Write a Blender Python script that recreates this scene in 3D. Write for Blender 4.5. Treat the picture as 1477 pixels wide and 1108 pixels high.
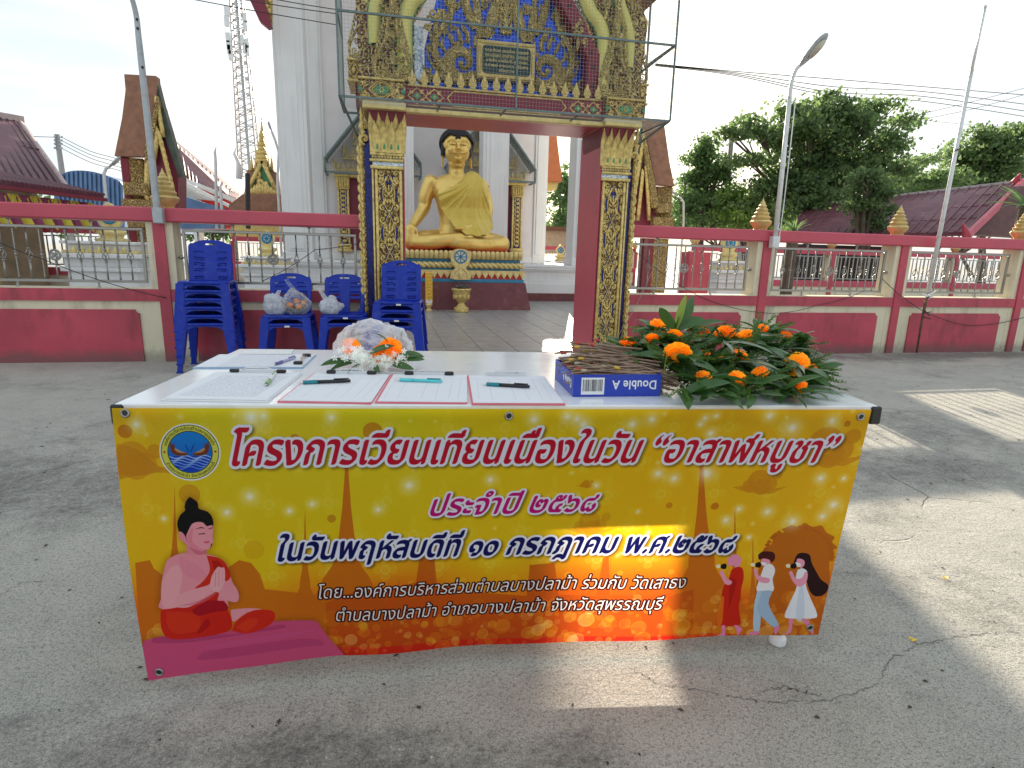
import bpy, bmesh, math, random
import numpy as np
from mathutils import Vector, Matrix, noise as mnoise

random.seed(7)
rng = np.random.default_rng(7)
SC = bpy.context.scene
COL = SC.collection
for _o in list(bpy.data.objects):
    bpy.data.objects.remove(_o)

# ---------------------------------------------------------------- camera
FPX, PITCH, ROLL, YAW, EYE = 851.0, 0.218, 0.0254, 0.2115, 1.12
CX, CY = 738.5, 554.0
_F = np.array([math.sin(YAW) * math.cos(PITCH), math.cos(YAW) * math.cos(PITCH), -math.sin(PITCH)])
_X0 = np.array([math.cos(YAW), -math.sin(YAW), 0.0])
_U0 = np.cross(_X0, _F)
_X = math.cos(ROLL) * _X0 + math.sin(ROLL) * _U0
_U = -math.sin(ROLL) * _X0 + math.cos(ROLL) * _U0
_O = np.array([0.0, 0.0, EYE])
cam_d = bpy.data.cameras.new('camera')
cam_d.lens = 36.0 * FPX / 1477.0
cam_d.sensor_width = 36.0
cam_d.sensor_fit = 'HORIZONTAL'
cam_d.clip_start = 0.05
cam_d.clip_end = 3000
cam = bpy.data.objects.new('camera', cam_d)
COL.objects.link(cam)
cam.matrix_world = Matrix(((_X[0], _U[0], -_F[0], _O[0]), (_X[1], _U[1], -_F[1], _O[1]), (_X[2], _U[2], -_F[2], _O[2]), (0, 0, 0, 1)))
SC.camera = cam

# ---------------------------------------------------------------- light
SUN_EL, SUN_AZ = math.radians(19.2), math.radians(14.6)      # azimuth from +Y towards +X
world = bpy.data.worlds.new('World')
SC.world = world
world.use_nodes = True
wn, wl = world.node_tree.nodes, world.node_tree.links
wn.clear()
w_out = wn.new('ShaderNodeOutputWorld')
w_bg = wn.new('ShaderNodeBackground')
w_sky = wn.new('ShaderNodeTexSky')
w_sky.sky_type = 'NISHITA'
w_sky.sun_disc = False
w_sky.sun_elevation = SUN_EL
w_sky.sun_rotation = SUN_AZ
w_sky.air_density = 1.0
w_sky.dust_density = 2.6
w_sky.ozone_density = 1.2
w_tc = wn.new('ShaderNodeTexCoord')
w_mp = wn.new('ShaderNodeMapping'); w_mp.inputs['Scale'].default_value = (1.1, 1.6, 6.0)
w_nz = wn.new('ShaderNodeTexNoise'); w_nz.inputs['Scale'].default_value = 1.6; w_nz.inputs['Detail'].default_value = 7; w_nz.inputs['Roughness'].default_value = .55; w_nz.inputs['Distortion'].default_value = .6
w_cr = wn.new('ShaderNodeMapRange'); w_cr.inputs['From Min'].default_value = .42; w_cr.inputs['From Max'].default_value = .75; w_cr.inputs['To Min'].default_value = .74; w_cr.inputs['To Max'].default_value = .94
w_mx = wn.new('ShaderNodeMix'); w_mx.data_type = 'RGBA'
w_n2 = wn.new('ShaderNodeTexNoise'); w_n2.inputs['Scale'].default_value = 2.3; w_n2.inputs['Detail'].default_value = 8; w_n2.inputs['Roughness'].default_value = .6; w_n2.inputs['Distortion'].default_value = .9
w_cc = wn.new('ShaderNodeValToRGB'); w_cc.color_ramp.elements[0].position = .38; w_cc.color_ramp.elements[0].color = (.420, .480, .520, 1); w_cc.color_ramp.elements[1].position = .66; w_cc.color_ramp.elements[1].color = (.545, .575, .585, 1)
w_sc = wn.new('ShaderNodeVectorMath'); w_sc.operation = 'SCALE'; w_sc.inputs['Scale'].default_value = 10.0
wl.new(w_n2.outputs['Fac'], w_cc.inputs[0]); wl.new(w_cc.outputs[0], w_sc.inputs[0]); wl.new(w_sc.outputs[0], w_mx.inputs[7])
wl.new(w_tc.outputs['Generated'], w_mp.inputs['Vector']); wl.new(w_mp.outputs[0], w_nz.inputs['Vector']); wl.new(w_mp.outputs[0], w_n2.inputs['Vector'])
wl.new(w_nz.outputs['Fac'], w_cr.inputs['Value']); wl.new(w_cr.outputs[0], w_mx.inputs[0])
wl.new(w_sky.outputs[0], w_mx.inputs[6]); wl.new(w_mx.outputs[2], w_bg.inputs['Color'])
w_bg.inputs['Strength'].default_value = 0.10
wl.new(w_bg.outputs[0], w_out.inputs['Surface'])
sun_d = bpy.data.lights.new('sun', 'SUN')
sun_d.energy = 5.0
sun_d.angle = math.radians(0.6)
sun_d.color = (1.0, 0.88, 0.70)
sun = bpy.data.objects.new('sun', sun_d)
COL.objects.link(sun)
_S = Vector((math.sin(SUN_AZ) * math.cos(SUN_EL), math.cos(SUN_AZ) * math.cos(SUN_EL), math.sin(SUN_EL)))
sun.rotation_euler = _S.to_track_quat('Z', 'Y').to_euler()
sun.location = (0, 0, 30)
vs = SC.view_settings
vs.view_transform = 'Standard'; vs.look = 'None'; vs.gamma = 1.0; vs.use_curve_mapping = False
vs.exposure = 0.95
try:
    SC.cycles.max_bounces = 8; SC.cycles.transparent_max_bounces = 16
except Exception:
    pass

# ---------------------------------------------------------------- helpers
def at(px, py, Y=None, Z=None, X=None):
    """the point of the place seen at a pixel of the photograph, on a given plane"""
    d = _F + _X * (px - CX) / FPX - _U * (py - CY) / FPX
    if Y is not None: t = (Y - _O[1]) / d[1]
    elif Z is not None: t = (Z - _O[2]) / d[2]
    else: t = (X - _O[0]) / d[0]
    return Vector(_O + d * t)
def pr(P):
    v = np.array(P, float) - _O; z = v @ _F
    return CX + FPX * (v @ _X) / z, CY - FPX * (v @ _U) / z

class MB:
    def __init__(s): s.v = []; s.f = []; s.m = []; s.cur = 0
    def add(s, vs_, fs):
        b = len(s.v); s.v.extend([tuple(p) for p in vs_]); s.f.extend([tuple(i + b for i in f) for f in fs]); s.m.extend([s.cur] * len(fs)); return s
    def box(s, x0, x1, y0, y1, z0, z1):
        return s.add([(x0,y0,z0),(x1,y0,z0),(x1,y1,z0),(x0,y1,z0),(x0,y0,z1),(x1,y0,z1),(x1,y1,z1),(x0,y1,z1)],
                     [(0,3,2,1),(4,5,6,7),(0,1,5,4),(1,2,6,5),(2,3,7,6),(3,0,4,7)])
    def bbox(s, x0, x1, y0, y1, z0, z1, b=.01):
        """box with chamfered edges"""
        r = []
        for z, k in ((z0, b), (z0 + b, 0), (z1 - b, 0), (z1, b)):
            r.append([(x0+b,y0+k,z),(x1-b,y0+k,z),(x1-k,y0+b,z),(x1-k,y1-b,z),(x1-b,y1-k,z),(x0+b,y1-k,z),(x0+k,y1-b,z),(x0+k,y0+b,z)])
        return s.loft(r)
    def loft(s, rings, cap=True, closed=True):
        n = len(rings[0]); V = [p for r in rings for p in r]; Fc = []
        for i in range(len(rings) - 1):
            for j in range(n if closed else n - 1):
                k = (j + 1) % n
                Fc.append((i*n+j, i*n+k, (i+1)*n+k, (i+1)*n+j))
        if cap and closed:
            Fc.append(tuple(reversed(range(n)))); Fc.append(tuple((len(rings)-1)*n + j for j in range(n)))
        return s.add(V, Fc)
    def tube(s, pts, r, n=8, cap=True):
        pts = [Vector(p) for p in pts]; R = r if isinstance(r, (list, tuple)) else [r] * len(pts)
        rings = []; up = None
        for i, p in enumerate(pts):
            d = (pts[min(i+1, len(pts)-1)] - pts[max(i-1, 0)])
            if d.length < 1e-9: d = Vector((0, 0, 1))
            d.normalize()
            if up is None: up = Vector((0,0,1)) if abs(d.z) < .9 else Vector((1,0,0))
            a = d.cross(up)
            if a.length < 1e-6: a = d.cross(Vector((0,1,0)))
            a.normalize(); b = a.cross(d).normalized(); up = b
            rings.append([p + (a*math.cos(2*math.pi*j/n) + b*math.sin(2*math.pi*j/n)) * R[i] for j in range(n)])
        return s.loft(rings, cap)
    def bar(s, a, b, w, h=None):
        """square bar from a to b"""
        h = h or w; a = Vector(a); b = Vector(b); d = (b-a).normalized()
        u = d.cross(Vector((0,1,0)) if abs(d.y) < .9 else Vector((0,0,1))).normalized(); v = d.cross(u)
        return s.loft([[p + u*w*.5*i + v*h*.5*j for i, j in ((-1,-1),(1,-1),(1,1),(-1,1))] for p in (a, b)])
    def lathe(s, prof, c=(0,0,0), n=16, rot=0, sq=1.0):
        rings = [[(c[0]+r*math.cos(2*math.pi*j/n+rot), c[1]+r*sq*math.sin(2*math.pi*j/n+rot), c[2]+z) for j in range(n)] for r, z in prof]
        return s.loft(rings)
    def ell(s, c, r, n=14, m=9, M=None):
        """ellipsoid, optional rotation matrix"""
        V = []; c = Vector(c)
        for i in range(m + 1):
            t = math.pi * i / m
            for j in range(n):
                p = 2*math.pi*j/n
                q = Vector((r[0]*math.sin(t)*math.cos(p), r[1]*math.sin(t)*math.sin(p), -r[2]*math.cos(t)))
                if M is not None: q = M @ q
                V.append(c + q)
        Fc = [(i*n+j, i*n+(j+1)%n, (i+1)*n+(j+1)%n, (i+1)*n+j) for i in range(m) for j in range(n)]
        return s.add(V, Fc)
    def prism(s, pts, d, front=True):
        """planar polygon (list of 3D points) extruded by the vector d"""
        n = len(pts); d = Vector(d); A = [Vector(p) for p in pts]; B = [p + d for p in A]
        return s.add(A + B, [tuple(range(n)), tuple(reversed(range(n, 2*n)))] + [(j, j+n, (j+1)%n+n, (j+1)%n) for j in range(n)])
    def xz(s, pts, y0, y1):
        return s.prism([(x, y0, z) for x, z in pts], (0, y1-y0, 0))
    def ribbon(s, pts, w, y, h=None, side=1):
        """half-round relief strip on a plane facing -Y; pts (x,z), w half-widths"""
        n = len(pts); W = w if isinstance(w, (list, tuple)) else [w]*n
        rings = []
        for i in range(n):
            a = pts[max(i-1,0)]; b = pts[min(i+1,n-1)]
            dx, dz = b[0]-a[0], b[1]-a[1]; L = math.hypot(dx, dz) or 1; nx, nz = -dz/L, dx/L
            hh = (h if h is not None else W[i]*.9); hh = min(hh, W[i]*1.3 + 1e-4)
            rings.append([(pts[i][0]+nx*W[i]*k, y - side*hh*e, pts[i][1]+nz*W[i]*k) for k, e in ((-1,0),(-.6,.75),(0,1),(.6,.75),(1,0))])
        return s.loft(rings, cap=False, closed=False)
    def flame(s, x, z, ang, L, w, bend, y, n=7, side=1, h=None):
        P = []; W = []; a = ang; px_, pz_ = x, z
        for i in range(n):
            t = i/(n-1); P.append((px_, pz_)); W.append(max(w*math.sin(math.pi*min(1, .18+t*.82))**.8, 0.0004))
            px_ += math.cos(a)*L/(n-1); pz_ += math.sin(a)*L/(n-1); a += bend/(n-1)
        return s.ribbon(P, W, y, h=h, side=side)
    def scroll(s, x, z, R, a0, turns, hand, w, y, n=22, side=1, leaves=0):
        P = []; W = []
        for i in range(n):
            t = i/(n-1); r = R*(1-t*.86); a = a0 + hand*turns*2*math.pi*t
            P.append((x+r*math.cos(a), z+r*math.sin(a))); W.append(w*(1-.6*t)*(min(1, .35+t*6)))
        s.ribbon(P, W, y, side=side)
        s.ell((x, y - side*w*.5, z), (w*.6, w*.5, w*.6), 6, 4)
        for k in range(leaves):
            t = (k+.3)/leaves*.55; a = a0 + hand*turns*2*math.pi*t; r = R*(1-t*.8)+w*.7
            s.flame(x+r*math.cos(a), z+r*math.sin(a), a+hand*.9, R*.75*(1-t*.5), w*.75, -hand*1.5, y, 6, side)
        return s
    def mesh(s, name, mats, smooth=False):
        me = bpy.data.meshes.new(name); me.from_pydata(s.v, [], s.f)
        for m in (mats if isinstance(mats, (list, tuple)) else [mats]): me.materials.append(m)
        if any(s.m): me.polygons.foreach_set('material_index', s.m)
        if smooth: me.polygons.foreach_set('use_smooth', [True]*len(me.polygons))
        me.update(); return me
    def build(s, name, mats, parent=None, smooth=False, fix=True):
        me = s.mesh(name, mats, smooth)
        if fix:
            bm = bmesh.new(); bm.from_mesh(me); bmesh.ops.recalc_face_normals(bm, faces=bm.faces); bm.to_mesh(me); bm.free()
        if smooth == 'auto':
            pass
        return link(name, me, parent)

def link(name, data, parent=None, loc=None, rot=None, scale=None):
    o = bpy.data.objects.new(name, data); COL.objects.link(o)
    if parent is not None: o.parent = parent
    if loc is not None: o.location = loc
    if rot is not None: o.rotation_euler = rot
    if scale is not None: o.scale = scale
    return o
def tag(o, label=None, cat=None, group=None, kind=None):
    if label: o['label'] = label
    if cat: o['category'] = cat
    if group: o['group'] = group
    if kind or cat: o['kind'] = kind or 'thing'
    return o
def empty(name, loc=(0,0,0), rz=0, label=None, cat=None, group=None):
    o = bpy.data.objects.new(name, None); COL.objects.link(o); o.location = loc; o.rotation_euler = (0,0,rz); o.empty_display_size = .1
    return tag(o, label, cat, group)
def kids(o): return [c for c in bpy.data.objects if c.parent == o]
def dup(o, parent=None, loc=None, rot=None, scale=None, label=None, ch=None):
    c = o.copy(); COL.objects.link(c); c.parent = parent if parent is not None else (o.parent if ch is None else None)
    if loc is not None: c.location = loc
    if rot is not None: c.rotation_euler = rot
    if scale is not None: c.scale = scale
    if label: c['label'] = label
    for k in (kids(o) if ch is None else ch): 
        if k is not c: dup(k, c)
    return c
def smooth_by_angle(o, deg=35):
    me = o.data
    me.polygons.foreach_set('use_smooth', [True]*len(me.polygons))
    try: me.set_sharp_from_angle(angle=math.radians(deg))
    except Exception: pass
    return o

# ---------------------------------------------------------------- materials
def nt(name):
    m = bpy.data.materials.new(name); m.use_nodes = True
    n = m.node_tree.nodes; l = m.node_tree.links
    return m, n, l, n['Principled BSDF']
def mat(name, col, rough=.6, metal=0.0, var=.12, scale=6.0, bump=0.0, bscale=40.0, spec=.5, sheen=0, dirt=None, dirt_amt=.0, dirt_scale=2.0, coat=0.0, trans=0.0, streak=None, rnd=False, base_dirt=None):
    m, n, l, p = nt(name)
    tc = n.new('ShaderNodeTexCoord')
    if rnd:
        class _T: pass
        oi = n.new('ShaderNodeObjectInfo'); va = n.new('ShaderNodeVectorMath'); va.operation = 'MULTIPLY_ADD'
        l.new(oi.outputs['Random'], va.inputs[0]); va.inputs[1].default_value = (37, 53, 71); l.new(tc.outputs['Object'], va.inputs[2])
        _T.outputs = {'Object': va.outputs[0]}; tc = _T
    nz = n.new('ShaderNodeTexNoise'); nz.inputs['Scale'].default_value = scale; nz.inputs['Detail'].default_value = 5
    l.new(tc.outputs['Object'], nz.inputs['Vector'])
    mr = n.new('ShaderNodeMapRange'); mr.inputs['From Min'].default_value = .3; mr.inputs['From Max'].default_value = .7
    mr.inputs['To Min'].default_value = 1-var; mr.inputs['To Max'].default_value = 1+var
    l.new(nz.outputs['Fac'], mr.inputs['Value'])
    mu = n.new('ShaderNodeMix'); mu.data_type = 'RGBA'; mu.blend_type = 'MULTIPLY'; mu.inputs[0].default_value = 1
    mu.inputs[6].default_value = (*col, 1); l.new(mr.outputs[0], mu.inputs[7])
    cout = mu.outputs[2]
    if dirt is not None:
        dz = n.new('ShaderNodeTexNoise'); dz.inputs['Scale'].default_value = dirt_scale; dz.inputs['Detail'].default_value = 8; dz.inputs['Roughness'].default_value = .65
        if streak:
            mp = n.new('ShaderNodeMapping'); mp.inputs['Scale'].default_value = streak
            l.new(tc.outputs['Object'], mp.inputs['Vector']); l.new(mp.outputs[0], dz.inputs['Vector'])
        else: l.new(tc.outputs['Object'], dz.inputs['Vector'])
        dr = n.new('ShaderNodeMapRange'); dr.inputs['From Min'].default_value = .52; dr.inputs['From Max'].default_value = .72; dr.inputs['To Max'].default_value = dirt_amt
        l.new(dz.outputs['Fac'], dr.inputs['Value'])
        dm = n.new('ShaderNodeMix'); dm.data_type = 'RGBA'; l.new(dr.outputs[0], dm.inputs[0]); l.new(cout, dm.inputs[6]); dm.inputs[7].default_value = (*dirt, 1)
        cout = dm.outputs[2]
    if base_dirt:
        sx = n.new('ShaderNodeSeparateXYZ'); l.new(tc.outputs['Object'], sx.inputs[0])
        zr = n.new('ShaderNodeMapRange'); zr.inputs['From Min'].default_value = .0; zr.inputs['From Max'].default_value = .22; zr.inputs['To Min'].default_value = .75; zr.inputs['To Max'].default_value = -.25; l.new(sx.outputs[2], zr.inputs['Value'])
        bn = n.new('ShaderNodeTexNoise'); bn.inputs['Scale'].default_value = 9; bn.inputs['Detail'].default_value = 8; bn.inputs['Roughness'].default_value = .7; l.new(tc.outputs['Object'], bn.inputs['Vector'])
        am = n.new('ShaderNodeMath'); am.operation = 'ADD'; l.new(zr.outputs[0], am.inputs[0]); l.new(bn.outputs['Fac'], am.inputs[1])
        br_ = n.new('ShaderNodeMapRange'); br_.inputs['From Min'].default_value = .62; br_.inputs['From Max'].default_value = 1.05; br_.inputs['To Max'].default_value = .75; l.new(am.outputs[0], br_.inputs['Value'])
        bm_ = n.new('ShaderNodeMix'); bm_.data_type = 'RGBA'; l.new(br_.outputs[0], bm_.inputs[0]); l.new(cout, bm_.inputs[6]); bm_.inputs[7].default_value = (*base_dirt, 1); cout = bm_.outputs[2]
    l.new(cout, p.inputs['Base Color'])
    p.inputs['Roughness'].default_value = rough; p.inputs['Metallic'].default_value = metal
    p.inputs['Specular IOR Level'].default_value = spec; p.inputs['Coat Weight'].default_value = coat
    if trans: p.inputs['Transmission Weight'].default_value = trans
    if bump:
        bz = n.new('ShaderNodeTexNoise'); bz.inputs['Scale'].default_value = bscale; bz.inputs['Detail'].default_value = 4
        l.new(tc.outputs['Object'], bz.inputs['Vector'])
        b = n.new('ShaderNodeBump'); b.inputs['Strength'].default_value = bump; b.inputs['Distance'].default_value = .02
        l.new(bz.outputs['Fac'], b.inputs['Height']); l.new(b.outputs[0], p.inputs['Normal'])
    return m
M = {}
M['red'] = mat('red_paint', (.50,.062,.095), .42, var=.16, scale=2.2, dirt=(.20,.035,.045), dirt_amt=.75, dirt_scale=3.5, bump=.12, bscale=60, streak=(1,1,.35), base_dirt=(.16,.085,.08))
M['redlit'] = mat('lit_red_paint', (.56,.075,.115), .35, var=.08, scale=3, dirt=(.30,.06,.07), dirt_amt=.4, dirt_scale=6, bump=.1, bscale=50)  # the same red, lightened in the colour to imitate sky and sun on it
M['cream'] = mat('cream_paint', (.76,.69,.50), .6, var=.06, scale=3, dirt=(.36,.32,.25), dirt_amt=.8, dirt_scale=4, bump=.1, bscale=60, streak=(1.5,1.5,.3), base_dirt=(.30,.27,.22))
M['steel'] = mat('stainless_steel', (.36,.35,.33), .30, .9, var=.06)
M['gold'] = mat('gold_relief', (.72,.55,.20), .40, .45, var=.28, scale=25, bump=.35, bscale=120, dirt=(.12,.07,.02), dirt_amt=.5, dirt_scale=14)
M['gold2'] = mat('pale_gold_paint', (.76,.62,.27), .45, .3, var=.14, scale=14, bump=.3, bscale=90, dirt=(.22,.15,.04), dirt_amt=.35, dirt_scale=10)
M['finial'] = mat('finial_gold', (.62,.47,.19), .42, .35, var=.2, scale=12, bump=.1, dirt=(.25,.14,.04), dirt_amt=.5, dirt_scale=9)
M['goldb'] = mat('statue_gold', (.80,.56,.17), .38, .78, var=.10, scale=3, bump=.06, bscale=14, dirt=(.48,.24,.05), dirt_amt=.6, dirt_scale=2.2)
M['yelgreen'] = mat('yellow_green_enamel', (.68,.61,.18), .35, .1, var=.06, scale=8)
M['green'] = mat('green_enamel', (.06,.28,.12), .35, .1, var=.12, scale=20)
M['maroon'] = mat('maroon_paint', (.20,.014,.035), .45, var=.12, scale=5, bump=.1)
M['maroon2'] = mat('plinth_maroon', (.15,.035,.045), .4, var=.2, scale=4, dirt=(.36,.2,.18), dirt_amt=.35, dirt_scale=5, bump=.1)
M['white'] = mat('white_paint', (.80,.80,.79), .55, var=.03, scale=2, dirt=(.55,.52,.48), dirt_amt=.35, dirt_scale=2.5, streak=(2,2,.25), bump=.05)
M['wall'] = mat('wall_white_plaster', (.80,.76,.75), .7, var=.03, scale=2, dirt=(.62,.56,.52), dirt_amt=.3, dirt_scale=1.6, bump=.08)
M['blueband'] = mat('blue_paint', (.02,.22,.40), .4, var=.1)
M['redband'] = mat('bright_red_paint', (.55,.03,.03), .4, var=.1)
M['black'] = mat('black_plastic', (.015,.015,.017), .35, var=.1)
M['hair'] = mat('black_hair_paint', (.012,.012,.014), .5, var=.1)
M['galv'] = mat('painted_grey_steel', (.42,.45,.47), .4, .3, var=.12, scale=9, dirt=(.22,.14,.09), dirt_amt=.4, dirt_scale=12)
M['cage'] = mat('green_grey_frame_steel', (.14,.19,.19), .45, .4, var=.2, scale=20, dirt=(.3,.3,.28), dirt_amt=.4, dirt_scale=20)
M['net'] = mat('wire_netting', (.34,.37,.34), .5, .3, var=.1)
M['whitepole'] = mat('white_metal_pole', (.72,.73,.73), .35, .15, var=.05, dirt=(.3,.24,.2), dirt_amt=.5, dirt_scale=12)
M['chair'] = mat('blue_plastic', (.004,.028,.36), .30, var=.10, scale=7, spec=.32, bump=.05, bscale=240, dirt=(.05,.09,.36), dirt_amt=.5, dirt_scale=14, rnd=True)
M['tabletop'] = mat('white_laminate', (.82,.83,.85), .13, var=.015, scale=5, dirt=(.62,.64,.68), dirt_amt=.7, dirt_scale=9, spec=.5)
M['wood'] = mat('brown_timber', (.16,.08,.04), .7, var=.3, scale=15, bump=.3)
M['concpole'] = mat('concrete_pole', (.38,.37,.36), .8, var=.1, bump=.2)
M['cable'] = mat('cable_black', (.03,.03,.035), .5, var=.1)

def mosaic(name, c1, c2, scale, rough=.2, metal=.3):
    """small mirror-glass chips"""
    m, n, l, p = nt(name)
    tc = n.new('ShaderNodeTexCoord'); v = n.new('ShaderNodeTexVoronoi'); v.inputs['Scale'].default_value = scale
    l.new(tc.outputs['Object'], v.inputs['Vector'])
    cr = n.new('ShaderNodeValToRGB'); cr.color_ramp.elements[0].color = (*c1, 1); cr.color_ramp.elements[1].color = (*c2, 1)
    sp = n.new('ShaderNodeSeparateColor'); l.new(v.outputs['Color'], sp.inputs[0]); l.new(sp.outputs[0], cr.inputs[0])
    l.new(cr.outputs[0], p.inputs['Base Color'])
    p.inputs['Roughness'].default_value = rough; p.inputs['Metallic'].default_value = metal
    b = n.new('ShaderNodeBump'); b.inputs['Strength'].default_value = .9; b.inputs['Distance'].default_value = .01
    l.new(sp.outputs[1], b.inputs['Height']); l.new(b.outputs[0], p.inputs['Normal'])
    return m
def carving(name, gold, deep, scale, thr=.5):
    """dense gilded foliage carving: curling ridges with crevice shade put into the ground colour"""
    m, n, l, p = nt(name)
    tc = n.new('ShaderNodeTexCoord')
    dn = n.new('ShaderNodeTexNoise'); dn.inputs['Scale'].default_value = scale*.35; dn.inputs['Detail'].default_value = 2; l.new(tc.outputs['Object'], dn.inputs['Vector'])
    va = n.new('ShaderNodeVectorMath'); va.operation = 'MULTIPLY_ADD'; l.new(dn.outputs['Color'], va.inputs[0]); va.inputs[1].default_value = (2.6/scale,)*3; l.new(tc.outputs['Object'], va.inputs[2])
    v = n.new('ShaderNodeTexVoronoi'); v.inputs['Scale'].default_value = scale; l.new(va.outputs[0], v.inputs['Vector'])
    w = n.new('ShaderNodeMath'); w.operation = 'SINE'; ml = n.new('ShaderNodeMath'); ml.operation = 'MULTIPLY'; ml.inputs[1].default_value = 13; l.new(v.outputs['Distance'], ml.inputs[0]); l.new(ml.outputs[0], w.inputs[0])
    r = n.new('ShaderNodeMapRange'); r.inputs['From Min'].default_value = -.75; r.inputs['From Max'].default_value = .1; l.new(w.outputs[0], r.inputs['Value'])
    mx = n.new('ShaderNodeMix'); mx.data_type = 'RGBA'; l.new(r.outputs[0], mx.inputs[0]); mx.inputs[6].default_value = (*deep,1); mx.inputs[7].default_value = (*gold,1)  # hollows take the deep colour, painted like crevice shade
    l.new(mx.outputs[2], p.inputs['Base Color']); p.inputs['Roughness'].default_value = .42
    mm = n.new('ShaderNodeMath'); mm.operation = 'MULTIPLY'; mm.inputs[1].default_value = .6; l.new(r.outputs[0], mm.inputs[0]); l.new(mm.outputs[0], p.inputs['Metallic'])
    b = n.new('ShaderNodeBump'); b.inputs['Strength'].default_value = 1; b.inputs['Distance'].default_value = .012; l.new(w.outputs[0], b.inputs['Height']); l.new(b.outputs[0], p.inputs['Normal'])
    return m
M['carving'] = carving('gilded_carving', (.72,.55,.20), (.16,.04,.03), 24)
M['carvingb'] = carving('gilded_carving_large', (.72,.56,.22), (.16,.03,.04), 17)
M['carvedgold'] = carving('fine_carved_gold', (.80,.63,.25), (.44,.31,.11), 24)
M['mosaic'] = mosaic('cobalt_mirror_mosaic', (.005,.02,.28), (.03,.13,.85), 48)
M['mosaicd'] = mosaic('navy_mirror_mosaic', (.003,.006,.07), (.02,.03,.26), 60)
M['mosaicw'] = mosaic('clear_mirror_mosaic', (.25,.35,.45), (.8,.85,.9), 60)

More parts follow.
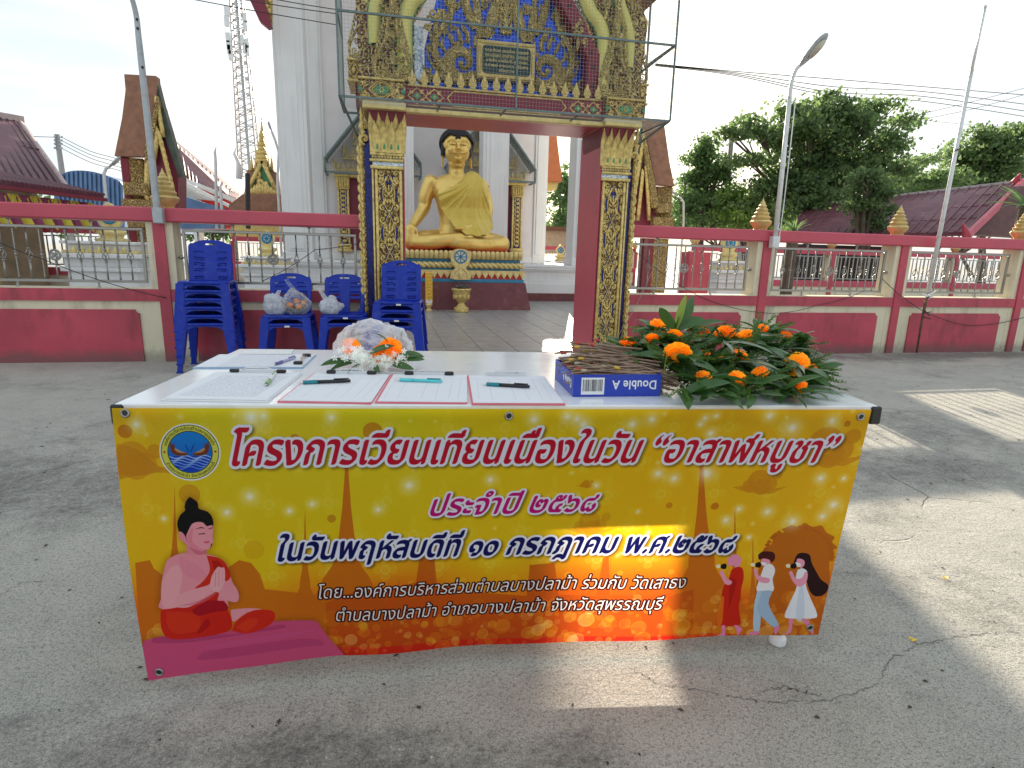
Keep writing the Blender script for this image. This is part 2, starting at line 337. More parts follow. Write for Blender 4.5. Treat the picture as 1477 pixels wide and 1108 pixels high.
def ground_mat():
    m, n, l, p = nt('old_concrete')
    tc = n.new('ShaderNodeTexCoord')
    def nz(sc_, det=8, ro=.6, dist=0, mp=None):
        t = n.new('ShaderNodeTexNoise'); t.inputs['Scale'].default_value = sc_; t.inputs['Detail'].default_value = det; t.inputs['Roughness'].default_value = ro; t.inputs['Distortion'].default_value = dist
        if mp:
            q = n.new('ShaderNodeMapping'); q.inputs['Scale'].default_value = mp[0]; q.inputs['Rotation'].default_value = (0,0,mp[1]); q.inputs['Location'].default_value = mp[2] if len(mp) > 2 else (0,0,0)
            l.new(tc.outputs['Object'], q.inputs['Vector']); l.new(q.outputs[0], t.inputs['Vector'])
        else: l.new(tc.outputs['Object'], t.inputs['Vector'])
        return t.outputs['Fac']
    def mr(v, a, b, c=0, d=1):
        q = n.new('ShaderNodeMapRange'); q.inputs['From Min'].default_value = a; q.inputs['From Max'].default_value = b; q.inputs['To Min'].default_value = c; q.inputs['To Max'].default_value = d
        l.new(v, q.inputs['Value']); return q.outputs[0]
    def mth(op, a, b):
        q = n.new('ShaderNodeMath'); q.operation = op
        for i, x in enumerate((a, b)):
            if isinstance(x, (int, float)): q.inputs[i].default_value = x
            else: l.new(x, q.inputs[i])
        return q.outputs[0]
    def mix(f, a, b, bt='MIX'):
        q = n.new('ShaderNodeMix'); q.data_type = 'RGBA'; q.blend_type = bt
        if isinstance(f, (int, float)): q.inputs[0].default_value = f
        else: l.new(f, q.inputs[0])
        for i, x in ((6, a), (7, b)):
            if isinstance(x, tuple): q.inputs[i].default_value = (*x, 1)
            else: l.new(x, q.inputs[i])
        return q.outputs[2]
    base = mix(mr(nz(1.1, 6), .35, .65), (.41,.388,.342), (.57,.54,.475))
    base = mix(mr(nz(9, 8, .7), .35, .7), base, (.58,.55,.48))
    base = mix(mr(nz(3.4, 9, .75, .4), .50, .68, 0, .45), base, (.24,.23,.20))
    fine = nz(95, 6, .75)
    base = mix(mr(fine, .50, .60, 0, .75), base, (.20,.19,.175))
    base = mix(mr(nz(150, 3, .6), .54, .62, 0, .6), base, (.66,.64,.57))
    base = mix(mr(nz(300, 3, .7), .53, .60, 0, .8), base, (.11,.105,.10))
    base = mix(mr(nz(230, 3, .6), .56, .64, 0, .8), base, (.70,.68,.62))
    # lichen and water stains: broad blotches broken up by fine noise
    big = nz(.62, 5, .55, .8, ((1, 1.3, 1), .35, (3.1, 7.7, 0)))
    mid = nz(3.2, 9, .72, .5)
    st = mth('ADD', mth('MULTIPLY', big, .62), mth('MULTIPLY', mid, .38))
    # the damp corner on the left of the yard and the runnel marks near it
    sep = n.new('ShaderNodeSeparateXYZ'); l.new(tc.outputs['Object'], sep.inputs[0])
    def blob(cx, cy, rx, ry, amt):
        dx = mth('DIVIDE', mth('SUBTRACT', sep.outputs[0], cx), rx); dy = mth('DIVIDE', mth('SUBTRACT', sep.outputs[1], cy), ry)
        d = mth('ADD', mth('MULTIPLY', dx, dx), mth('MULTIPLY', dy, dy))
        return mth('MULTIPLY', mr(d, 0, 1, 1, 0), amt)
    bl = mth('ADD', blob(-.50, 1.00, .80, .55, .13), blob(-2.0, 3.0, 2.1, .45, .14))
    bl = mth('ADD', bl, blob(.15, 1.12, .60, .40, .06)); bl = mth('ADD', bl, blob(5.0, 5.9, 2.4, .5, .15)); bl = mth('ADD', bl, blob(7.6, 6.1, 1.3, .3, .18))
    bl = mth('ADD', bl, blob(2.7, 2.6, .9, .35, .09)); bl = mth('ADD', bl, blob(-1.0, 1.9, .5, .5, -.12)); bl = mth('ADD', bl, blob(-1.6, 1.55, .5, .35, .10))
    bl = mth('ADD', bl, blob(1.25, .8, .9, .55, -.14))
    st = mth('ADD', st, bl)
    st = mth('ADD', st, mth('MULTIPLY', mth('SUBTRACT', nz(70, 9, .85), .5), .42)); st = mth('ADD', st, mth('MULTIPLY', mth('SUBTRACT', nz(14, 9, .8), .5), .35))
    s1 = mth('MULTIPLY', mr(st, .515, .66, 0, .85), mr(nz(38, 9, .85), .38, .60, .35, 1.0))
    base = mix(s1, base, (.085,.085,.08))
    # cracks
    vo = n.new('ShaderNodeTexVoronoi'); vo.feature = 'DISTANCE_TO_EDGE'; vo.inputs['Scale'].default_value = .42
    wv = n.new('ShaderNodeMix'); wv.data_type = 'RGBA'; wv.inputs[0].default_value = .10
    tn = n.new('ShaderNodeTexNoise'); tn.inputs['Scale'].default_value = 3.5; tn.inputs['Detail'].default_value = 8; l.new(tc.outputs['Object'], tn.inputs['Vector'])
    l.new(tc.outputs['Object'], wv.inputs[6]); l.new(tn.outputs['Color'], wv.inputs[7]); l.new(wv.outputs[2], vo.inputs['Vector'])
    crk = mr(vo.outputs['Distance'], .0004, .0022, 1, 0)
    crk = mth('MULTIPLY', crk, mr(nz(1.4, 3), .50, .62))
    base = mix(mth('MULTIPLY', crk, .40), base, (.05,.048,.045))
    l.new(base, p.inputs['Base Color'])
    p.inputs['Roughness'].default_value = .85; p.inputs['Specular IOR Level'].default_value = .3
    h = mth('ADD', mth('MULTIPLY', fine, .5), mth('MULTIPLY', nz(30, 8, .75), .8)); h = mth('ADD', h, mth('MULTIPLY', nz(2.5, 5), 1.6)); h = mth('SUBTRACT', h, mth('MULTIPLY', crk, 1.2))
    b = n.new('ShaderNodeBump'); b.inputs['Strength'].default_value = .85; b.inputs['Distance'].default_value = .012
    l.new(h, b.inputs['Height']); l.new(b.outputs[0], p.inputs['Normal'])
    return m
M['ground'] = ground_mat()
M['terrace'] = mat('terrace_paving', (.42,.42,.41), .45, var=.08, scale=3, dirt=(.25,.24,.23), dirt_amt=.4, dirt_scale=1.5, bump=.1)
M['tile'] = mat('grey_stone_tile', (.33,.32,.31), .32, var=.2, scale=7, dirt=(.52,.50,.47), dirt_amt=.7, dirt_scale=5, bump=.25, bscale=30, streak=(1,3.5,1), rnd=True)
M['grout'] = mat('tile_grout', (.42,.40,.37), .8, var=.1)

def roof_mat(name, c, dirt, fx=9.0):
    m = mat(name, c, .55, var=.22, scale=2.5, dirt=dirt, dirt_amt=.6, dirt_scale=3, bump=.15)
    return m
M['roofm'] = roof_mat('maroon_roof_sheet', (.15,.045,.065), (.28,.17,.17))
M['roofb'] = roof_mat('blue_roof_sheet', (.10,.20,.38), (.2,.3,.42))
M['roofo'] = mat('brown_orange_tiles', (.30,.145,.085), .6, var=.22, scale=9, dirt=(.20,.12,.08), dirt_amt=.5, dirt_scale=4)
M['treebark'] = mat('tree_bark', (.10,.075,.055), .85, var=.3, scale=14, bump=.5)

def leaf_mat(name, c1, c2, tr=.35, rough=.5):
    m, n, l, p = nt(name)
    tc = n.new('ShaderNodeTexCoord'); g = n.new('ShaderNodeNewGeometry')
    cr = n.new('ShaderNodeValToRGB'); cr.color_ramp.elements[0].color = (*c1, 1); cr.color_ramp.elements[1].color = (*c2, 1)
    l.new(g.outputs['Random Per Island'], cr.inputs[0]); l.new(cr.outputs[0], p.inputs['Base Color'])
    p.inputs['Roughness'].default_value = rough
    t = n.new('ShaderNodeBsdfTranslucent'); hs = n.new('ShaderNodeHueSaturation'); hs.inputs['Value'].default_value = 2.6; hs.inputs['Hue'].default_value = .485
    l.new(cr.outputs[0], hs.inputs['Color']); l.new(hs.outputs[0], t.inputs['Color'])
    mx = n.new('ShaderNodeMixShader'); mx.inputs[0].default_value = tr
    l.new(p.outputs[0], mx.inputs[1]); l.new(t.outputs[0], mx.inputs[2])
    l.new(mx.outputs[0], n['Material Output'].inputs['Surface'])
    return m
M['leafA'] = leaf_mat('tree_leaf', (.055,.10,.04), (.11,.175,.06), .5)
M['leafB'] = leaf_mat('light_tree_leaf', (.08,.15,.035), (.16,.25,.055), .5)
M['leafC'] = leaf_mat('dark_tree_leaf', (.045,.095,.035), (.09,.16,.05), .45)

# ---------------------------------------------------------------- ground and terrace
g = MB(); g.add([(-250,-60,0),(250,-60,0),(250,400,0),(-250,400,0)], [(0,1,2,3)])
tag(g.build('ground', M['ground']), kind='structure')
t = MB(); t.add([(-40,6.45,.004),(60,6.45,.004),(60,60,.004),(-40,60,.004)], [(0,1,2,3)])
terrace = tag(t.build('terrace', M['terrace']), kind='structure')
t = MB(); t.add([(-.6,6.5,.008),(5.6,6.5,.008),(5.6,14.0,.008),(-.6,14.0,.008)], [(0,1,2,3)])
tag(t.build('tile_bed', M['grout']), kind='structure')
TS = .405
def tile_mesh():
    m_ = MB(); a = TS/2 - .004; m_.loft([[(-a,-a,0),(a,-a,0),(a,a,0),(-a,a,0)], [(-a,-a,.005),(a,-a,.005),(a,a,.005),(-a,a,.005)], [(-a+.004,-a+.004,.008),(a-.004,-a+.004,.008),(a-.004,a-.004,.008),(-a+.004,a-.004,.008)]])
    return m_.mesh('tile', M['tile'])
tm = tile_mesh()
bed = bpy.data.objects['tile_bed']
for i in range(15):
    for j in range(18):
        x, y = -.35 + i*TS, 6.72 + j*TS
        o = link('tile', tm, bed, (x, y, .009 + random.uniform(0, .0012)), (random.uniform(-.0015,.0015), random.uniform(-.0015,.0015), random.choice((0, math.pi))))
# ================================================================ boundary wall with steel railings
FY = 6.286                      # front of the wall
ZS, ZR0, ZR1 = .70, 1.325, 1.455
def baluster_mesh(kind):
    m = MB(); z0, z1, zc = .775, 1.245, 1.0
    if kind == 'twist':
        rings = []
        for i in range(25):
            z = z0 + (z1-z0)*i/24; a = i*.55; rings.append([(.0085*math.cos(a+k*math.pi/2), .0085*math.sin(a+k*math.pi/2), z) for k in range(4)])
        m.loft(rings)
        m.ell((0,0,zc), (.014,.014,.017), 8, 5); m.lathe([(.011,-.035),(.013,-.03),(.011,-.025)], (0,0,zc), 8); m.lathe([(.011,.025),(.013,.03),(.011,.035)], (0,0,zc), 8)
    else:
        for a, b in ((z0, zc-.05), (zc+.05, z1)): m.tube([(0,0,a),(0,0,b)], .0075, 6)
        for z in (zc-.055, zc+.055): m.ell((0,0,z), (.015,.015,.011), 8, 5)
        for k in range(4):
            a0 = k*math.pi/2
            m.tube([(.026*math.sin(math.pi*t)*math.cos(a0+t*1.4), .026*math.sin(math.pi*t)*math.sin(a0+t*1.4), zc-.05+.1*t) for t in [i/8 for i in range(9)]], .0042, 5)
        m.ell((0,0,zc), (.009,.009,.009), 6, 4)
    return m.mesh('baluster_' + kind, M['steel'], True)
BAL = {k: baluster_mesh(k) for k in ('twist', 'cage')}
def emblem_mesh():
    m = MB(); R = .048
    for r, w in ((R, .007), (R*.80, .004)):
        m.loft([[(r*math.cos(a)+w*math.cos(b)*math.cos(a), w*math.sin(b), 1.0+r*math.sin(a)+w*math.cos(b)*math.sin(a)) for b in [2*math.pi*j/6 for j in range(6)]] for a in [2*math.pi*i/28 for i in range(29)]], cap=False)
    for k in range(4):
        a = k*math.pi/2 + math.pi/4
        m.ell((.020*math.cos(a), 0, 1.0+.020*math.sin(a)), (.014,.006,.014), 8, 5)
    m.ell((0,-.004,1.0), (.012,.008,.012), 8, 5)
    m.tube([(0,0,.775),(0,0,1.0-R)], .0075, 6); m.tube([(0,0,1.0+R),(0,0,1.245)], .0075, 6)
    return m.mesh('ring_emblem', M['steel'], True)
EMB = emblem_mesh()
def finial(parent, x, y, z, s=1.0):
    m = MB()
    m.lathe([(.085,-.03),(.09,.0),(.075,.012),(.085,.035),(.118,.07),(.128,.095),(.112,.115),(.092,.12),(.104,.135),(.108,.15),(.086,.165),(.078,.17),(.088,.185),(.090,.197),(.066,.212),(.060,.217),(.068,.230),(.069,.240),(.046,.256),(.041,.261),(.048,.274),(.048,.282),(.028,.30),(.030,.312),(.014,.335),(.0,.375)], (0,0,0), 8, math.pi/8)
    o = m.build('lotus_finial', M['finial'], parent); smooth_by_angle(o, 30); o.location = (x, y, z); o.scale = (s, s, s); return o
def bay(wall, x0, x1, nb=13, rail=True):
    """one bay between posts: red base panel, cream surround, steel railing"""
    # lower masonry: cream wall with a raised red panel whose corners are cut
    m = MB(); m.box(x0, x1, FY+.012, FY+.20, 0, .5855)
    m.build('base_wall', M['cream'], wall)
    a, b, zt, c = x0+.13, x1-.13, .505, .035
    m = MB(); m.xz([(a,.0),(b,.0),(b,zt-c),(b-c*.35,zt-c),(b-c,zt-c*.35),(b-c,zt),(a+c,zt),(a+c,zt-c*.35),(a+c*.35,zt-c),(a,zt-c)], FY-.008, FY+.0125)
    m.build('red_panel', M['red'], wall)
    if not rail: return
    r = MB(); fx0, fx1, y = x0+.055, x1-.055, FY+.09
    for z in (.765, 1.255): r.bbox(fx0, fx1, y-.013, y+.013, z-.013, z+.013, .003)
    for x in (fx0+.013, fx1-.013): r.bbox(x-.013, x+.013, y-.0125, y+.0125, .779, 1.241, .003)
    for k in (.28, .72):
        x = fx0 + (fx1-fx0)*k
        r.tube([(x,y,ZS+.002),(x,y,.752)], .010, 8); r.lathe([(.026,0),(.026,.006),(.012,.012),(.011,.02)], (x,y,ZS+.001), 10)
        r.tube([(x,y,1.268),(x,y,ZR0-.002)], .010, 8); r.lathe([(.012,-.014),(.024,-.006),(.024,-.001)], (x,y,ZR0), 10)
    for x, sgn in ((fx0, -1), (fx1, 1)):
        r.tube([(x,y,1.0),(x+sgn*.053,y,1.0)], .009, 8); r.ell((x+sgn*.03,y,1.0), (.02,.02,.02), 10, 6)
    rail_o = r.build('railing', M['steel'], wall); smooth_by_angle(rail_o, 40)
    for i in range(nb):
        x = fx0 + .026 + (fx1-fx0-.052)*(i+1)/(nb+1)
        if i == nb//2: link('ring_emblem', EMB, rail_o, (x, y, 0))
        else: link('baluster', BAL['cage' if (i - nb//2) % 2 == 0 else 'twist'], rail_o, (x, y, 0))
def post(wall, x, fin=True):
    m = MB(); m.box(x-.115, x+.115, FY+.006, FY+.235, 0, ZR0-.001); m.build('post_core', M['cream'], wall)
    m = MB(); m.box(x-.05, x+.05, FY-.022, FY+.0065, 0, ZR0-.002); m.build('post_strip', M['red'], wall)
    if fin: finial(wall, x+(.045 if x < 0 else -.05), FY+.10, ZR1+.0, .98)
def run(name, xs, x0, x1, label, fins):
    wall = empty(name, (0,0,0), 0, label, 'wall')
    m = MB(); m.bbox(x0, x1, FY-.035, FY+.245, ZR0, ZR1, .012); m.build('top_rail', M['redlit'], wall)
    m = MB(); m.box(x0, x1, FY-.012, FY+.215, .5865, ZS-.001); m.build('middle_rail', M['red'], wall)
    m = MB(); m.box(x0, x1, FY+.0, FY+.21, ZS-.0005, ZS+.006); m.build('sill', M['cream'], wall)
    for x, f in zip(xs, fins): post(wall, x, f)
    ed = [x0-.115] + list(xs) + [x1+.115]
    for a, b in zip(ed[:-1], ed[1:]):
        if b - a > .6: bay(wall, a+.115, b-.115)
    return wall
wallL = run('boundary_wall', [-5.82, -3.95, -2.08], -7.7, -.235, 'red and cream wall with steel railing left of the gate, behind the blue chairs', [1,1,1])
wallR = run('boundary_wall', [4.34, 6.235, 8.13, 10.02], 2.50, 11.9, 'red and cream wall with steel railing right of the gate, behind the marigolds', [1,1,1,1])

# ---- cable hanging along the wall
def cable(name, pts, r, label, mt=None, sag=0, group=None):
    m = MB(); P = []
    for a, b in zip(pts[:-1], pts[1:]):
        a, b = Vector(a), Vector(b)
        for i in range(10):
            t = i/10; p = a.lerp(b, t); p.z -= sag*4*t*(1-t)*(b-a).length; P.append(p)
    P.append(Vector(pts[-1])); m.tube(P, r, 5)
    return tag(m.build(name, mt or M['cable'], None, True), label, 'cable', group)
cable('slack_cable', [at(0,350,Y=FY-.03), at(60,373,Y=FY-.03), at(240,430,Y=FY-.045)], .004, 'thin dark cable drooping over the railing left of the grey lamp pole', sag=.03)
cable('slack_cable', [at(905,352,Y=FY-.03), at(1010,428,Y=FY-.03), at(1110,452,Y=FY-.05), at(1180,440,Y=FY-.04), at(1250,418,Y=FY-.03)], .0035, 'thin dark cable drooping across the wall bay right of the gate', sag=.04)
cable('slack_cable', [at(1272,402,Y=FY-.04), at(1330,448,Y=FY-.07), at(1400,470,Y=FY-.04), at(1477,458,Y=FY-.04)], .0045, 'thin dark cable drooping past the flagpole foot at the right', sag=.03)
cable('slack_cable', [at(540,345,Y=FY+.02), at(455,360,Y=FY-.03), at(380,405,Y=FY-.03)], .0035, 'thin dark cable slung behind the single blue chairs', sag=.03)
cable('stay_wire', [at(945,380,Y=FY-.05), at(915,445,Y=FY-.25), at(880,500,Y=FY-.3)], .003, 'thin pale wire running down beside the right gate column', M['steel'], sag=.04)

# ================================================================ gate
GX0, GX1 = .18, 2.17            # opening between the two carved faces
GC = (GX0+GX1)/2
gate = empty('temple_gate', (GC, 6.2, 0), 0, 'ornate red and gold gateway with blue mosaic gable framing the seated golden statue', 'gateway')
def gb(m, name, mt, smooth=False, parent=None):
    o = m.build(name, mt, parent or gate, smooth)
    if (parent or gate) is gate: o.matrix_parent_inverse = Matrix.Translation((-GC, -6.2, 0))
    return o
def gold_column(sx, xin):
    """carved column; sx=-1 for the left one (extends to -x from xin), +1 for the right one"""
    def X(u): return xin + sx*u          # u: distance outwards from the opening
    def B(m, u0, u1, y0, y1, z0, z1, b=None):
        x0, x1 = sorted((X(u0), X(u1)))
        (m.bbox(x0, x1, y0, y1, z0, z1, b) if b else m.box(x0, x1, y0, y1, z0, z1))
    col = MB(); B(col, .0, .29, 6.02, 6.62, 0, 2.30); cb = gb(col, 'column_core', M['maroon'])
    m = MB(); B(m, .29, .36, 6.10, 6.60, 0, 2.28); gb(m, 'side_pilaster', M['mosaicd'])
    m = MB(); B(m, .3605, .395, 6.085, 6.60, 0, 2.28); gb(m, 'side_pilaster', M['carving'])
    m = MB(); B(m, .042, .236, 6.0165, 6.0205, .05, 1.86); gb(m, 'carved_ground', M['carving'])
    # gold edge mouldings
    m = MB()
    for u in (.012, .238): B(m, u, u+.028, 5.995, 6.021, .12, 1.86, .006)
    B(m, .365, .405, 6.08, 6.14, 0, 2.2, .01)
    for k in range(34):                   # beaded outer edge
        z = .1 + k*.062; m.ell((X(.385), 6.075, z), (.013,.014,.028), 6, 5)
    for u in (.275,):
        B(m, u, u+.018, 6.0, 6.021, .1, 1.9, .004)
    gb(m, 'edge_moulding', M['gold'], True)
    # shaft relief: chain of pointed loops outlined in blue glass, a bud figure in each
    cx = X(.139); blu = MB(); gol = MB(); H = .36; z = .10
    nl = 5
    for k in range(nl):
        z0 = .02 + k*H*1.0
        P1 = []; P2 = []
        top = z0 + H
        for i in range(13):
            t = i/12; w = .070*math.sin(math.pi*t)**.9
            P1.append((cx - w, z0 + H*t)); P2.append((cx + w, z0 + H*t))
        if top < 1.86:
            blu.ribbon(P1, .0095, 6.018, .006); blu.ribbon(P2, .0095, 6.018, .006)
            gol.ribbon([(2*cx-x if 0 else x*.80+cx*.20, zz) for x, zz in P1], .005, 6.016, .010); gol.ribbon([(x*.80+cx*.20, zz) for x, zz in P2], .005, 6.016, .010)
            c = z0 + H*.5
            gol.ell((cx, 6.008, c+.005), (.017,.018,.024), 8, 6); gol.ell((cx, 6.006, c+.038), (.010,.013,.012), 8, 5)
            gol.flame(cx, c+.045, math.pi/2, .055, .009, 0, 6.014)
            for s_ in (-1, 1):
                gol.flame(cx+s_*.008, c+.01, math.pi/2 - s_*.9, .052, .011, s_*1.2, 6.010)
                gol.flame(cx+s_*.006, c-.02, math.pi/2 - s_*1.6, .050, .010, s_*1.9, 6.012)
                gol.flame(cx+s_*.004, c-.045, -math.pi/2 + s_*.5, .05, .009, -s_*.8, 6.012)
                gol.flame(cx+s_*.02, c+.03, math.pi/2 - s_*.3, .05, .007, s_*.4, 6.012)
        # foliage in the corners between loops
        for s_ in (-1, 1):
            for (dz, a, hd) in ((-.055, .2, 1), (.055, -.2, -1)):
                zz = top + dz
                if .1 < zz < 1.82:
                    gol.scroll(cx+s_*.062, zz, .030, math.pi/2*(1 if dz > 0 else -1), 1.1, s_*hd, .012, 6.016, 14)
                    for q in range(3):
                        gol.flame(cx+s_*(.045-.01*q), zz - hd*(.02+.018*q), (math.pi/2 if hd < 0 else -math.pi/2) + s_*.5*hd, .045, .008, s_*.7, 6.012)
            gol.flame(cx+s_*.095, z0+H*.5-.07, math.pi/2, .07, .008, s_*.5, 6.018); gol.flame(cx+s_*.095, z0+H*.5+.07, -math.pi/2, .07, .008, -s_*.5, 6.018)
    # the crossing ribbons at the top of the shaft
    for s_ in (-1, 1): blu.ribbon([(cx+s_*.058, 1.83), (cx+s_*.045, 1.80), (cx-s_*.0, 1.72), (cx-s_*.012, 1.70)], .011, 6.016, .007)
    for s_ in (-1, 1):
        for q in range(4): gol.flame(cx+s_*(.02+.028*q), 1.80, -math.pi/2+s_*.2, .07, .012, s_*.5, 6.014)
        gol.scroll(cx+s_*.07, 1.83, .03, 0, 1.2, s_, .010, 6.008, 14)
    gb(blu, 'blue_outline', M['mosaicd']); gb(gol, 'carved_foliage', M['gold'], True)
    # outer face of the side pilaster: leafy cusps seen edge on
    m = MB()
    for k in range(22):
        z = .15 + k*.088
        m.flame(X(.40), z, math.pi/2 - sx*.5, .09, .016, sx*.9, 6.09, h=.012)
    gb(m, 'leafy_edge', M['gold'], True)
    # collar: mouldings with a band of glass
    m = MB()
    for z0, z1, e in ((1.865,1.895,.012), (1.93,1.955,.018), (1.985,2.01,.012)): B(m, -.004, .292+e, 6.0-e, 6.0275, z0, z1, .004)
    for k in range(11): m.ell((X(.0+.028*k), 5.992, 1.9425+.028), (.014,.012,.013), 6, 5)
    gb(m, 'collar', M['gold'], True)
    m = MB(); B(m, -.002, .284, 6.008, 6.0265, 1.8955, 1.9295); B(m, -.002, .284, 6.009, 6.0265, 1.9555, 1.9845); gb(m, 'glass_band', M['mosaicw'])
    # capital: tall flared lotus petals in two rows
    core = MB(); x0, x1 = sorted((X(-.0), X(.28))); ce = (x0+x1)/2
    core.loft([[(ce+s1*w, y, z) for s1, y in ((-1, 6.02-e), (1, 6.02-e), (1, 6.60), (-1, 6.60))] for z, w, e in ((2.0,.13,0),(2.1,.13,0),(2.25,.165,.03),(2.375,.175,.05))])
    gb(core, 'capital_core', M['maroon'])
    pet = MB(); gr = MB()
    for row, (n_, z0, hh, w, yo) in enumerate(((5, 2.01, .345, .036, .0), (4, 2.01, .27, .036, .018))):
        for k in range(n_):
            u = .14 + (k-(n_-1)/2)*.064
            px_ = X(u); rings = []
            for i in range(9):
                t = i/8; ww = w*(1.0 if t < .6 else max(.03, 1-((t-.6)/.4)**1.4)); yy = 6.012 - yo - .055*t*t
                zz = z0 + hh*t; fx = (u-.14)*(1+.25*t*t) + .14
                rings.append([(X(fx)-ww, yy, zz), (X(fx)-ww*.45, yy-.012, zz), (X(fx), yy-.016, zz), (X(fx)+ww*.45, yy-.012, zz), (X(fx)+ww, yy, zz)])
            pet.loft(rings, cap=False, closed=False)
            if row == 1:
                gr.ribbon([(px_, z0+.03), (px_, z0+hh*.55)], [.012,.002], 6.012-.034, .006)
    for k in range(5):                    # petals on the outer flank
        y = 6.08 + k*.11; rings = []
        for i in range(7):
            t = i/6; ww = .05*(1 if t < .6 else max(.03, 1-((t-.6)/.4)**1.4)); xx = X(.285+.07*t*t)
            rings.append([(xx, y-ww, 2.0+.35*t), (xx+sx*.014, y, 2.0+.35*t), (xx, y+ww, 2.0+.35*t)])
        pet.loft(rings, cap=False, closed=False)
    # curled bracket at the outer corner
    pet.scroll(X(.35), 2.13, .05, -math.pi/2, 1.2, sx, .02, 6.05, 16); pet.scroll(X(.345), 2.24, .05, -math.pi/2, 1.1, sx, .022, 6.05, 16)
    for q in range(4): pet.flame(X(.36), 2.16+q*.05, math.pi/2-sx*.4, .1, .018, sx*.6, 6.05)
    gb(pet, 'lotus_capital', M['gold'], True); gb(gr, 'petal_inlay', M['green'])
    # cap slab
    m = MB(); B(m, -.03, .36, 5.90, 6.65, 2.372, 2.415, .006); gb(m, 'cap_slab', M['gold2'])
    m = MB(); B(m, -.03, .36, 5.92, 6.65, 2.4155, 2.44, .006); gb(m, 'cap_slab', M['cream'])
    # entablature block: diamond frieze
    m = MB(); B(m, -.02, .39, 5.935, 6.65, 2.4405, 2.63); gb(m, 'entablature_block', M['carving'])
    fr = MB(); gn = MB(); u0, u1 = -.02, .39; yy = 5.934
    B(fr, u0, u1, 5.915, 5.945, 2.441, 2.456, .004); B(fr, u0, u1, 5.91, 5.945, 2.618, 2.636, .004)
    zc = 2.537
    for c_u, hw in ((-.02+.205, .115),):
        for r_, wd in ((1, .006), (.78, .004)):
            fr.ribbon([(X(c_u)-hw*r_, zc), (X(c_u)-hw*.3*r_, zc+.07*r_), (X(c_u), zc+.078*r_), (X(c_u)+hw*.3*r_, zc+.07*r_), (X(c_u)+hw*r_, zc), (X(c_u)+hw*.3*r_, zc-.07*r_), (X(c_u), zc-.078*r_), (X(c_u)-hw*.3*r_, zc-.07*r_), (X(c_u)-hw*r_, zc)], wd, yy, .008)
        gn.xz([(X(c_u)-.07, zc), (X(c_u)-.035, zc+.035), (X(c_u)+.035, zc+.035), (X(c_u)+.07, zc), (X(c_u)+.035, zc-.035), (X(c_u)-.035, zc-.035)], yy-.004, yy+.002)
        for q in range(6):
            a = q*math.pi/3; fr.ell((X(c_u)+.018*math.cos(a), yy-.005, zc+.018*math.sin(a)), (.009,.006,.009), 6, 4)
    for s_ in (-1, 1):
        for t_ in (-1, 1):
            fr.scroll(X(.185)+s_*.15, zc+t_*.045, .026, 0, 1.2, s_*t_, .008, yy, 12); fr.flame(X(.185)+s_*.13, zc+t_*.06, math.pi/2*(1-s_), .07, .009, -s_*t_*.5, yy)
        g2_ = MB(); g2_.xz([(X(.185)+s_*.205, zc+.03), (X(.185)+s_*.165, zc), (X(.185)+s_*.205, zc-.03)], yy-.004, yy+.002); gb(g2_, 'frieze_inlay', M['green'])
    gb(fr, 'carved_frieze', M['gold'], True); gb(gn, 'frieze_inlay', M['green'])
gold_column(-1, GX0); gold_column(1, GX1)

# red jambs and beam behind the carved faces
m = MB(); m.bbox(GX1-.012, GX1+.25, 6.028, 6.70, 0, 2.373, .006); gb(m, 'jamb', M['redlit'])  # brighter copy of the red imitates light falling on this jamb
m = MB(); m.bbox(GX0-.25, GX0+.012, 6.028, 6.70, 0, 2.373, .006); gb(m, 'jamb', M['red'])
m = MB(); m.bbox(GX0+.0125, GX1-.0125, 6.04, 6.68, 2.384, 2.425, .004); gb(m, 'lintel', M['redlit'])
m = MB(); m.bbox(GX0+.03, GX1-.03, 5.955, 6.035, 2.372, 2.412, .005); gb(m, 'lintel_moulding', M['gold2'])
m = MB(); m.box(GX0+.032, GX1-.032, 5.985, 6.64, 2.4265, 2.615); gb(m, 'lintel_face', M['maroon'])
# centre panel of the lintel and its side friezes
fr = MB(); gn = MB(); y = 5.984
z0, z1, zm = 2.445, 2.60, 2.5225
ce = [(.60,zm),(.66,z1-.012),(1.70,z1-.012),(1.76,zm),(1.70,z0+.012),(.66,z0+.012),(.60,zm)]
fr.ribbon([(x+GC-1.18, z) for x, z in ce], .007, y, .012)
fr.box(GX0+.05, GX1-.05, y-.012, y-.0005, 2.601, 2.618)
fr.box(GX0+.05, GX1-.05, y-.008, y-.0005, 2.434, 2.443)
for s_ in (-1, 1):
    for cx_, hw in ((GC+s_*.70, .085), (GC+s_*.86, .085)):
        gn = MB()
        fr.ribbon([(cx_-hw, zm), (cx_, zm+.07), (cx_+hw, zm), (cx_, zm-.07), (cx_-hw, zm)], .006, y, .008)
        gn.xz([(cx_-.04, zm), (cx_, zm+.032), (cx_+.04, zm), (cx_, zm-.032)], y-.005, y+.0)
        gb(gn, 'lintel_inlay', M['green'])
        fr.ell((cx_, y-.005, zm), (.012,.007,.012), 8, 4)
        for a in (.7, 2.4, 3.9, 5.5): fr.scroll(cx_+.062*math.cos(a), zm+.052*math.sin(a), .02, a, 1.1, 1, .007, y, 10)
gb(fr, 'lintel_frieze', M['gold'], True)
m = MB(); m.xz([(x+GC-1.18, z) for x, z in [(.625,zm),(.675,z1-.026),(1.685,z1-.026),(1.735,zm),(1.685,z0+.026),(.675,z0+.026)]], y-.003, y-.0005); gb(m, 'centre_panel', M['maroon'])

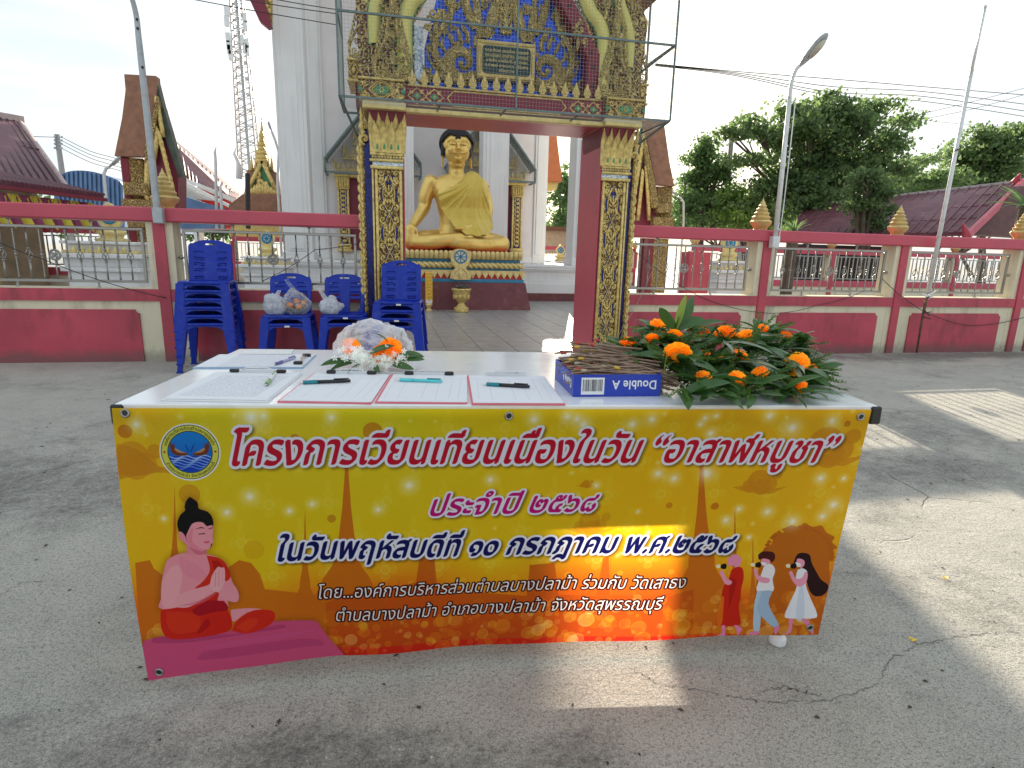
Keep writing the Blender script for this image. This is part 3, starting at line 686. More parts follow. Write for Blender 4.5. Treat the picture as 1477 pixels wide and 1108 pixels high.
# row of bud finials along the foot of the gable
nb_ = 17
for k in range(nb_):
    x = GX0+.09 + (GX1-GX0-.18)*k/(nb_-1)
    m = MB(); yb = 5.99
    m.ell((0, 0, .012), (.03,.014,.014), 8, 5); m.ell((0, -.002, .045), (.026,.012,.026), 8, 6)
    m.flame(0, .055, math.pi/2, .085, .018, 0, .004)
    for s_ in (-1, 1):
        m.flame(s_*.012, .02, math.pi/2-s_*.9, .05, .010, s_*1.3, .002); m.flame(s_*.012, .05, math.pi/2-s_*.6, .045, .009, s_*.9, .002)
    if k == 0: BUD = m.mesh('bud', M['gold'], True)
    o = link('bud', BUD, gate, (x-GC, yb-6.2, 2.6185))

# gable field of blue mirror mosaic (arch outline), continuing up above the frame
def arch_outline(x0, x1, zb, zs, zt, n=12):
    P = [(x0, zb), (x1, zb), (x1, zs)]
    c = (x0+x1)/2
    for i in range(1, n): 
        t = i/n; P.append((x1 + (c-x1)*t, zs + (zt-zs)*(1-(1-t)**2.0)*1.0))
    P.append((c, zt))
    for i in range(n-1, 0, -1):
        t = i/n; P.append((x0 + (c-x0)*t, zs + (zt-zs)*(1-(1-t)**2.0)))
    P.append((x0, zs)); return P
m = MB(); m.xz(arch_outline(.40+0, 1.99, 2.615, 3.0, 4.6), 6.20, 6.26); gb(m, 'mosaic_field', M['mosaic'])
# white glass strip with green lozenges at the left edge of the field
m = MB(); m.box(.28, .385, 6.195, 6.25, 2.63, 3.18); gb(m, 'glass_strip', M['mosaicw']); m = MB(); m.box(1.99, 2.03, 6.205, 6.25, 2.63, 3.10); gb(m, 'glass_strip', M['mosaicw'])
m = MB()
for k in range(4): m.xz([(.325, 2.75+k*.13), (.35, 2.785+k*.13), (.375, 2.75+k*.13), (.35, 2.715+k*.13)], 6.198, 6.2045)
gb(m, 'glass_lozenge', M['green'])
# maroon backing wings and inner beams
m = MB()
m.xz([(-.20,2.64),(.30,2.64),(.30,3.2),(.62,3.75),(1.15,5.2),(1.0,5.2),(.30,4.2),(-.22,3.4)], 6.10, 6.24)
m.xz([(2.04,2.64),(2.55,2.64),(2.60,3.4),(2.05,4.2),(1.35,5.2),(1.2,5.2),(1.75,3.75),(2.04,3.2)], 6.10, 6.24)
gb(m, 'gable_backing', M['carvingb'])
m = MB()
m.prism([Vector((1.97,6.03,2.64)),Vector((2.10,6.03,2.64)),Vector((2.10,6.03,3.02)),Vector((1.70,6.03,3.62)),Vector((1.56,6.03,3.62)),Vector((1.97,6.03,3.0))], (0,.30,0))
gb(m, 'inner_rake', M['maroon'])
m = MB()
for x, z in ((2.03,2.75),(2.03,2.92),(2.0,3.05),(1.88,3.24),(1.76,3.43)): m.xz([(x-.018,z),(x,z+.022),(x+.018,z),(x,z-.022)], 6.022, 6.0295)
gb(m, 'rake_stud', M['black'])

# big gold scrollwork over the mosaic
def scrollwork(sx):
    g_ = MB(); y = 6.19
    def X(u): return GC + sx*u
    def RB(pts, w, yy=y, **k): g_.ribbon([(X(u), z) for u, z in pts], w, yy, **k)
    def arc(cu, cz, r0, r1, a0, a1, n=20): return [(cu + (r0+(r1-r0)*i/(n-1))*math.cos(a0+(a1-a0)*i/(n-1)), cz + (r0+(r1-r0)*i/(n-1))*math.sin(a0+(a1-a0)*i/(n-1))) for i in range(n)]
    # main volute beside the plaque
    def W(n, a, b): return [a*(1-i/(n-1)) + b*i/(n-1) for i in range(n)]
    for k_, (ro, ww) in enumerate(((0, .040), (.055, .020), (-.05, .02))):
        P = arc(.42, 2.90, .165+ro, .035+max(0,ro*.3), -2.6, 2*math.pi-1.2, 30)
        RB(P, [ww*(.35+.65*math.sin(math.pi*min(1, i/29*1.1+.1))) for i in range(30)], y-(.01 if k_ == 0 else 0))
    g_.ell((X(.43), y-.02, 2.885), (.028,.02,.028), 10, 6)
    # stem rising from the volute and curling outwards to the foot corner
    RB([(.30,2.79),(.40,2.735),(.52,2.73),(.64,2.76),(.74,2.74),(.79,2.69)], W(6,.045,.02), y-.012)
    RB([(.52,2.78),(.60,2.82),(.66,2.90),(.69,3.0),(.66,3.12),(.58,3.22),(.52,3.32),(.50,3.44),(.53,3.56)], W(9,.045,.022), y-.008)
    RB([(.60,2.80),(.68,2.83),(.74,2.92),(.755,3.02)], W(4,.02,.008), y)
    g_.scroll(X(.66), 2.755, .05, math.pi, 1.3, -sx, .018, y-.01, 18); g_.scroll(X(.76), 2.735, .045, 0, 1.3, sx, .016, y-.005, 18)
    # flames off the outer stem
    for (u, z, a, L, w, b) in ((.69,2.95,.7,.11,.020,1.0),(.68,3.04,.9,.13,.022,1.0),(.64,3.14,1.0,.13,.022,.9),(.58,3.22,1.2,.14,.022,.8),(.53,3.32,1.3,.14,.022,.7),(.51,3.42,1.4,.15,.022,.6),
                              (.62,2.90,2.6,.09,.016,-.9),(.64,3.02,2.4,.10,.018,-1.0),(.60,3.12,2.3,.10,.018,-1.0),(.55,3.22,2.2,.10,.018,-1.0),
                              (.72,2.77,.5,.12,.018,.9),(.79,2.69,.1,.08,.016,.9),(.56,2.75,-.9,.07,.014,-.6),(.44,2.74,-1.4,.06,.014,.5),
                              (.30,3.04,1.9,.12,.020,-.8),(.36,3.07,1.6,.14,.022,-.5),(.43,3.08,1.35,.14,.022,-.2),(.50,3.05,1.05,.13,.020,.3),(.57,2.98,.8,.10,.018,.4),
                              (.34,2.99,1.7,.07,.014,-.5),(.48,2.99,1.2,.07,.014,.3)):
        g_.flame(X(u), z, a if sx > 0 else math.pi-a, L, w, b*sx, y)
        g_.flame(X(u), z, a if sx > 0 else math.pi-a, L*.6, w*.45, b*sx, y-.012)
    for (u, z, r) in ((.60,3.28,.035),(.70,3.08,.03),(.47,3.38,.03),(.40,3.20,.028),(.56,3.42,.03),(.62,2.86,.026)):
        g_.scroll(X(u), z, r, random.uniform(0,6), 1.4, sx, .011, y-.005, 14, leaves=2)
    # sword leaves flanking the upper centre
    for (u, z, a, L, w, b) in ((.20,3.13,1.95,.46,.050,-.25),(.24,3.13,1.35,.40,.045,.25),(.30,3.20,1.1,.42,.045,.4),(.12,3.22,1.75,.40,.04,-.2)):
        g_.flame(X(u*1.0), z, a if sx > 0 else math.pi-a, L, w, b*sx, y, 10); g_.flame(X(u), z+.03, a if sx > 0 else math.pi-a, L*.75, w*.35, b*sx, y-.03, 10)
    for k in range(7): g_.scroll(X(.20+.02*k+.07*(k%2)), 3.42+.10*k, .045, 0, 1.5, sx*(1 if k%2 else -1), .014, y, 16, leaves=3)
    RQ = random.Random(3 if sx > 0 else 4); placed = []; tries = 0
    while len(placed) < 22 and tries < 900:
        tries += 1; u = RQ.uniform(.05,.80); z = RQ.uniform(2.70,3.62)
        if u < .30 and z < 3.12: continue
        if u > .80-.42*max(0, z-3.0): continue
        if (u-.42)**2+(z-2.90)**2 < .20**2*.5: continue
        if any((u-a)**2+(z-b)**2 < .062**2 for a, b in placed): continue
        placed.append((u, z)); r = RQ.uniform(.022,.036)
        g_.scroll(X(u), z, r, RQ.uniform(0,6.28), 1.4, sx*RQ.choice((-1,1)), r*.42, y+.008, 14, leaves=3)
    gb(g_, 'scrollwork', M['carvedgold'], True)
scrollwork(-1); scrollwork(1)
g_ = MB(); y = 6.185
for k in range(6):
    z = 3.18+.085*k
    g_.flame(GC, z, math.pi/2, .16, .030, 0, y); 
    for s_ in (-1, 1): g_.flame(GC+s_*.01, z, math.pi/2-s_*.7, .13, .020, s_*.8, y); g_.scroll(GC+s_*.045, z+.03, .028, math.pi/2, 1.2, s_, .009, y, 12)
gb(g_, 'centre_lotus', M['carvedgold'], True)

# plaque
pl = MB(); px0, px1, pz0, pz1 = GC-.235, GC+.235, 2.80, 3.045
m = MB(); m.box(px0-.045, px1+.045, 6.10, 6.19, pz0-.045, pz1+.045); fr_ = gb(m, 'plaque_frame', M['gold2'])
m = MB()
for i in range(30):
    t = i/29; x = px0-.03+(px1-px0+.06)*t
    for z in (pz0-.026, pz1+.026): m.ell((x, 6.098, z), (.013,.014,.016), 6, 4)
for i in range(14):
    t = (i+.5)/14; z = pz0+(pz1-pz0)*t
    for x in (px0-.026, px1+.026): m.ell((x, 6.098, z), (.016,.014,.012), 6, 4)
gb(m, 'frame_beading', M['gold'], True)
plaque_m = mat('dark_green_stone', (.008,.028,.026), .25, var=.15)
c = .03
m = MB(); m.xz([(px0+c,pz0),(px1-c,pz0),(px1-c*.3,pz0+c*.3),(px1,pz0+c),(px1,pz1-c),(px1-c*.3,pz1-c*.3),(px1-c,pz1),(px0+c,pz1),(px0+c*.3,pz1-c*.3),(px0,pz1-c),(px0,pz0+c),(px0+c*.3,pz0+c*.3)], 6.088, 6.0995)
gb(m, 'plaque', plaque_m)

def text_mesh(body, size, mt, extrude=.0008, shear=0, align='CENTER', space=1.0, offset=0.0):
    cu = bpy.data.curves.new('txt', 'FONT'); cu.body = body; cu.size = size; cu.extrude = extrude; cu.shear = shear; cu.align_x = align; cu.space_character = space; cu.offset = offset; cu.resolution_u = 4
    o = bpy.data.objects.new('txt', cu); COL.objects.link(o)
    me = bpy.data.meshes.new_from_object(o); bpy.data.objects.remove(o); bpy.data.curves.remove(cu)
    me.materials.clear(); me.materials.append(mt); return me
letter_gold = mat('letter_gold', (.75,.60,.25), .4, .3)
for k, s in enumerate(('ร.ต.ต.สังเวย นางเปลื้อง สุวรรณศรี', 'คุณแม่มณี นางสำริด สุวรรณดี', 'นายชัย นางจันทร์ คูสุวรรณ', 'ด.ต.พงษ์ นางสมควร ศรีโอฬาร', 'สร้างถวาย')):
    me = text_mesh(s, .038, letter_gold, .0006)
    ww = max(v.co.x for v in me.vertices) - min(v.co.x for v in me.vertices)
    sc_ = min(1, .42/ww)
    link('lettering', me, gate, (0, 6.086-6.2, pz1-.055-k*.043), (math.pi/2, 0, 0), (sc_, 1, 1))

# green-edged serpent arches either side of the field, and the corner flames
def serpent(sx, pts, w, yy):
    a = MB(); P = [(GC+sx*u, z) for u, z in pts]
    a.ribbon(P, w*1.13, yy+.012, .03); b = MB(); b.ribbon(P, w, yy, .05)
    gb(a, 'serpent_edging', M['green'], True); gb(b, 'serpent_band', M['yelgreen'], True)
def smooth_pts(P, n=5):
    out = []
    for i in range(len(P)-1):
        p0 = P[max(i-1,0)]; p1 = P[i]; p2 = P[i+1]; p3 = P[min(i+2,len(P)-1)]
        for k in range(n):
            t = k/n
            out.append(tuple(.5*((2*p1[j]) + (-p0[j]+p2[j])*t + (2*p0[j]-5*p1[j]+4*p2[j]-p3[j])*t*t + (-p0[j]+3*p1[j]-3*p2[j]+p3[j])*t**3) for j in range(len(p1))))
    out.append(P[-1]); return out
for sx in (-1, 1):
    serpent(sx, smooth_pts([(.965,2.70),(.965,3.00),(.96,3.17),(.91,3.31),(.82,3.40),(.76,3.50),(.70,3.66),(.60,3.9)]), .066, 6.05)
    serpent(sx, smooth_pts([(1.23,2.95),(1.23,3.20),(1.19,3.36),(1.12,3.50),(1.06,3.68),(.90,4.0)]), .055, 6.07)
    k = MB(); f = MB()
    def X(u): return GC + sx*u
    def fl(mm, u, z, a, L, w, b, yy, n=8): mm.flame(X(u), z, a if sx > 0 else math.pi-a, L, w, b*sx, yy, n)
    # inner hooked head where the band turns
    for (u, z, r, h) in ((.70,3.24,.055,1),(.66,3.20,.035,-1),(.76,3.13,.03,1)): k.scroll(X(u), z, r, 1.0, 1.3, sx*h, .018, 6.02, 18, leaves=3)
    fl(k, .68, 3.15, -1.4, .10, .02, -.5, 6.02)
    # bell shaped corner ornament: body outline filled with scrolls
    def bell(u0, z0, sc_, yy):
        for s_ in (-1, 1):
            k.ribbon([(X(u0+s_*x*sc_), z0+z*sc_) for x, z in smooth_pts([(.02,0.0),(.15,.02),(.165,.12),(.13,.22),(.07,.33),(.045,.45),(.035,.60)])], [.016*sc_]*31, yy)
            for q, (x, z, r) in enumerate(((.105,.09,.042),(.055,.055,.03),(.09,.185,.032),(.045,.27,.026),(.03,.38,.02),(.045,.15,.03),(.02,.48,.014))):
                k.scroll(X(u0+s_*x*sc_), z0+z*sc_, r*sc_, q*1.3, 1.4, s_*sx, .011*sc_, yy, 14, leaves=1)
            for q in range(9):
                t = q/8; fl(k, u0+s_*(.155-.12*t)*sc_, z0+(.12+.44*t)*sc_, (math.pi/2-s_*.55), .085*sc_, .014*sc_, s_*.9, yy+.004)
        for q in range(3): k.ribbon([(X(u0-.14*sc_), z0+(.02+.018*q)*sc_), (X(u0), z0+(.0+.018*q)*sc_), (X(u0+.14*sc_), z0+(.02+.018*q)*sc_)], .008*sc_, yy-.002)
        fl(k, u0, z0+.12*sc_, math.pi/2, .14*sc_, .03*sc_, 0, yy-.004); fl(k, u0, z0+.55*sc_, math.pi/2+.1, .45*sc_, .035*sc_, -.3, yy)
    bell(1.075, 2.655, .96, 5.995)
    bell(1.33, 2.83, .80, 6.13)
    for q in range(9): k.scroll(X(1.20+.05*(q%3)), 3.30+.09*q, .045, q, 1.4, sx, .014, 6.04, 14, leaves=3)
    for q in range(7): fl(k, .95+.02*q, 3.35+.09*q, 1.3, .13, .02, .8, 6.03); k.scroll(X(.97), 3.02+.11*q, .028, q, 1.3, -sx, .010, 6.04, 12, leaves=2)
    gb(k, 'corner_ornament', M['carvedgold'], True)
    # stepped entablature behind (the deeper bay of the gate)
    m = MB(); xx = sorted((X(1.17), X(1.48))); m.bbox(xx[0], xx[1], 6.14, 6.60, 2.66, 2.82, .006); gb(m, 'entablature_step', M['carving'])
    m = MB(); m.bbox(xx[0]-.01, xx[1]+.01, 6.12, 6.61, 2.8205, 2.842, .005); m.bbox(xx[0]-.01, xx[1]+.01, 6.12, 6.61, 2.638, 2.6595, .005)
    yy = 6.139
    for q in range(3):
        cx_ = xx[0]+.05+q*.105; m.ribbon([(cx_-.05,2.74),(cx_,2.81),(cx_+.05,2.74),(cx_,2.67),(cx_-.05,2.74)], .006, yy, .008); m.ell((cx_,yy-.004,2.74),(.022,.006,.026),8,4)
    gb(m, 'step_frieze', M['gold'], True)
    m = MB(); xx = sorted((X(1.20), X(1.42))); m.loft([[(a, b, 2.637) for a, b in ((xx[0],6.16),(xx[1],6.16),(xx[1],6.6),(xx[0],6.6))], [(a, b, 2.44) for a, b in ((xx[0],6.2),(xx[0]+.12 if sx < 0 else xx[1]-.06,6.2),(xx[1]-.06,6.6),(xx[0],6.6))]]); gb(m, 'bracket', M['maroon'])
    for q in range(4):
        pass
# roof over the gate, above the frame of the picture
m = MB()
for sx in (-1, 1):
    m.prism([Vector((GC,5.95,5.6)),Vector((GC+sx*.75,5.95,4.5)),Vector((GC+sx*1.45,5.95,3.75)),Vector((GC+sx*1.50,5.95,3.68)),Vector((GC+sx*1.50,5.95,3.60)),Vector((GC+sx*.72,5.95,4.38)),Vector((GC,5.95,5.45))], (0,.9,0))
gb(m, 'gate_roof', M['roofo'])
m = MB(); m.xz([(GC-.95,3.9),(GC+.95,3.9),(GC,5.35)], 6.27, 6.5); gb(m, 'gable_back', M['maroon'])
m = MB(); m.lathe([(.10,0),(.12,.1),(.06,.2),(.07,.3),(.03,.5),(.0,1.0)], (GC,6.35,5.55), 10); gb(m, 'gate_spire', M['gold2'])

# ---- steel frame cage with netting over the gable
cage = empty('bird_netting_cage', (GC, 5.7, 2.4), 0, 'grey steel frame with wire netting hung across the gable of the gateway', 'cage')
cy0, cy1 = 5.66, 6.1
cxs = (-.36, GC+.01, 2.70); czs = (2.40, 3.06, 4.2)
cm = MB()
for z in czs: cm.bar((cxs[0],cy0,z), (cxs[2],cy0,z), .017)
for x in cxs: cm.bar((x,cy0-.012,czs[0]), (x,cy0-.012,czs[-1]), .015)
for z in czs:
    for x in (cxs[0], cxs[2]): cm.bar((x,cy0,z), (x+(.0 if x < 0 else -.0),cy1+.2,z), .018)
for x in (cxs[0], cxs[2]): cm.bar((x,cy1+.2,czs[0]), (x,cy1+.2,czs[-1]), .018)
cm.bar((cxs[0],cy0,2.40), (cxs[0]+.12,6.15,2.17), .02); cm.bar((cxs[2],cy0,2.40), (cxs[2]-.18,6.15,2.20), .02)
cm.bar((cxs[2],cy0,3.06), (cxs[2]-.16,6.1,2.92), .016)
cm.bar((cxs[0],cy1+.2,2.40), (cxs[2],cy1+.2,2.405), .018)
for x in (.5, 1.1, 1.8): cm.bar((x,cy0,2.40), (x,cy1-.1,2.404), .014)
o = cm.build('cage_frame', M['cage'], cage); o.matrix_parent_inverse = Matrix.Translation((-GC,-5.7,-2.4))
nm = MB()
def wire(a, b, r=.0007): nm.bar(a, b, r*2)
x = cxs[0]
while x < cxs[2]: wire((x,cy0+.004,2.41), (x,cy0+.004,4.2)); x += .031
z = 2.41
while z < 4.2: wire((cxs[0],cy0+.004,z), (cxs[2],cy0+.004,z)); z += .031
for xx in (cxs[0], cxs[2]):
    yv = cy0
    while yv < cy1+.2: wire((xx,yv,2.41), (xx,yv,4.2)); yv += .03
    z = 2.41
    while z < 4.2: wire((xx,cy0,z), (xx,cy1+.2,z)); z += .03
yv = cy0
while yv < cy1-.0: wire((cxs[0],yv,2.402), (cxs[2],yv,2.402)); yv += .03
o = nm.build('netting', M['net'], cage, fix=False); o.matrix_parent_inverse = Matrix.Translation((-GC,-5.7,-2.4)); o['kind'] = 'stuff'
# ================================================================ temple hall
TY = 14.0
temple = empty('temple_hall', (1.3, TY, 0), 0, 'large white temple hall with tall square columns and gold framed windows', 'temple')
def tb(m, name, mt, smooth=False, parent=None, auto=None):
    o = m.build(name, mt, parent or temple, smooth)
    if (parent or temple) is temple: o.matrix_parent_inverse = Matrix.Translation((-1.3, -TY, 0))
    if auto: smooth_by_angle(o, auto)
    return o
COLX = [-1.875, .35, 2.50, 4.71]
# podium with stepped mouldings
x0, x1, yb = -2.25, 5.05, 31
m = MB(); m.box(x0-.06, x1+.06, TY-.17, yb, .0, .20); tb(m, 'podium_foot', M['maroon2'])
m = MB()
for e, z0, z1 in ((.05,.2005,.42),(.02,.42,.50),(-.02,.50,.72),(.02,.72,.76),(.05,.76,.80)):
    m.box(x0-e, x1+e, TY-.10-e, yb, z0, z1-.0008)
tb(m, 'podium', M['white'])
m = MB(); m.bbox(x0-.0, x1+.0, TY-.16, yb, .80, .86, .012); tb(m, 'podium_ledge', M['white'])
ZT = 9.2
for cx in COLX:
    m = MB(); w = .30
    m.bbox(cx-w, cx+w, TY-.02, TY+.58, .8605, ZT, .01)
    m.bbox(cx-w+.07, cx+w-.07, TY-.05, TY+.61, 1.05, ZT-.1, .008)
    m.bbox(cx-w+.16, cx+w-.16, TY-.075, TY+.63, 1.10, ZT-.2, .008)
    m.bbox(cx-w-.03, cx+w+.03, TY-.09, TY+.64, .8603, 1.03, .012)
    tb(m, 'column', M['white'])
for yy in (18.6, 22.5, 26.5):
    m = MB(); m.bbox(4.36, 4.96, yy, yy+.6, .8605, ZT, .01); tb(m, 'column', M['white'])
    m = MB(); m.bbox(-2.17, -1.57, yy, yy+.6, .8605, ZT, .01); tb(m, 'column', M['white'])
WY = 16.0
m = MB(); m.box(-1.72, 4.20, WY, 29, .8605, ZT); tb(m, 'wall', M['wall'])
m = MB()
for a, b in ((-1.76,-1.40),(3.90,4.25)):
    m.bbox(a, b, WY-.05, WY+.3, .861, ZT, .01); m.bbox(a+.06, b-.06, WY-.075, WY+.3, 1.1, ZT, .008)
m.bbox(-1.75, 4.24, WY-.03, WY+.1, .861, 1.02, .01)
tb(m, 'wall_pilaster', M['white'])
# entablature and big gabled roof, unseen, raised to let the sun under the eave
m = MB(); m.box(-2.5, 5.3, TY-.2, 30.5, ZT, ZT+.4); tb(m, 'entablature', M['white'])
m = MB(); cx = 1.4
for s_ in (-1, 1):
    m.prism([Vector((cx,TY-.9,14.6)),Vector((cx+s_*2.0,TY-.9,11.6)),Vector((cx+s_*4.1,TY-.9,9.5)),Vector((cx+s_*4.1,TY-.9,9.3)),Vector((cx+s_*2.0,TY-.9,11.35)),Vector((cx,TY-.9,14.3))], (0,17,0))
tb(m, 'roof', M['roofo'])
m = MB(); m.xz([(cx-3.2,9.62),(cx+3.2,9.62),(cx+1.9,11.2),(cx,14.2),(cx-1.9,11.2)], TY+.3, TY+.5); tb(m, 'gable', M['maroon'])
# bargeboard tip hanging left of the first column
m = MB(); P = [at(300,-260,Y=TY-.8), at(392,38,Y=TY-.8), at(386,40,Y=TY-.8), at(374,30,Y=TY-.8), at(352,-18,Y=TY-.8), at(290,-250,Y=TY-.8)]; m.prism(P, (0,.16,0)); tb(m, 'bargeboard', M['maroon'])
m = MB()
P = [at(378,-50,Y=TY-.62), at(392,-50,Y=TY-.62), at(392,36,Y=TY-.62), at(386,22,Y=TY-.62), at(381,8,Y=TY-.62)]; m.prism(P, (0,.1,0))
for k in range(9): 
    q = at(384+(k%2)*4, -40+8*k, Y=TY-.63); m.ell(q, (.05,.03,.06), 6, 4)
tb(m, 'gilded_fringe', M['gold'], True)

# ---- gilded windows with cages
def gold_window(cx, label):
    w = empty('window', (cx-1.3, WY-TY, 0), 0); w.parent = temple
    def wb(m_, name, mt, smooth=False):
        return m_.build(name, mt, w, smooth)
    m = MB(); m.box(-.62, .62, -.06, -.002, 1.10, 2.86); wb(m, 'shutter', M['maroon'])
    for s_ in (-1, 1):
        m = MB(); a = s_*.76; m.bbox(a-.12, a+.12, -.20, .0, 1.22, 2.80, .01); wb(m, 'frame_core', M['mosaicd'])
    m = MB()
    for s_ in (-1, 1):
        a = s_*.76
        for dx in (-.115, .115): m.bbox(a+dx-.025, a+dx+.025, -.225, -.19, 1.25, 2.6, .006)
        for q in range(12):
            z = 1.32+q*.108
            m.xz([(a-.075,z),(a,z+.045),(a+.075,z),(a,z-.045)], -.225, -.20); m.ell((a,-.22,z), (.03,.03,.03), 6, 4)
            for t_ in (-1,1): m.flame(a+t_*.05, z+.02, math.pi/2-t_*.4, .09, .020, t_*.9, -.205)
        for z0, z1, e in ((1.06,1.12,.06),(1.12,1.18,.03),(1.18,1.25,.05),(2.56,2.61,.03),(2.61,2.84,.04)): m.bbox(a-.12-e, a+.12+e, -.22-e, .0, z0, z1, .01)
        for q in range(5): m.flame(a-.12+.06*q, 2.60, math.pi/2, .24, .032, 0, -.27)
    m.bbox(-.98, .98, -.24, 0, 2.845, 2.92, .01)
    for t in range(4):
        hw = .98-.23*t; z0 = 2.92+.34*t
        m.bbox(-hw, hw, -.28+.03*t, 0, z0, z0+.06, .01); m.bbox(-hw+.05, hw-.05, -.24+.03*t, 0, z0+.06, z0+.14, .01)
        n_ = int(hw*2/.11)
        for q in range(n_+1):
            x = -hw+.04 + (2*hw-.08)*q/n_; m.flame(x, z0+.12, math.pi/2, .15+(.09 if q in (0,n_) else 0), .035, 0, -.25+.03*t)
        for s_ in (-1,1): m.scroll(s_*(hw-.06), z0+.20, .06, math.pi/2, 1.2, s_, .028, -.22+.03*t, 12, leaves=3)
        m.ell((0,-.25+.03*t,z0+.24), (.12,.08,.14), 10, 7); m.flame(0, z0+.28, math.pi/2, .26, .07, 0, -.28)
    m.lathe([(.12,0),(.13,.04),(.06,.10),(.07,.14),(.03,.2),(.0,.30)], (0,-.1,4.18), 10)
    wb(m, 'gilded_surround', M['gold'], True)
    HW, ZA, ZB, ZC = 1.125, 2.90, 3.21, 4.60; fc = -.60
    m = MB(); A = (-HW, ZA); Bp = (HW, ZA); A2 = (-HW, ZB); B2 = (HW, ZB); T = (0, ZC)
    for a, b in ((A,Bp),(A,A2),(Bp,B2),(A2,T),(B2,T)): m.bar((a[0],fc,a[1]), (b[0],fc,b[1]), .045)
    for a in (A,Bp,A2,B2,T): m.bar((a[0],fc,a[1]), (a[0],0,a[1]), .04)
    for a, b in ((A2,T),(B2,T)):
        m.prism([Vector((a[0],-.58,a[1])),Vector((b[0],-.58,b[1])),Vector((b[0],-.02,b[1])),Vector((a[0],-.02,a[1]))], (0,0,.012))
    wb(m, 'cage_frame', M['cage'])
    m = MB(); sl = (ZC-ZB)/HW
    k = -HW+.03
    while k < HW: m.bar((k,fc+.01,ZA), (k,fc+.01,ZC-abs(k)*sl), .005); k += .045
    z = ZA+.03
    while z < ZC-.05:
        hw = HW if z < ZB else (ZC-z)/sl; m.bar((-hw,fc+.01,z), (hw,fc+.01,z), .005); z += .045
    o = m.build('netting', M['net'], w, fix=False); o['kind'] = 'stuff'
    return w
wl_ = gold_window((at(541,300,Y=WY).x), None)
wr_ = gold_window((at(703,300,Y=WY).x), None)

# ================================================================ plinth and seated statue
BX, BY = 1.40, 12.25
plinth = empty('statue_plinth', (BX, BY, 0), 0, 'stepped plinth banded in maroon, blue, red and gold under the golden statue', 'plinth')
yf = 11.50 - BY               # local front
m = MB(); m.loft([[(-1.41,yf-.02,0),(1.41,yf-.02,0),(1.41,1.2,0),(-1.41,1.2,0)], [(-1.30,yf+.06,.545),(1.30,yf+.06,.545),(1.30,1.1,.545),(-1.30,1.1,.545)]]); m.build('plinth_base', M['maroon2'], plinth)
m = MB(); m.bbox(-1.27,1.27,yf+.06,1.05,.5455,.61,.006); m.bbox(-1.20,1.20,yf+.14,1.0,.76,.99,.006); m.build('blue_band', M['blueband'], plinth)
m = MB(); m.box(-1.24,1.24,yf+.10,1.0,.6105,.7595); m.build('red_band', M['redband'], plinth)
m = MB(); n_ = 21
for k in range(n_):
    x = -1.24+2.48*k/(n_-1)
    m.prism([Vector((x-.062,yf+.075,.755)),Vector((x-.055,yf+.07,.71)),Vector((x,yf+.06,.622)),Vector((x+.055,yf+.07,.71)),Vector((x+.062,yf+.075,.755))], (0,.03,0))
    m.prism([Vector((x-.036,yf+.06,.745)),Vector((x,yf+.05,.66)),Vector((x+.036,yf+.06,.745))], (0,.03,0))
m.bbox(-1.27,1.27,yf+.07,1.02,.7405,.775,.008)
m.build('petal_border', M['gold2'], plinth)
m = MB()
for ph in (0, math.pi):
    m.tube([(-1.24+2.48*i/140, yf+.10+.028*math.cos(i*.55+ph), .872+.030*math.sin(i*.55+ph)) for i in range(141)], .034, 6)
m.build('rope_moulding', M['gold2'], plinth, True)
m = MB(); n_ = 27; m.box(-1.23,1.23,yf+.10,1.0,.9905,1.115)
for k in range(n_):
    x = -1.23+2.46*(k+.5)/n_; w = .043
    m.loft([[(x-w*e,yf+.095-.05*s_,z),(x-w*.5*e,yf+.07-.05*s_,z),(x+w*.5*e,yf+.07-.05*s_,z),(x+w*e,yf+.095-.05*s_,z),(x+w*e,yf+.12,z),(x-w*e,yf+.12,z)] for e, s_, z in ((.7,.0,.985),(1,.5,1.0),(1,.9,1.06),(1,1,1.10),(.75,.9,1.13),(.3,.6,1.145))])
petal = m.build('lotus_petal_band', M['gold2'], plinth); smooth_by_angle(petal, 50)
m = MB(); m.box(-1.18,1.18,yf+.13,1.0,1.1155,1.135); m.build('plinth_top', M['redband'], plinth)
# wheel shield
m = MB(); y = yf-.03
m.xz([(x*1.0,.62+z) for x,z in smooth_pts([(-.20,.0),(-.17,.13),(-.10,.20),(-.17,.30),(-.19,.42),(-.15,.52),(0,.56),(.15,.52),(.19,.42),(.17,.30),(.10,.20),(.17,.13),(.20,.0),(.1,-.02),(-.1,-.02),(-.20,0)],3)[:-1]], y, y+.10)
m.ribbon(smooth_pts([(-.15,.63),(-.12,.74),(-.03,.82)]), .018, y, .02); m.ribbon(smooth_pts([(.15,.63),(.12,.74),(.03,.82)]), .018, y, .02)
m.flame(0,.63,math.pi/2,.18,.04,0,y)
sh = m.build('wheel_shield', M['gold2'], plinth)
m = MB(); c = (0, 1.03)
m.ribbon([(.115*math.cos(a), 1.03+.115*math.sin(a)) for a in [i*math.pi/12 for i in range(25)]], .013, y-.001, .012)
for k in range(8): a = k*math.pi/4; m.ribbon([(.02*math.cos(a),1.03+.02*math.sin(a)),(.11*math.cos(a),1.03+.11*math.sin(a))], .009, y-.001, .01)
m.ell((0,y-.002,1.03),(.028,.012,.028),10,6)
m.build('wheel', M['blueband'], plinth)
m = MB(); m.xz([(.128*math.cos(a),1.03+.128*math.sin(a)) for a in [i*math.pi/14 for i in range(28)]], y-.0008, y+.01); m.build('wheel_disc', M['cream'], plinth)

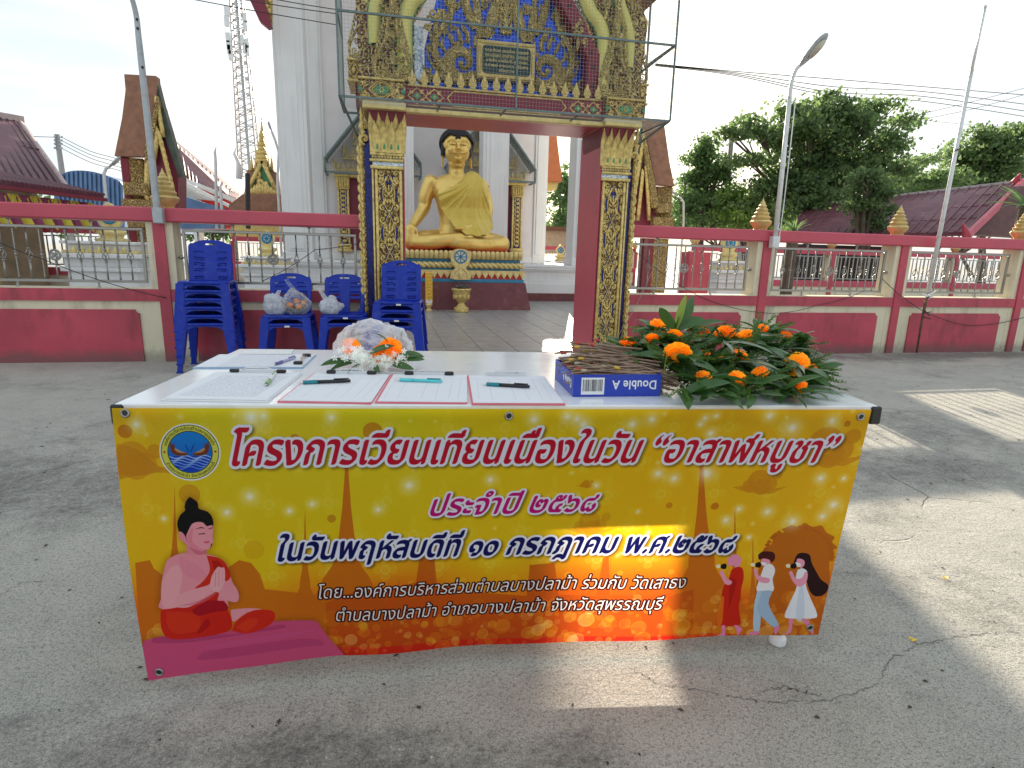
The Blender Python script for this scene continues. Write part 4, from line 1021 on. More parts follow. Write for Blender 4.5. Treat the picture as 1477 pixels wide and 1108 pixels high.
statue = empty('golden_statue', (BX, BY, 1.12), 0, 'large seated golden statue with black curled hair and one hand over its knee', 'statue')
def remeshed(mb, name, mt, parent, vox, it=4, fac=.5):
    o = mb.build(name, mt, parent, True)
    r = o.modifiers.new('r', 'REMESH'); r.mode = 'VOXEL'; r.voxel_size = vox
    s_ = o.modifiers.new('s', 'SMOOTH'); s_.iterations = it; s_.factor = fac
    dg = bpy.context.evaluated_depsgraph_get(); dg.update(); me = bpy.data.meshes.new_from_object(o.evaluated_get(dg))
    o.modifiers.clear(); o.data = me; me.polygons.foreach_set('use_smooth', [True]*len(me.polygons)); return o
def limb(m, pts, r, k=6, n=14):
    P = smooth_pts([tuple(p)+(q,) for p, q in zip(pts, r)], k); m.tube([p[:3] for p in P], [p[3] for p in P], n)
    m.ell(P[0][:3], (P[0][3],)*3, n, 8); m.ell(P[-1][:3], (P[-1][3],)*3, n, 8)
b = MB()
# crossed legs
limb(b, [(.22,.15,.20),(.62,-.12,.19),(.90,-.26,.165)], [.22,.20,.155]); limb(b, [(-.22,.15,.20),(-.62,-.12,.19),(-.90,-.26,.165)], [.22,.20,.155])
limb(b, [(.90,-.26,.15),(.55,-.46,.13),(.05,-.50,.15),(-.40,-.42,.20)], [.15,.135,.125,.10])
limb(b, [(-.90,-.26,.15),(-.55,-.46,.16),(-.05,-.46,.23),(.42,-.38,.29)], [.15,.145,.12,.085])
b.ell((.50,-.34,.30),(.20,.10,.06),14,8); b.ell((0,-.1,.12),(.75,.42,.12),20,8)
# torso
def ring(z, rx, ry, cy, n=22, e=2.3):
    return [(rx*math.copysign(abs(math.cos(a))**(2/e), math.cos(a)), cy+ry*math.copysign(abs(math.sin(a))**(2/e), math.sin(a)), z) for a in [2*math.pi*j/n for j in range(n)]]
b.loft([ring(z, rx, ry, cy) for z, rx, ry, cy in ((.08,.44,.32,.05),(.30,.40,.27,.04),(.48,.335,.23,.03),(.65,.34,.23,.02),(.85,.39,.25,.0),(1.02,.44,.265,-.01),(1.18,.47,.25,.0),(1.29,.46,.21,.02),(1.37,.34,.17,.03),(1.42,.20,.15,.03))])
for s_ in (-1, 1): b.ell((s_*.20,-.17,1.05),(.20,.10,.13),12,8); b.ell((s_*.47,.01,1.23),(.14,.15,.15),12,8)
limb(b, [(0,.02,1.38),(0,.0,1.52),(0,-.01,1.64)], [.165,.140,.15])
for z in (1.45,1.51): b.lathe([(.150,-.012),(.162,0),(.150,.012)], (0,.01,z), 18)
# arms: right reaches down over the knee, left rests in the lap under the robe
limb(b, [(-.50,.02,1.24),(-.60,.05,1.0),(-.635,.05,.80),(-.76,-.10,.62),(-.89,-.27,.45)], [.155,.145,.122,.104,.074])
limb(b, [(.50,.02,1.24),(.62,.05,.95),(.62,-.05,.68),(.42,-.30,.50),(.15,-.42,.44)], [.135,.12,.10,.08,.06])
b.ell((.05,-.44,.42),(.16,.09,.035),12,6)
hand = (-.925,-.36,.39)
b.ell(hand,(.095,.045,.10),12,8,Matrix.Rotation(-.25,3,'X')@Matrix.Rotation(.12,3,'Y'))
for k, L in enumerate((.23,.27,.26,.21)):
    x = hand[0]-.062+.042*k
    limb(b, [(x,hand[1]-.02,hand[2]-.06),(x-.004*(1.5-k),hand[1]-.062,hand[2]-.06-L*.5),(x-.006*(1.5-k),hand[1]-.066,hand[2]-.06-L)], [.022,.020,.014], 4, 8)
limb(b, [(-.845,-.36,.42),(-.80,-.40,.36),(-.80,-.42,.29)], [.025,.022,.016], 4, 8)
remeshed(b, 'body', M['goldb'], statue, .016, 5)
# head
h = MB(); HZ = 1.86; hy = -.05
h.ell((0,hy+.02,HZ+.06),(.238,.25,.26),22,14); h.ell((0,hy-.035,HZ-.09),(.205,.20,.20),20,12); h.ell((0,hy-.08,HZ-.225),(.11,.11,.07),14,8)
for s_ in (-1, 1):
    h.ell((s_*.085,hy-.195,HZ-.055),(.085,.05,.09),12,8); h.ell((s_*.088,hy-.222,HZ+.045),(.066,.026,.030),14,8)   # cheeks, lids
    limb(h, [(s_*.012,hy-.245,HZ+.035),(s_*.055,hy-.252,HZ+.115),(s_*.12,hy-.222,HZ+.125),(s_*.175,hy-.16,HZ+.075)], [.010,.013,.012,.007], 4, 8)
    h.ell((s_*.025,hy-.262,HZ-.048),(.024,.022,.018),8,6)
    h.ell((s_*.035,hy-.245,HZ-.118),(.045,.022,.014),10,6)
    h.loft([[(s_*x,y_,z) for x, y_ in ((a,-.03+o_),(a+.028,-.06+o_),(a+.028,.03+o_),(a,.04+o_))] for z, a, o_ in ((HZ-.36,.235,.0),(HZ-.33,.225,.0),(HZ-.20,.212,.01),(HZ-.04,.215,.02),(HZ+.10,.225,.03),(HZ+.16,.225,.03))])
limb(h, [(0,hy-.235,HZ+.07),(0,hy-.27,HZ+.0),(0,hy-.292,HZ-.04)], [.018,.022,.026], 4, 8)
h.ell((0,hy-.243,HZ-.146),(.045,.024,.016),10,6); h.ell((0,hy-.20,HZ-.21),(.055,.05,.04),10,6)
h.ell((0,hy+.02,HZ-.28),(.14,.15,.14),14,8)
remeshed(h, 'head', M['goldb'], statue, .0095, 3)
d = MB()
for s_ in (-1, 1):      # closed lids, drawn as fine dark creases in relief
    d.tube([(s_*.045,hy-.245,HZ+.038),(s_*.085,hy-.250,HZ+.026),(s_*.13,hy-.232,HZ+.036)], .0028, 6)
d.tube([(-.06,hy-.245,HZ-.130),(-.03,hy-.262,HZ-.130),(0,hy-.266,HZ-.133),(.03,hy-.262,HZ-.130),(.06,hy-.245,HZ-.130)], .0035, 6)
d.build('facial_crease', mat('dark_bronze', (.10,.055,.015), .5, .5), statue, True)
hr = MB()
# cap of hair, with a dipped hairline at the forehead, built of small curls
for i in range(2600):
    pass
cnt = 0
for i in range(900):
    t = (i+.5)/900; ph = i*2.399963; zz = 1-1.75*t; rr = math.sqrt(max(0,1-zz*zz)); x = rr*math.cos(ph); yv = rr*math.sin(ph)
    p = (x*.268, hy+.045+yv*.272, HZ+.085+zz*.285)
    front = yv < -.05
    lim = HZ+.175+.05*min(1, abs(x)/.5) - .13*max(0, (abs(x)-.55)/.45)
    if abs(x) < .12: lim -= .035
    if (front and p[2] < lim) or p[2] < HZ-.17 + (0 if yv > .2 else .06): continue
    hr.ell(p, (.021,.021,.021), 7, 5)
hr.ell((0,hy+.05,HZ+.10),(.262,.262,.275),24,14) if False else None
for i in range(160):
    t = (i+.5)/160; ph = i*2.399963; zz = 1-t; rr = math.sqrt(1-zz*zz); hr.ell((rr*math.cos(ph)*.13, hy+.06+rr*math.sin(ph)*.13, HZ+.33+zz*.10), (.02,.02,.02), 6, 4)
hr.lathe([(.255,-.22),(.262,-.05),(.262,.08),(.235,.16),(.18,.22),(.14,.25),(.12,.30),(.05,.345),(.0,.35)], (0,hy+.062,HZ+.08), 24, sq=.90)
hro = hr.build('hair', M['hair'], statue, True)
# robe: real cloth wound under the right arm and over the left shoulder
cloth_m, cn, cl, cp = nt('yellow_silk_robe')
cp.inputs['Base Color'].default_value = (.64,.47,.07,1); cp.inputs['Roughness'].default_value = .38; cp.inputs['Sheen Weight'].default_value = .4; cp.inputs['Metallic'].default_value = .25
tcn = cn.new('ShaderNodeTexCoord'); wv_ = cn.new('ShaderNodeTexNoise'); wv_.inputs['Scale'].default_value = 3; mpn = cn.new('ShaderNodeMapping'); mpn.inputs['Scale'].default_value = (3,3,.8)
cl.new(tcn.outputs['Object'], mpn.inputs[0]); cl.new(mpn.outputs[0], wv_.inputs['Vector']); bpn = cn.new('ShaderNodeBump'); bpn.inputs['Strength'].default_value = .5; bpn.inputs['Distance'].default_value = .05
cl.new(wv_.outputs['Fac'], bpn.inputs['Height']); cl.new(bpn.outputs[0], cp.inputs['Normal'])
rb = MB(); NU, NV = 130, 90
top = smooth_pts([(-.40,1.02),(-.22,1.10),(-.04,1.21),(.10,1.33),(.20,1.44),(.30,1.47),(.40,1.43),(.49,1.34)], 9)
bot = smooth_pts([(-.37,.97),(-.31,.76),(-.20,.58),(-.04,.43),(.18,.31),(.42,.30),(.62,.34),(.73,.50)], 9)
def depth(x, z):       # front surface of torso, arm and lap
    f = 0
    rx = np.interp(z, [.3,.5,.7,.9,1.1,1.3,1.5], [.52,.50,.50,.50,.50,.46,.36]); ry = np.interp(z, [.3,.45,.6,.8,1.0,1.15,1.3,1.42,1.5], [.52,.44,.33,.28,.315,.30,.24,.16,.06])
    q = max(0, 1-abs((x-.08)/(rx+.16))**2.4); f = ry*q**.5
    a = max(0, 1-((x-.56)/.17)**2); arm = .17*a**.5 if z > .5 else .17*a**.5+.1
    return max(f, arm) if z < 1.25 else max(f, arm*.8)
for i in range(NU):
    u = i/(NU-1); T_ = top[min(len(top)-1, int(u*(len(top)-1)))]; T2 = top[min(len(top)-1, int(u*(len(top)-1))+1)]; fr_u = u*(len(top)-1)-int(u*(len(top)-1))
    tx, tz = T_[0]+(T2[0]-T_[0])*fr_u, T_[1]+(T2[1]-T_[1])*fr_u
    B_ = bot[min(len(bot)-1, int(u*(len(bot)-1)))]; B2 = bot[min(len(bot)-1, int(u*(len(bot)-1))+1)]
    bx_, bz_ = B_[0]+(B2[0]-B_[0])*fr_u, B_[1]+(B2[1]-B_[1])*fr_u
    for j in range(NV):
        v = j/(NV-1); x = tx+(bx_-tx)*v; z = tz+(bz_-tz)*v
        sx_, sz_ = x-.40, 1.46-z; dist = math.hypot(sx_, sz_); th = math.atan2(sx_, sz_)
        ph = th*7.5 + .9*math.sin(dist*3.1+th*2); rg = (1-abs(math.sin(ph)))**2.2; rg2 = (1-abs(math.sin(ph*2.3+1.1)))**2
        fold = (.060*rg*(.55+.45*math.sin(th*5+1)) + .022*rg2)*min(1, dist/.45) + .010*math.sin(u*38)*max(0, v-.7)*3
        z += .018*math.sin(u*44)*max(0, v-.82)/.18*v
        rb.v.append((x, -depth(x,z)-.022-fold, z))
for i in range(NU-1):
    for j in range(NV-1):
        a = i*NV+j; rb.f.append((a, a+NV, a+NV+1, a+1)); rb.m.append(0)
robe = rb.build('robe', cloth_m, statue, True)
so = robe.modifiers.new('s', 'SOLIDIFY'); so.thickness = .012; so.offset = 0
sm_ = robe.modifiers.new('m', 'SMOOTH'); sm_.iterations = 1
# hanging part of the robe behind the shoulder, seen at the right edge of the statue
m = MB(); m.loft([[(x,y_,z) for x,y_ in ((.52,.12),(.60,.10),(.66,.0),(.64,.16),(.56,.20))] for z in (1.25,1.0,.7,.4)]); m.build('robe_tail', cloth_m, statue, True)

for o in kids(statue):
    if o.name.startswith('body'): o.scale = (1,1,1.055)
    elif o.name.startswith('robe'): o.scale = (1.0,1.0,1.055)
    else: o.scale = (1.20,1.08,1.0); o.location = (0,0,.105)
# ---- incense urn, yellow candle
urn = empty('incense_urn', (1.37, 11.08, 0), 0, 'gilded footed urn with dark ash standing before the plinth', 'urn')
m = MB(); m.lathe([(.135,0),(.14,.04),(.10,.10),(.06,.16),(.065,.19),(.09,.21),(.13,.27),(.155,.34),(.165,.40),(.185,.42),(.185,.445),(.15,.447),(.14,.42)], (0,0,0.012), 20)
for k in range(10):
    a = k*math.pi/5; m.flame(.0,.0,0,.01,.001,0,0)
    m.ell((.135*math.cos(a), .135*math.sin(a), .31), (.03,.03,.06), 6, 5); m.ell((.11*math.cos(a), .11*math.sin(a), .075), (.03,.03,.04), 6, 5)
m.build('bowl', M['gold'], urn, True)
m = MB(); 
for i in range(60): a = random.uniform(0,6.28); r = random.uniform(0,.13); m.ell((r*math.cos(a), r*math.sin(a), .45+random.uniform(0,.05)), (.03,.03,.025), 5, 4)
for i in range(25): a = random.uniform(0,6.28); r = random.uniform(0,.1); m.tube([(r*math.cos(a), r*math.sin(a), .45), (r*1.6*math.cos(a), r*1.6*math.sin(a), random.uniform(.52,.6))], .003, 4)
m.build('ash', mat('grey_ash', (.10,.095,.09), .9, bump=.5), urn)
can = empty('wax_candle', (.775, 11.2, 0), 0, 'tall yellow carved candle standing left of the urn', 'candle')
cw = mat('yellow_wax', (.75,.45,.05), .4, var=.1, bump=.3)
m = MB(); m.bbox(-.065,.065,-.05,.05,.16,.74,.015)
for k in range(8): m.ell((0,-.052,.24+.06*k), (.03,.012,.022), 8, 5)
m.build('candle_body', cw, can)
m = MB(); m.lathe([(.055,0),(.06,.03),(.03,.06),(.05,.10),(.065,.13),(.055,.159)], (0,0,.012), 12); m.build('candle_foot', M['gold2'], can)
m = MB(); m.tube([(.16,0,.012),(.16,0,.66)], .012, 6); m.bar((.06,0,.35),(.16,0,.35),.012); m.build('support_rod', M['wood'], can)
m = MB(); m.box(-.055,.055,-.0535,-.0505,.17,.24); m.build('price_card', M['white'], can)

# ---- boundary stones on white pedestals
def sema(x, y, s, label, drop=0.0, foot=None):
    r = empty('boundary_stone', (x, y, 0), 0, label, 'shrine stone', 'boundary stones on white pedestals around the hall')
    k_ = .72
    m = MB()
    for hw, z0, z1 in ((.62,0,.22),(.56,.2202,.30),(.50,.3002,.36),(.42,.3602,.62),(.48,.6202,.68),(.44,.6802,.80),(.54,.8002,.86),(.40,.8602,.98),(.46,.9802,1.02)):
        m.bbox(-hw*s, hw*s, -hw*s, hw*s, z0*s, z1*s, .01)
    m.build('pedestal', M['white'], r)
    if foot:
        m = MB(); m.bbox(-.66*s,.66*s,-.66*s,.66*s,.0,.2*s,.01); m.build('pedestal_foot', foot, r)
    m = MB(); m.lathe([(.20*s,0),(.22*s,.03),(.13*s,.06),(.15*s,.10),(.20*s,.13),(.17*s,.17)], (0,0,1.02*s), 12); m.build('lotus_base', M['gold2'], r, True)
    m = MB(); z = 1.02*s+.17
    m.xz([(a*s*k_, z+b_*s*k_) for a, b_ in smooth_pts([(-.16,0),(-.14,.06),(-.20,.16),(-.23,.28),(-.14,.40),(0,.52),(.14,.40),(.23,.28),(.20,.16),(.14,.06),(.16,0),(0,0),(-.16,0)],3)[:-1]], -.04*s, .04*s)
    m.build('leaf_stone', M['gold2'], r)
    m = MB(); m.bbox(-.45*s,.45*s,-.45*s,.45*s,.862*s,.90*s,.005)
    for k in range(7): a = -.3+k*.1; m.flame(a*s, .86*s, math.pi/2, .10*s, .03*s, 0, -.455*s)
    m.build('gilded_band', M['gold2'], r)
    m = MB(); m.xz([(.135*s*k_*math.cos(a), z+.26*s*k_+.135*s*k_*math.sin(a)) for a in [i*math.pi/10 for i in range(20)]], -.052*s, -.04*s); m.build('wheel_disc', M['cream'], r)
    m = MB(); cc = z+.26*s*k_
    m.ribbon([(.12*s*k_*math.cos(a), cc+.12*s*k_*math.sin(a)) for a in [i*math.pi/10 for i in range(21)]], .02*s, -.052*s, .01)
    for k in range(4): a = k*math.pi/4; m.ribbon([(-.1*s*k_*math.cos(a), cc-.1*s*k_*math.sin(a)), (.1*s*k_*math.cos(a), cc+.1*s*k_*math.sin(a))], .011*s, -.052*s, .01)
    m.build('wheel', M['blueband'], r)
    return r
sema(at(169,400,Y=10.6).x, 10.6, 1.12, 'white tiered pedestal with gold wheel stone seen through the railing left of the lamp pole')
sema(at(388,390,Y=12.6).x, 12.6, .92, 'white pedestal on a maroon foot seen between the chair stack and the single chairs', foot=M['maroon2'])
sema(at(1046,410,Y=11.2).x, 11.2, 1.05, 'white tiered pedestal with a gold wheel stone seen through the bay right of the gate')
sema(at(807,380,Y=16.5).x+.6, 18.5, .9, 'small white pedestal with a gold wheel stone beyond the porch opening')
# ================================================================ plastic chairs
def chair_parts(style):
    P = {}
    # seat with rolled rim
    m = MB()
    def rr(hw, hd, z, cy=0, n=6, r=.06, fr=1.0):
        out = []
        for cx_, cy_, a0 in ((hw-r, hd-r, 0), (-hw+r, hd-r, math.pi/2), (-hw+r, -hd+r, math.pi), (hw-r, -hd+r, 1.5*math.pi)):
            for i in range(n): a = a0+math.pi/2*i/(n-1); out.append((cx_+r*math.cos(a), cy+cy_+r*math.sin(a), z))
        return out
    m.loft([rr(.208,.197,.416), rr(.212,.20,.434), rr(.204,.192,.443), rr(.188,.176,.441), rr(.17,.158,.433), rr(.06,.05,.428), rr(.055,.045,.418), rr(.198,.187,.416)])
    P['seat'] = m.mesh('seat', M['chair'], True)
    m = MB()                                   # arched aprons between the legs
    for (ax, sgn) in (('y',-1),('y',1),('x',-1),('x',1)):
        w = .185; pts = [(-w,.42),(w,.42),(w+.014,.28),(w-.022,.345),(w-.045,.385),(w-.085,.405),(0,.410),(-w+.085,.405),(-w+.045,.385),(-w+.022,.345),(-w-.014,.28)]
        if ax == 'y': m.prism([Vector((x, sgn*.192+sgn*(.41-z)*.12, z)) for x, z in pts], (0, -sgn*.005, 0))
        else: m.prism([Vector((sgn*.20+sgn*(.41-z)*.12, x*.94, z)) for x, z in pts], (-sgn*.005, 0, 0))
    P['apron'] = m.mesh('apron', M['chair'])
    P['leg'] = []
    for sx in (-1, 1):
        for sy in (-1, 1):
            m = MB(); rings = []
            for t in (0, .12, .5, .82, .821, 1):
                z = .425*(1-t); x = sx*(.178+.052*t); y = sy*(.165+.060*t); w = .034-.012*t; 
                if t > .82: w -= .004
                rings.append([(x-w,y-w,z),(x+w,y-w,z),(x+w,y+w,z),(x-w,y+w,z)] )
            m.loft(rings); m.box(sx*.230-.024, sx*.230+.024, sy*.225-.024, sy*.225+.024, 0, .012)
            P['leg'].append(m.mesh('leg', M['chair']))
    # backrest: curved panel with openings
    NX, NZ = 40, 48; V = []; idx = {}
    def hwid(v): 
        w = .176 + .014*math.sin(v*math.pi*.75)
        if v > .80: t = (v-.80)/.20; w *= (1-t**2.6*.42)
        return w
    for j in range(NZ+1):
        v = j/NZ
        for i in range(NX+1):
            u = -1+2*i/NX; x = hwid(v)*u
            y = .165 + .075*v - .030*abs(u)**2.5*(.4+.6*math.sin(math.pi*min(1,v+.15))) ; z = .43 + .375*v - (.012*abs(u)**4 if v > .9 else 0)
            V.append((x,y,z))
    def hole(u, v):
        a = abs(u)
        if a < .26 and .875 < v < .925: return True
        if style == 'slat':
            for v0 in (.22,.36,.50,.64):
                if .30 < a < .74 and v0 < v - .03*(a-.3) < v0+.062: return True
            if .34 < a < .80 and .02 < v < .11: return True
        else:
            for v0 in (.62,.72):
                if .30 < a < .74 and v0 < v < v0+.045: return True
            if .26 < a < .80 and .03 < v < .54 and not (a > .7 and v < .1): return True
        return False
    m = MB(); m.v = V
    for j in range(NZ):
        for i in range(NX):
            if not hole(-1+2*(i+.5)/NX, (j+.5)/NZ):
                a = j*(NX+1)+i; m.f.append((a,a+1,a+NX+2,a+NX+1)); m.m.append(0)
    P['backrest'] = m.mesh('backrest', M['chair'], True)
    return P
CH = {k: chair_parts(k) for k in ('slat', 'open')}
sticker = mat('white_sticker', (.75,.75,.72), .5)
stm = MB(); stm.box(-.022,.022,-.0015,0,-.008,.008); STM = stm.mesh('sticker', sticker)
def chair(x, y, z, rz, style, label, group, tilt=0, stick=False):
    c = empty('plastic_chair', (x, y, z), rz, label, 'chair', group); c.rotation_euler[0] = tilt; P = CH[style]
    link('seat', P['seat'], c); link('apron', P['apron'], c)
    for L in P['leg']: link('leg', L, c)
    b = link('backrest', P['backrest'], c); s = b.modifiers.new('s', 'SOLIDIFY'); s.thickness = .009; s.offset = 1
    if stick: link('sticker', STM, c, (random.uniform(-.01,.03), -.2125, .418))
    return c
def stack(x, y, rz, n, style, what, st=()):
    names = ['bottom','second from the bottom','third from the bottom','fourth from the bottom','fifth from the bottom','topmost']
    for k in range(n):
        w = 'topmost' if k == n-1 else ('bottom' if k == 0 else names[k])
        dx = .0075*k
        chair(x + math.sin(rz)*-dx + random.uniform(-.003,.003), y + math.cos(rz)*dx, .073*k, rz + random.uniform(-.012,.012), style,
              f'blue plastic chair, {w} of {what}', 'stacked blue plastic chairs', stick=(k in st))
yaw_cam = -0.2
stack(-1.600, 5.90, .04, 6, 'slat', 'the tall stack beside the wall post', ())
stack(-.905, 5.87, -.02, 2, 'open', 'the pair holding two bags', (0,))
stack(-.40, 5.90, .02, 2, 'open', 'the pair holding one bag', (1,))
stack(.115, 5.685, -.14, 4, 'slat', 'the stack against the left gate column', (1,3))

# ---- plastic bags
def film_mat(name, col, alpha, rough=.25):
    m_, n, l, p = nt(name)
    p.inputs['Base Color'].default_value = (*col, 1); p.inputs['Roughness'].default_value = rough; p.inputs['Specular IOR Level'].default_value = .7
    tr = n.new('ShaderNodeBsdfTranslucent'); tr.inputs['Color'].default_value = (*col, 1)
    tp = n.new('ShaderNodeBsdfTransparent')
    a = n.new('ShaderNodeMixShader'); a.inputs[0].default_value = .4; l.new(p.outputs[0], a.inputs[1]); l.new(tr.outputs[0], a.inputs[2])
    lw = n.new('ShaderNodeLayerWeight'); lw.inputs['Blend'].default_value = .45
    tc = n.new('ShaderNodeTexCoord'); nz = n.new('ShaderNodeTexNoise'); nz.inputs['Scale'].default_value = 22; nz.inputs['Detail'].default_value = 6; nz.inputs['Distortion'].default_value = 1.5; l.new(tc.outputs['Object'], nz.inputs['Vector'])
    mr = n.new('ShaderNodeMapRange'); mr.inputs['From Min'].default_value = .35; mr.inputs['From Max'].default_value = .65; mr.inputs['To Min'].default_value = alpha-.22; mr.inputs['To Max'].default_value = alpha+.22; l.new(nz.outputs['Fac'], mr.inputs['Value'])
    ad = n.new('ShaderNodeMath'); ad.operation = 'ADD'; ad.use_clamp = True; l.new(mr.outputs[0], ad.inputs[0]); 
    mm = n.new('ShaderNodeMath'); mm.operation = 'MULTIPLY'; mm.inputs[1].default_value = .7; l.new(lw.outputs['Facing'], mm.inputs[0]); l.new(mm.outputs[0], ad.inputs[1])
    b = n.new('ShaderNodeMixShader'); l.new(ad.outputs[0], b.inputs[0]); l.new(tp.outputs[0], b.inputs[1]); l.new(a.outputs[0], b.inputs[2])
    bp = n.new('ShaderNodeBump'); bp.inputs['Strength'].default_value = .7; bp.inputs['Distance'].default_value = .012; l.new(nz.outputs['Fac'], bp.inputs['Height']); l.new(bp.outputs[0], p.inputs['Normal'])
    l.new(b.outputs[0], n['Material Output'].inputs['Surface']); return m_
M['filmw'] = film_mat('white_plastic_film', (.80,.82,.86), .72)
M['filmc'] = film_mat('clear_plastic_film', (.75,.78,.78), .24)
def bag(loc, s, mt, label, seed, handle=None):
    r = empty('plastic_bag', loc, 0, label, 'bag', 'plastic bags left on the blue chairs')
    m = MB(); n, k = 44, 28
    for i in range(k+1):
        t = math.pi*i/k
        for j in range(n):
            p = 2*math.pi*j/n; q = Vector((math.sin(t)*math.cos(p), math.sin(t)*math.sin(p), -math.cos(t)))
            w = q*3.0 + Vector((seed*7.3,)*3); f = 1 + .30*mnoise.noise(w*.6) + .13*abs(mnoise.noise(w*1.8)) + .06*mnoise.noise(w*4.5)
            z = q.z*s[2]*f; 
            m.v.append((q.x*s[0]*f*(1-.25*max(0,q.z)), q.y*s[1]*f*(1-.2*max(0,q.z)), max(-s[2]*.86, z)+s[2]*.86))
    m.f = [(i*n+j, i*n+(j+1)%n, (i+1)*n+(j+1)%n, (i+1)*n+j) for i in range(k) for j in range(n)]; m.m = [0]*len(m.f)
    m.build('bag_body', mt, r, True)
    if handle:
        m = MB(); rings = []
        H = smooth_pts(handle, 5)
        for i, p in enumerate(H):
            w = .026*(1-.45*i/len(H)); rings.append([(p[0]-w,p[1],p[2]),(p[0]-w*.3,p[1]-.008,p[2]+.004),(p[0]+w*.3,p[1]+.005,p[2]),(p[0]+w,p[1]-.003,p[2]+.003)])
        m.loft(rings, cap=False, closed=False); m.build('handle', mt, r, True)
    return r
def seat_top(z): return z
bag((-1.02, 5.82, .517), (.095,.09,.10), M['filmw'], 'crumpled white plastic bag, the smaller one of the two sharing a chair', 1, [(.02,0,.15),(.04,.0,.19),(.05,.01,.215)])
bag((-.835, 5.82, .517), (.125,.10,.115), M['filmc'], 'clear plastic bag with orange goods inside, handle standing up', 2, [(.01,-.02,.17),(-.01,-.02,.23),(-.05,-.01,.29),(-.065,.0,.315)])
bag((-.515, 5.82, .517), (.105,.09,.085), M['filmw'], 'knotted white plastic bag lying alone on a chair beside the gate column', 3, [(-.03,-.03,.12),(-.06,-.02,.17),(-.09,-.02,.22),(-.10,-.01,.235)])
org = mat('orange_goods', (.75,.24,.05), .5, var=.2); grn = mat('dark_goods', (.05,.08,.05), .5, var=.2)
for k, (x, y, z, r) in enumerate(((-.88,5.80,.60,.034),(-.80,5.79,.585,.032),(-.82,5.83,.635,.030),(-.76,5.82,.62,.028))):
    m = MB(); m.ell((0,0,0),(r,r*.9,r*.85),12,8); o = m.build('orange_fruit', org, None, True); o.location = (x,y,z); tag(o, f'orange packet in the clear bag, {("leftmost one","lower middle one","topmost one","rightmost one")[k]}', 'food', 'orange goods in the clear bag')
m = MB(); m.ell((0,0,0),(.09,.06,.035),12,8); o = m.build('dark_packet', grn, None, True); o.location = (-.835,5.83,.556); tag(o, 'dark green packet at the bottom of the clear plastic bag', 'packet')

# ================================================================ table
TA = Vector((-.640, 1.509, .75)); TB_ = Vector((1.272, 1.275, .75))
tdir = (TB_-TA).normalized(); tn = Vector((-tdir.y, tdir.x, 0))
TW, TD = (TB_-TA).length, .815
tang = math.atan2(tdir.y, tdir.x)
table = empty('folding_table', TA.xy.to_3d(), tang, 'long folding table with white laminate top and black corner caps', 'table')
def tp(x, y, z=.75): return TA.xy.to_3d() + tdir*x + tn*y + Vector((0,0,z))
m = MB(); m.bbox(.004,TW-.004,.002,TD,.724,.75,.003); m.build('tabletop', M['tabletop'], table)
m = MB(); m.box(.02,TW-.03,.03,.05,.685,.7235); m.box(.02,TW-.03,TD-.05,TD-.03,.685,.7235); m.box(.02,.04,.05,TD-.05,.685,.7235); m.box(TW-.05,TW-.03,.05,TD-.05,.685,.7235); m.build('frame', M['black'], table)
for x0 in (-.004, TW-.026):
    for y0 in (-.004, TD-.03):
        m = MB(); m.bbox(x0,x0+.030,y0,y0+.034,.700,.7485,.004); m.build('corner_cap', M['black'], table)
for x0 in (.20, TW-.20):
    for y0 in (.062, TD-.12):
        m = MB(); m.tube([(x0+(.06 if x0 < 1 else -.02)*0,y0,.69),(x0+(-.07 if x0 < 1 else .07)*.6,y0-(.0),.03)], .0125, 10); m.build('leg', M['whitepole'], table)
        fx = x0+(-.07 if x0 < 1 else .07)*.6
        m = MB(); m.lathe([(.020,.0),(.024,.006),(.024,.022),(.015,.034)], (fx,y0,.0), 14); m.build('foot', M['white'], table)
    m = MB(); m.tube([(x0,.10,.45),(x0,TD-.12,.45)], .009, 8); m.build('crossbar', M['whitepole'], table)
# the one foot that shows below the banner
# ================================================================ banner and its print
top_a, top_b = Vector(at(164,588,Y=1.497)), Vector(at(1255,592,Y=1.262))
top_a = tp(.006, -.010, .743); top_b = tp(TW-.033, -.010, .743)
bot_k = [(0.0, at(215,981,Y=1.44)), (.27, at(490,946,Y=1.42)), (.50, at(700,931,Y=1.412)), (.75, at(940,922,Y=1.36)), (1.0, at(1180,915,Y=1.288))]
bks = [k for k, _ in bot_k]
def bsurf(s, t):
    T_ = top_a.lerp(top_b, s)
    sc_ = min(1, max(0, s)); B_ = Vector([np.interp(sc_, bks, [p[i] for _, p in bot_k]) for i in range(3)])
    if s < 0: B_ = B_ + (bot_k[1][1]-bot_k[0][1])*(s/.27)
    if s > 1: B_ = B_ + (bot_k[-1][1]-bot_k[-2][1])*((s-1)/.25)
    P = T_.lerp(B_, t)
    off = .015*math.sin(math.pi*t)*math.sin(5.2*s+.6) + .004*math.sin(17*s+2*t)*t*t + .003*math.sin(31*s-3*t)*t**3 + .006*math.sin(math.pi*t)
    P = P - tn*off; return P
def px2st(px, py):
    s, t = (px-165)/1090, (py-590)/360
    for _ in range(8):
        q = pr(bsurf(s,t)); e = (px-q[0], py-q[1])
        qs = pr(bsurf(s+.001,t)); qt = pr(bsurf(s,t+.001))
        a, b_, c_, d_ = (qs[0]-q[0])/.001, (qt[0]-q[0])/.001, (qs[1]-q[1])/.001, (qt[1]-q[1])/.001
        D = a*d_-b_*c_; s += (e[0]*d_-b_*e[1])/D; t += (a*e[1]-c_*e[0])/D
    return s, t
IW, IH = 2400, 900
def P2I(px, py): s, t = px2st(px, py); return (s*IW, t*IH)
yy_, xx_ = np.mgrid[0:IH, 0:IW].astype(np.float32)
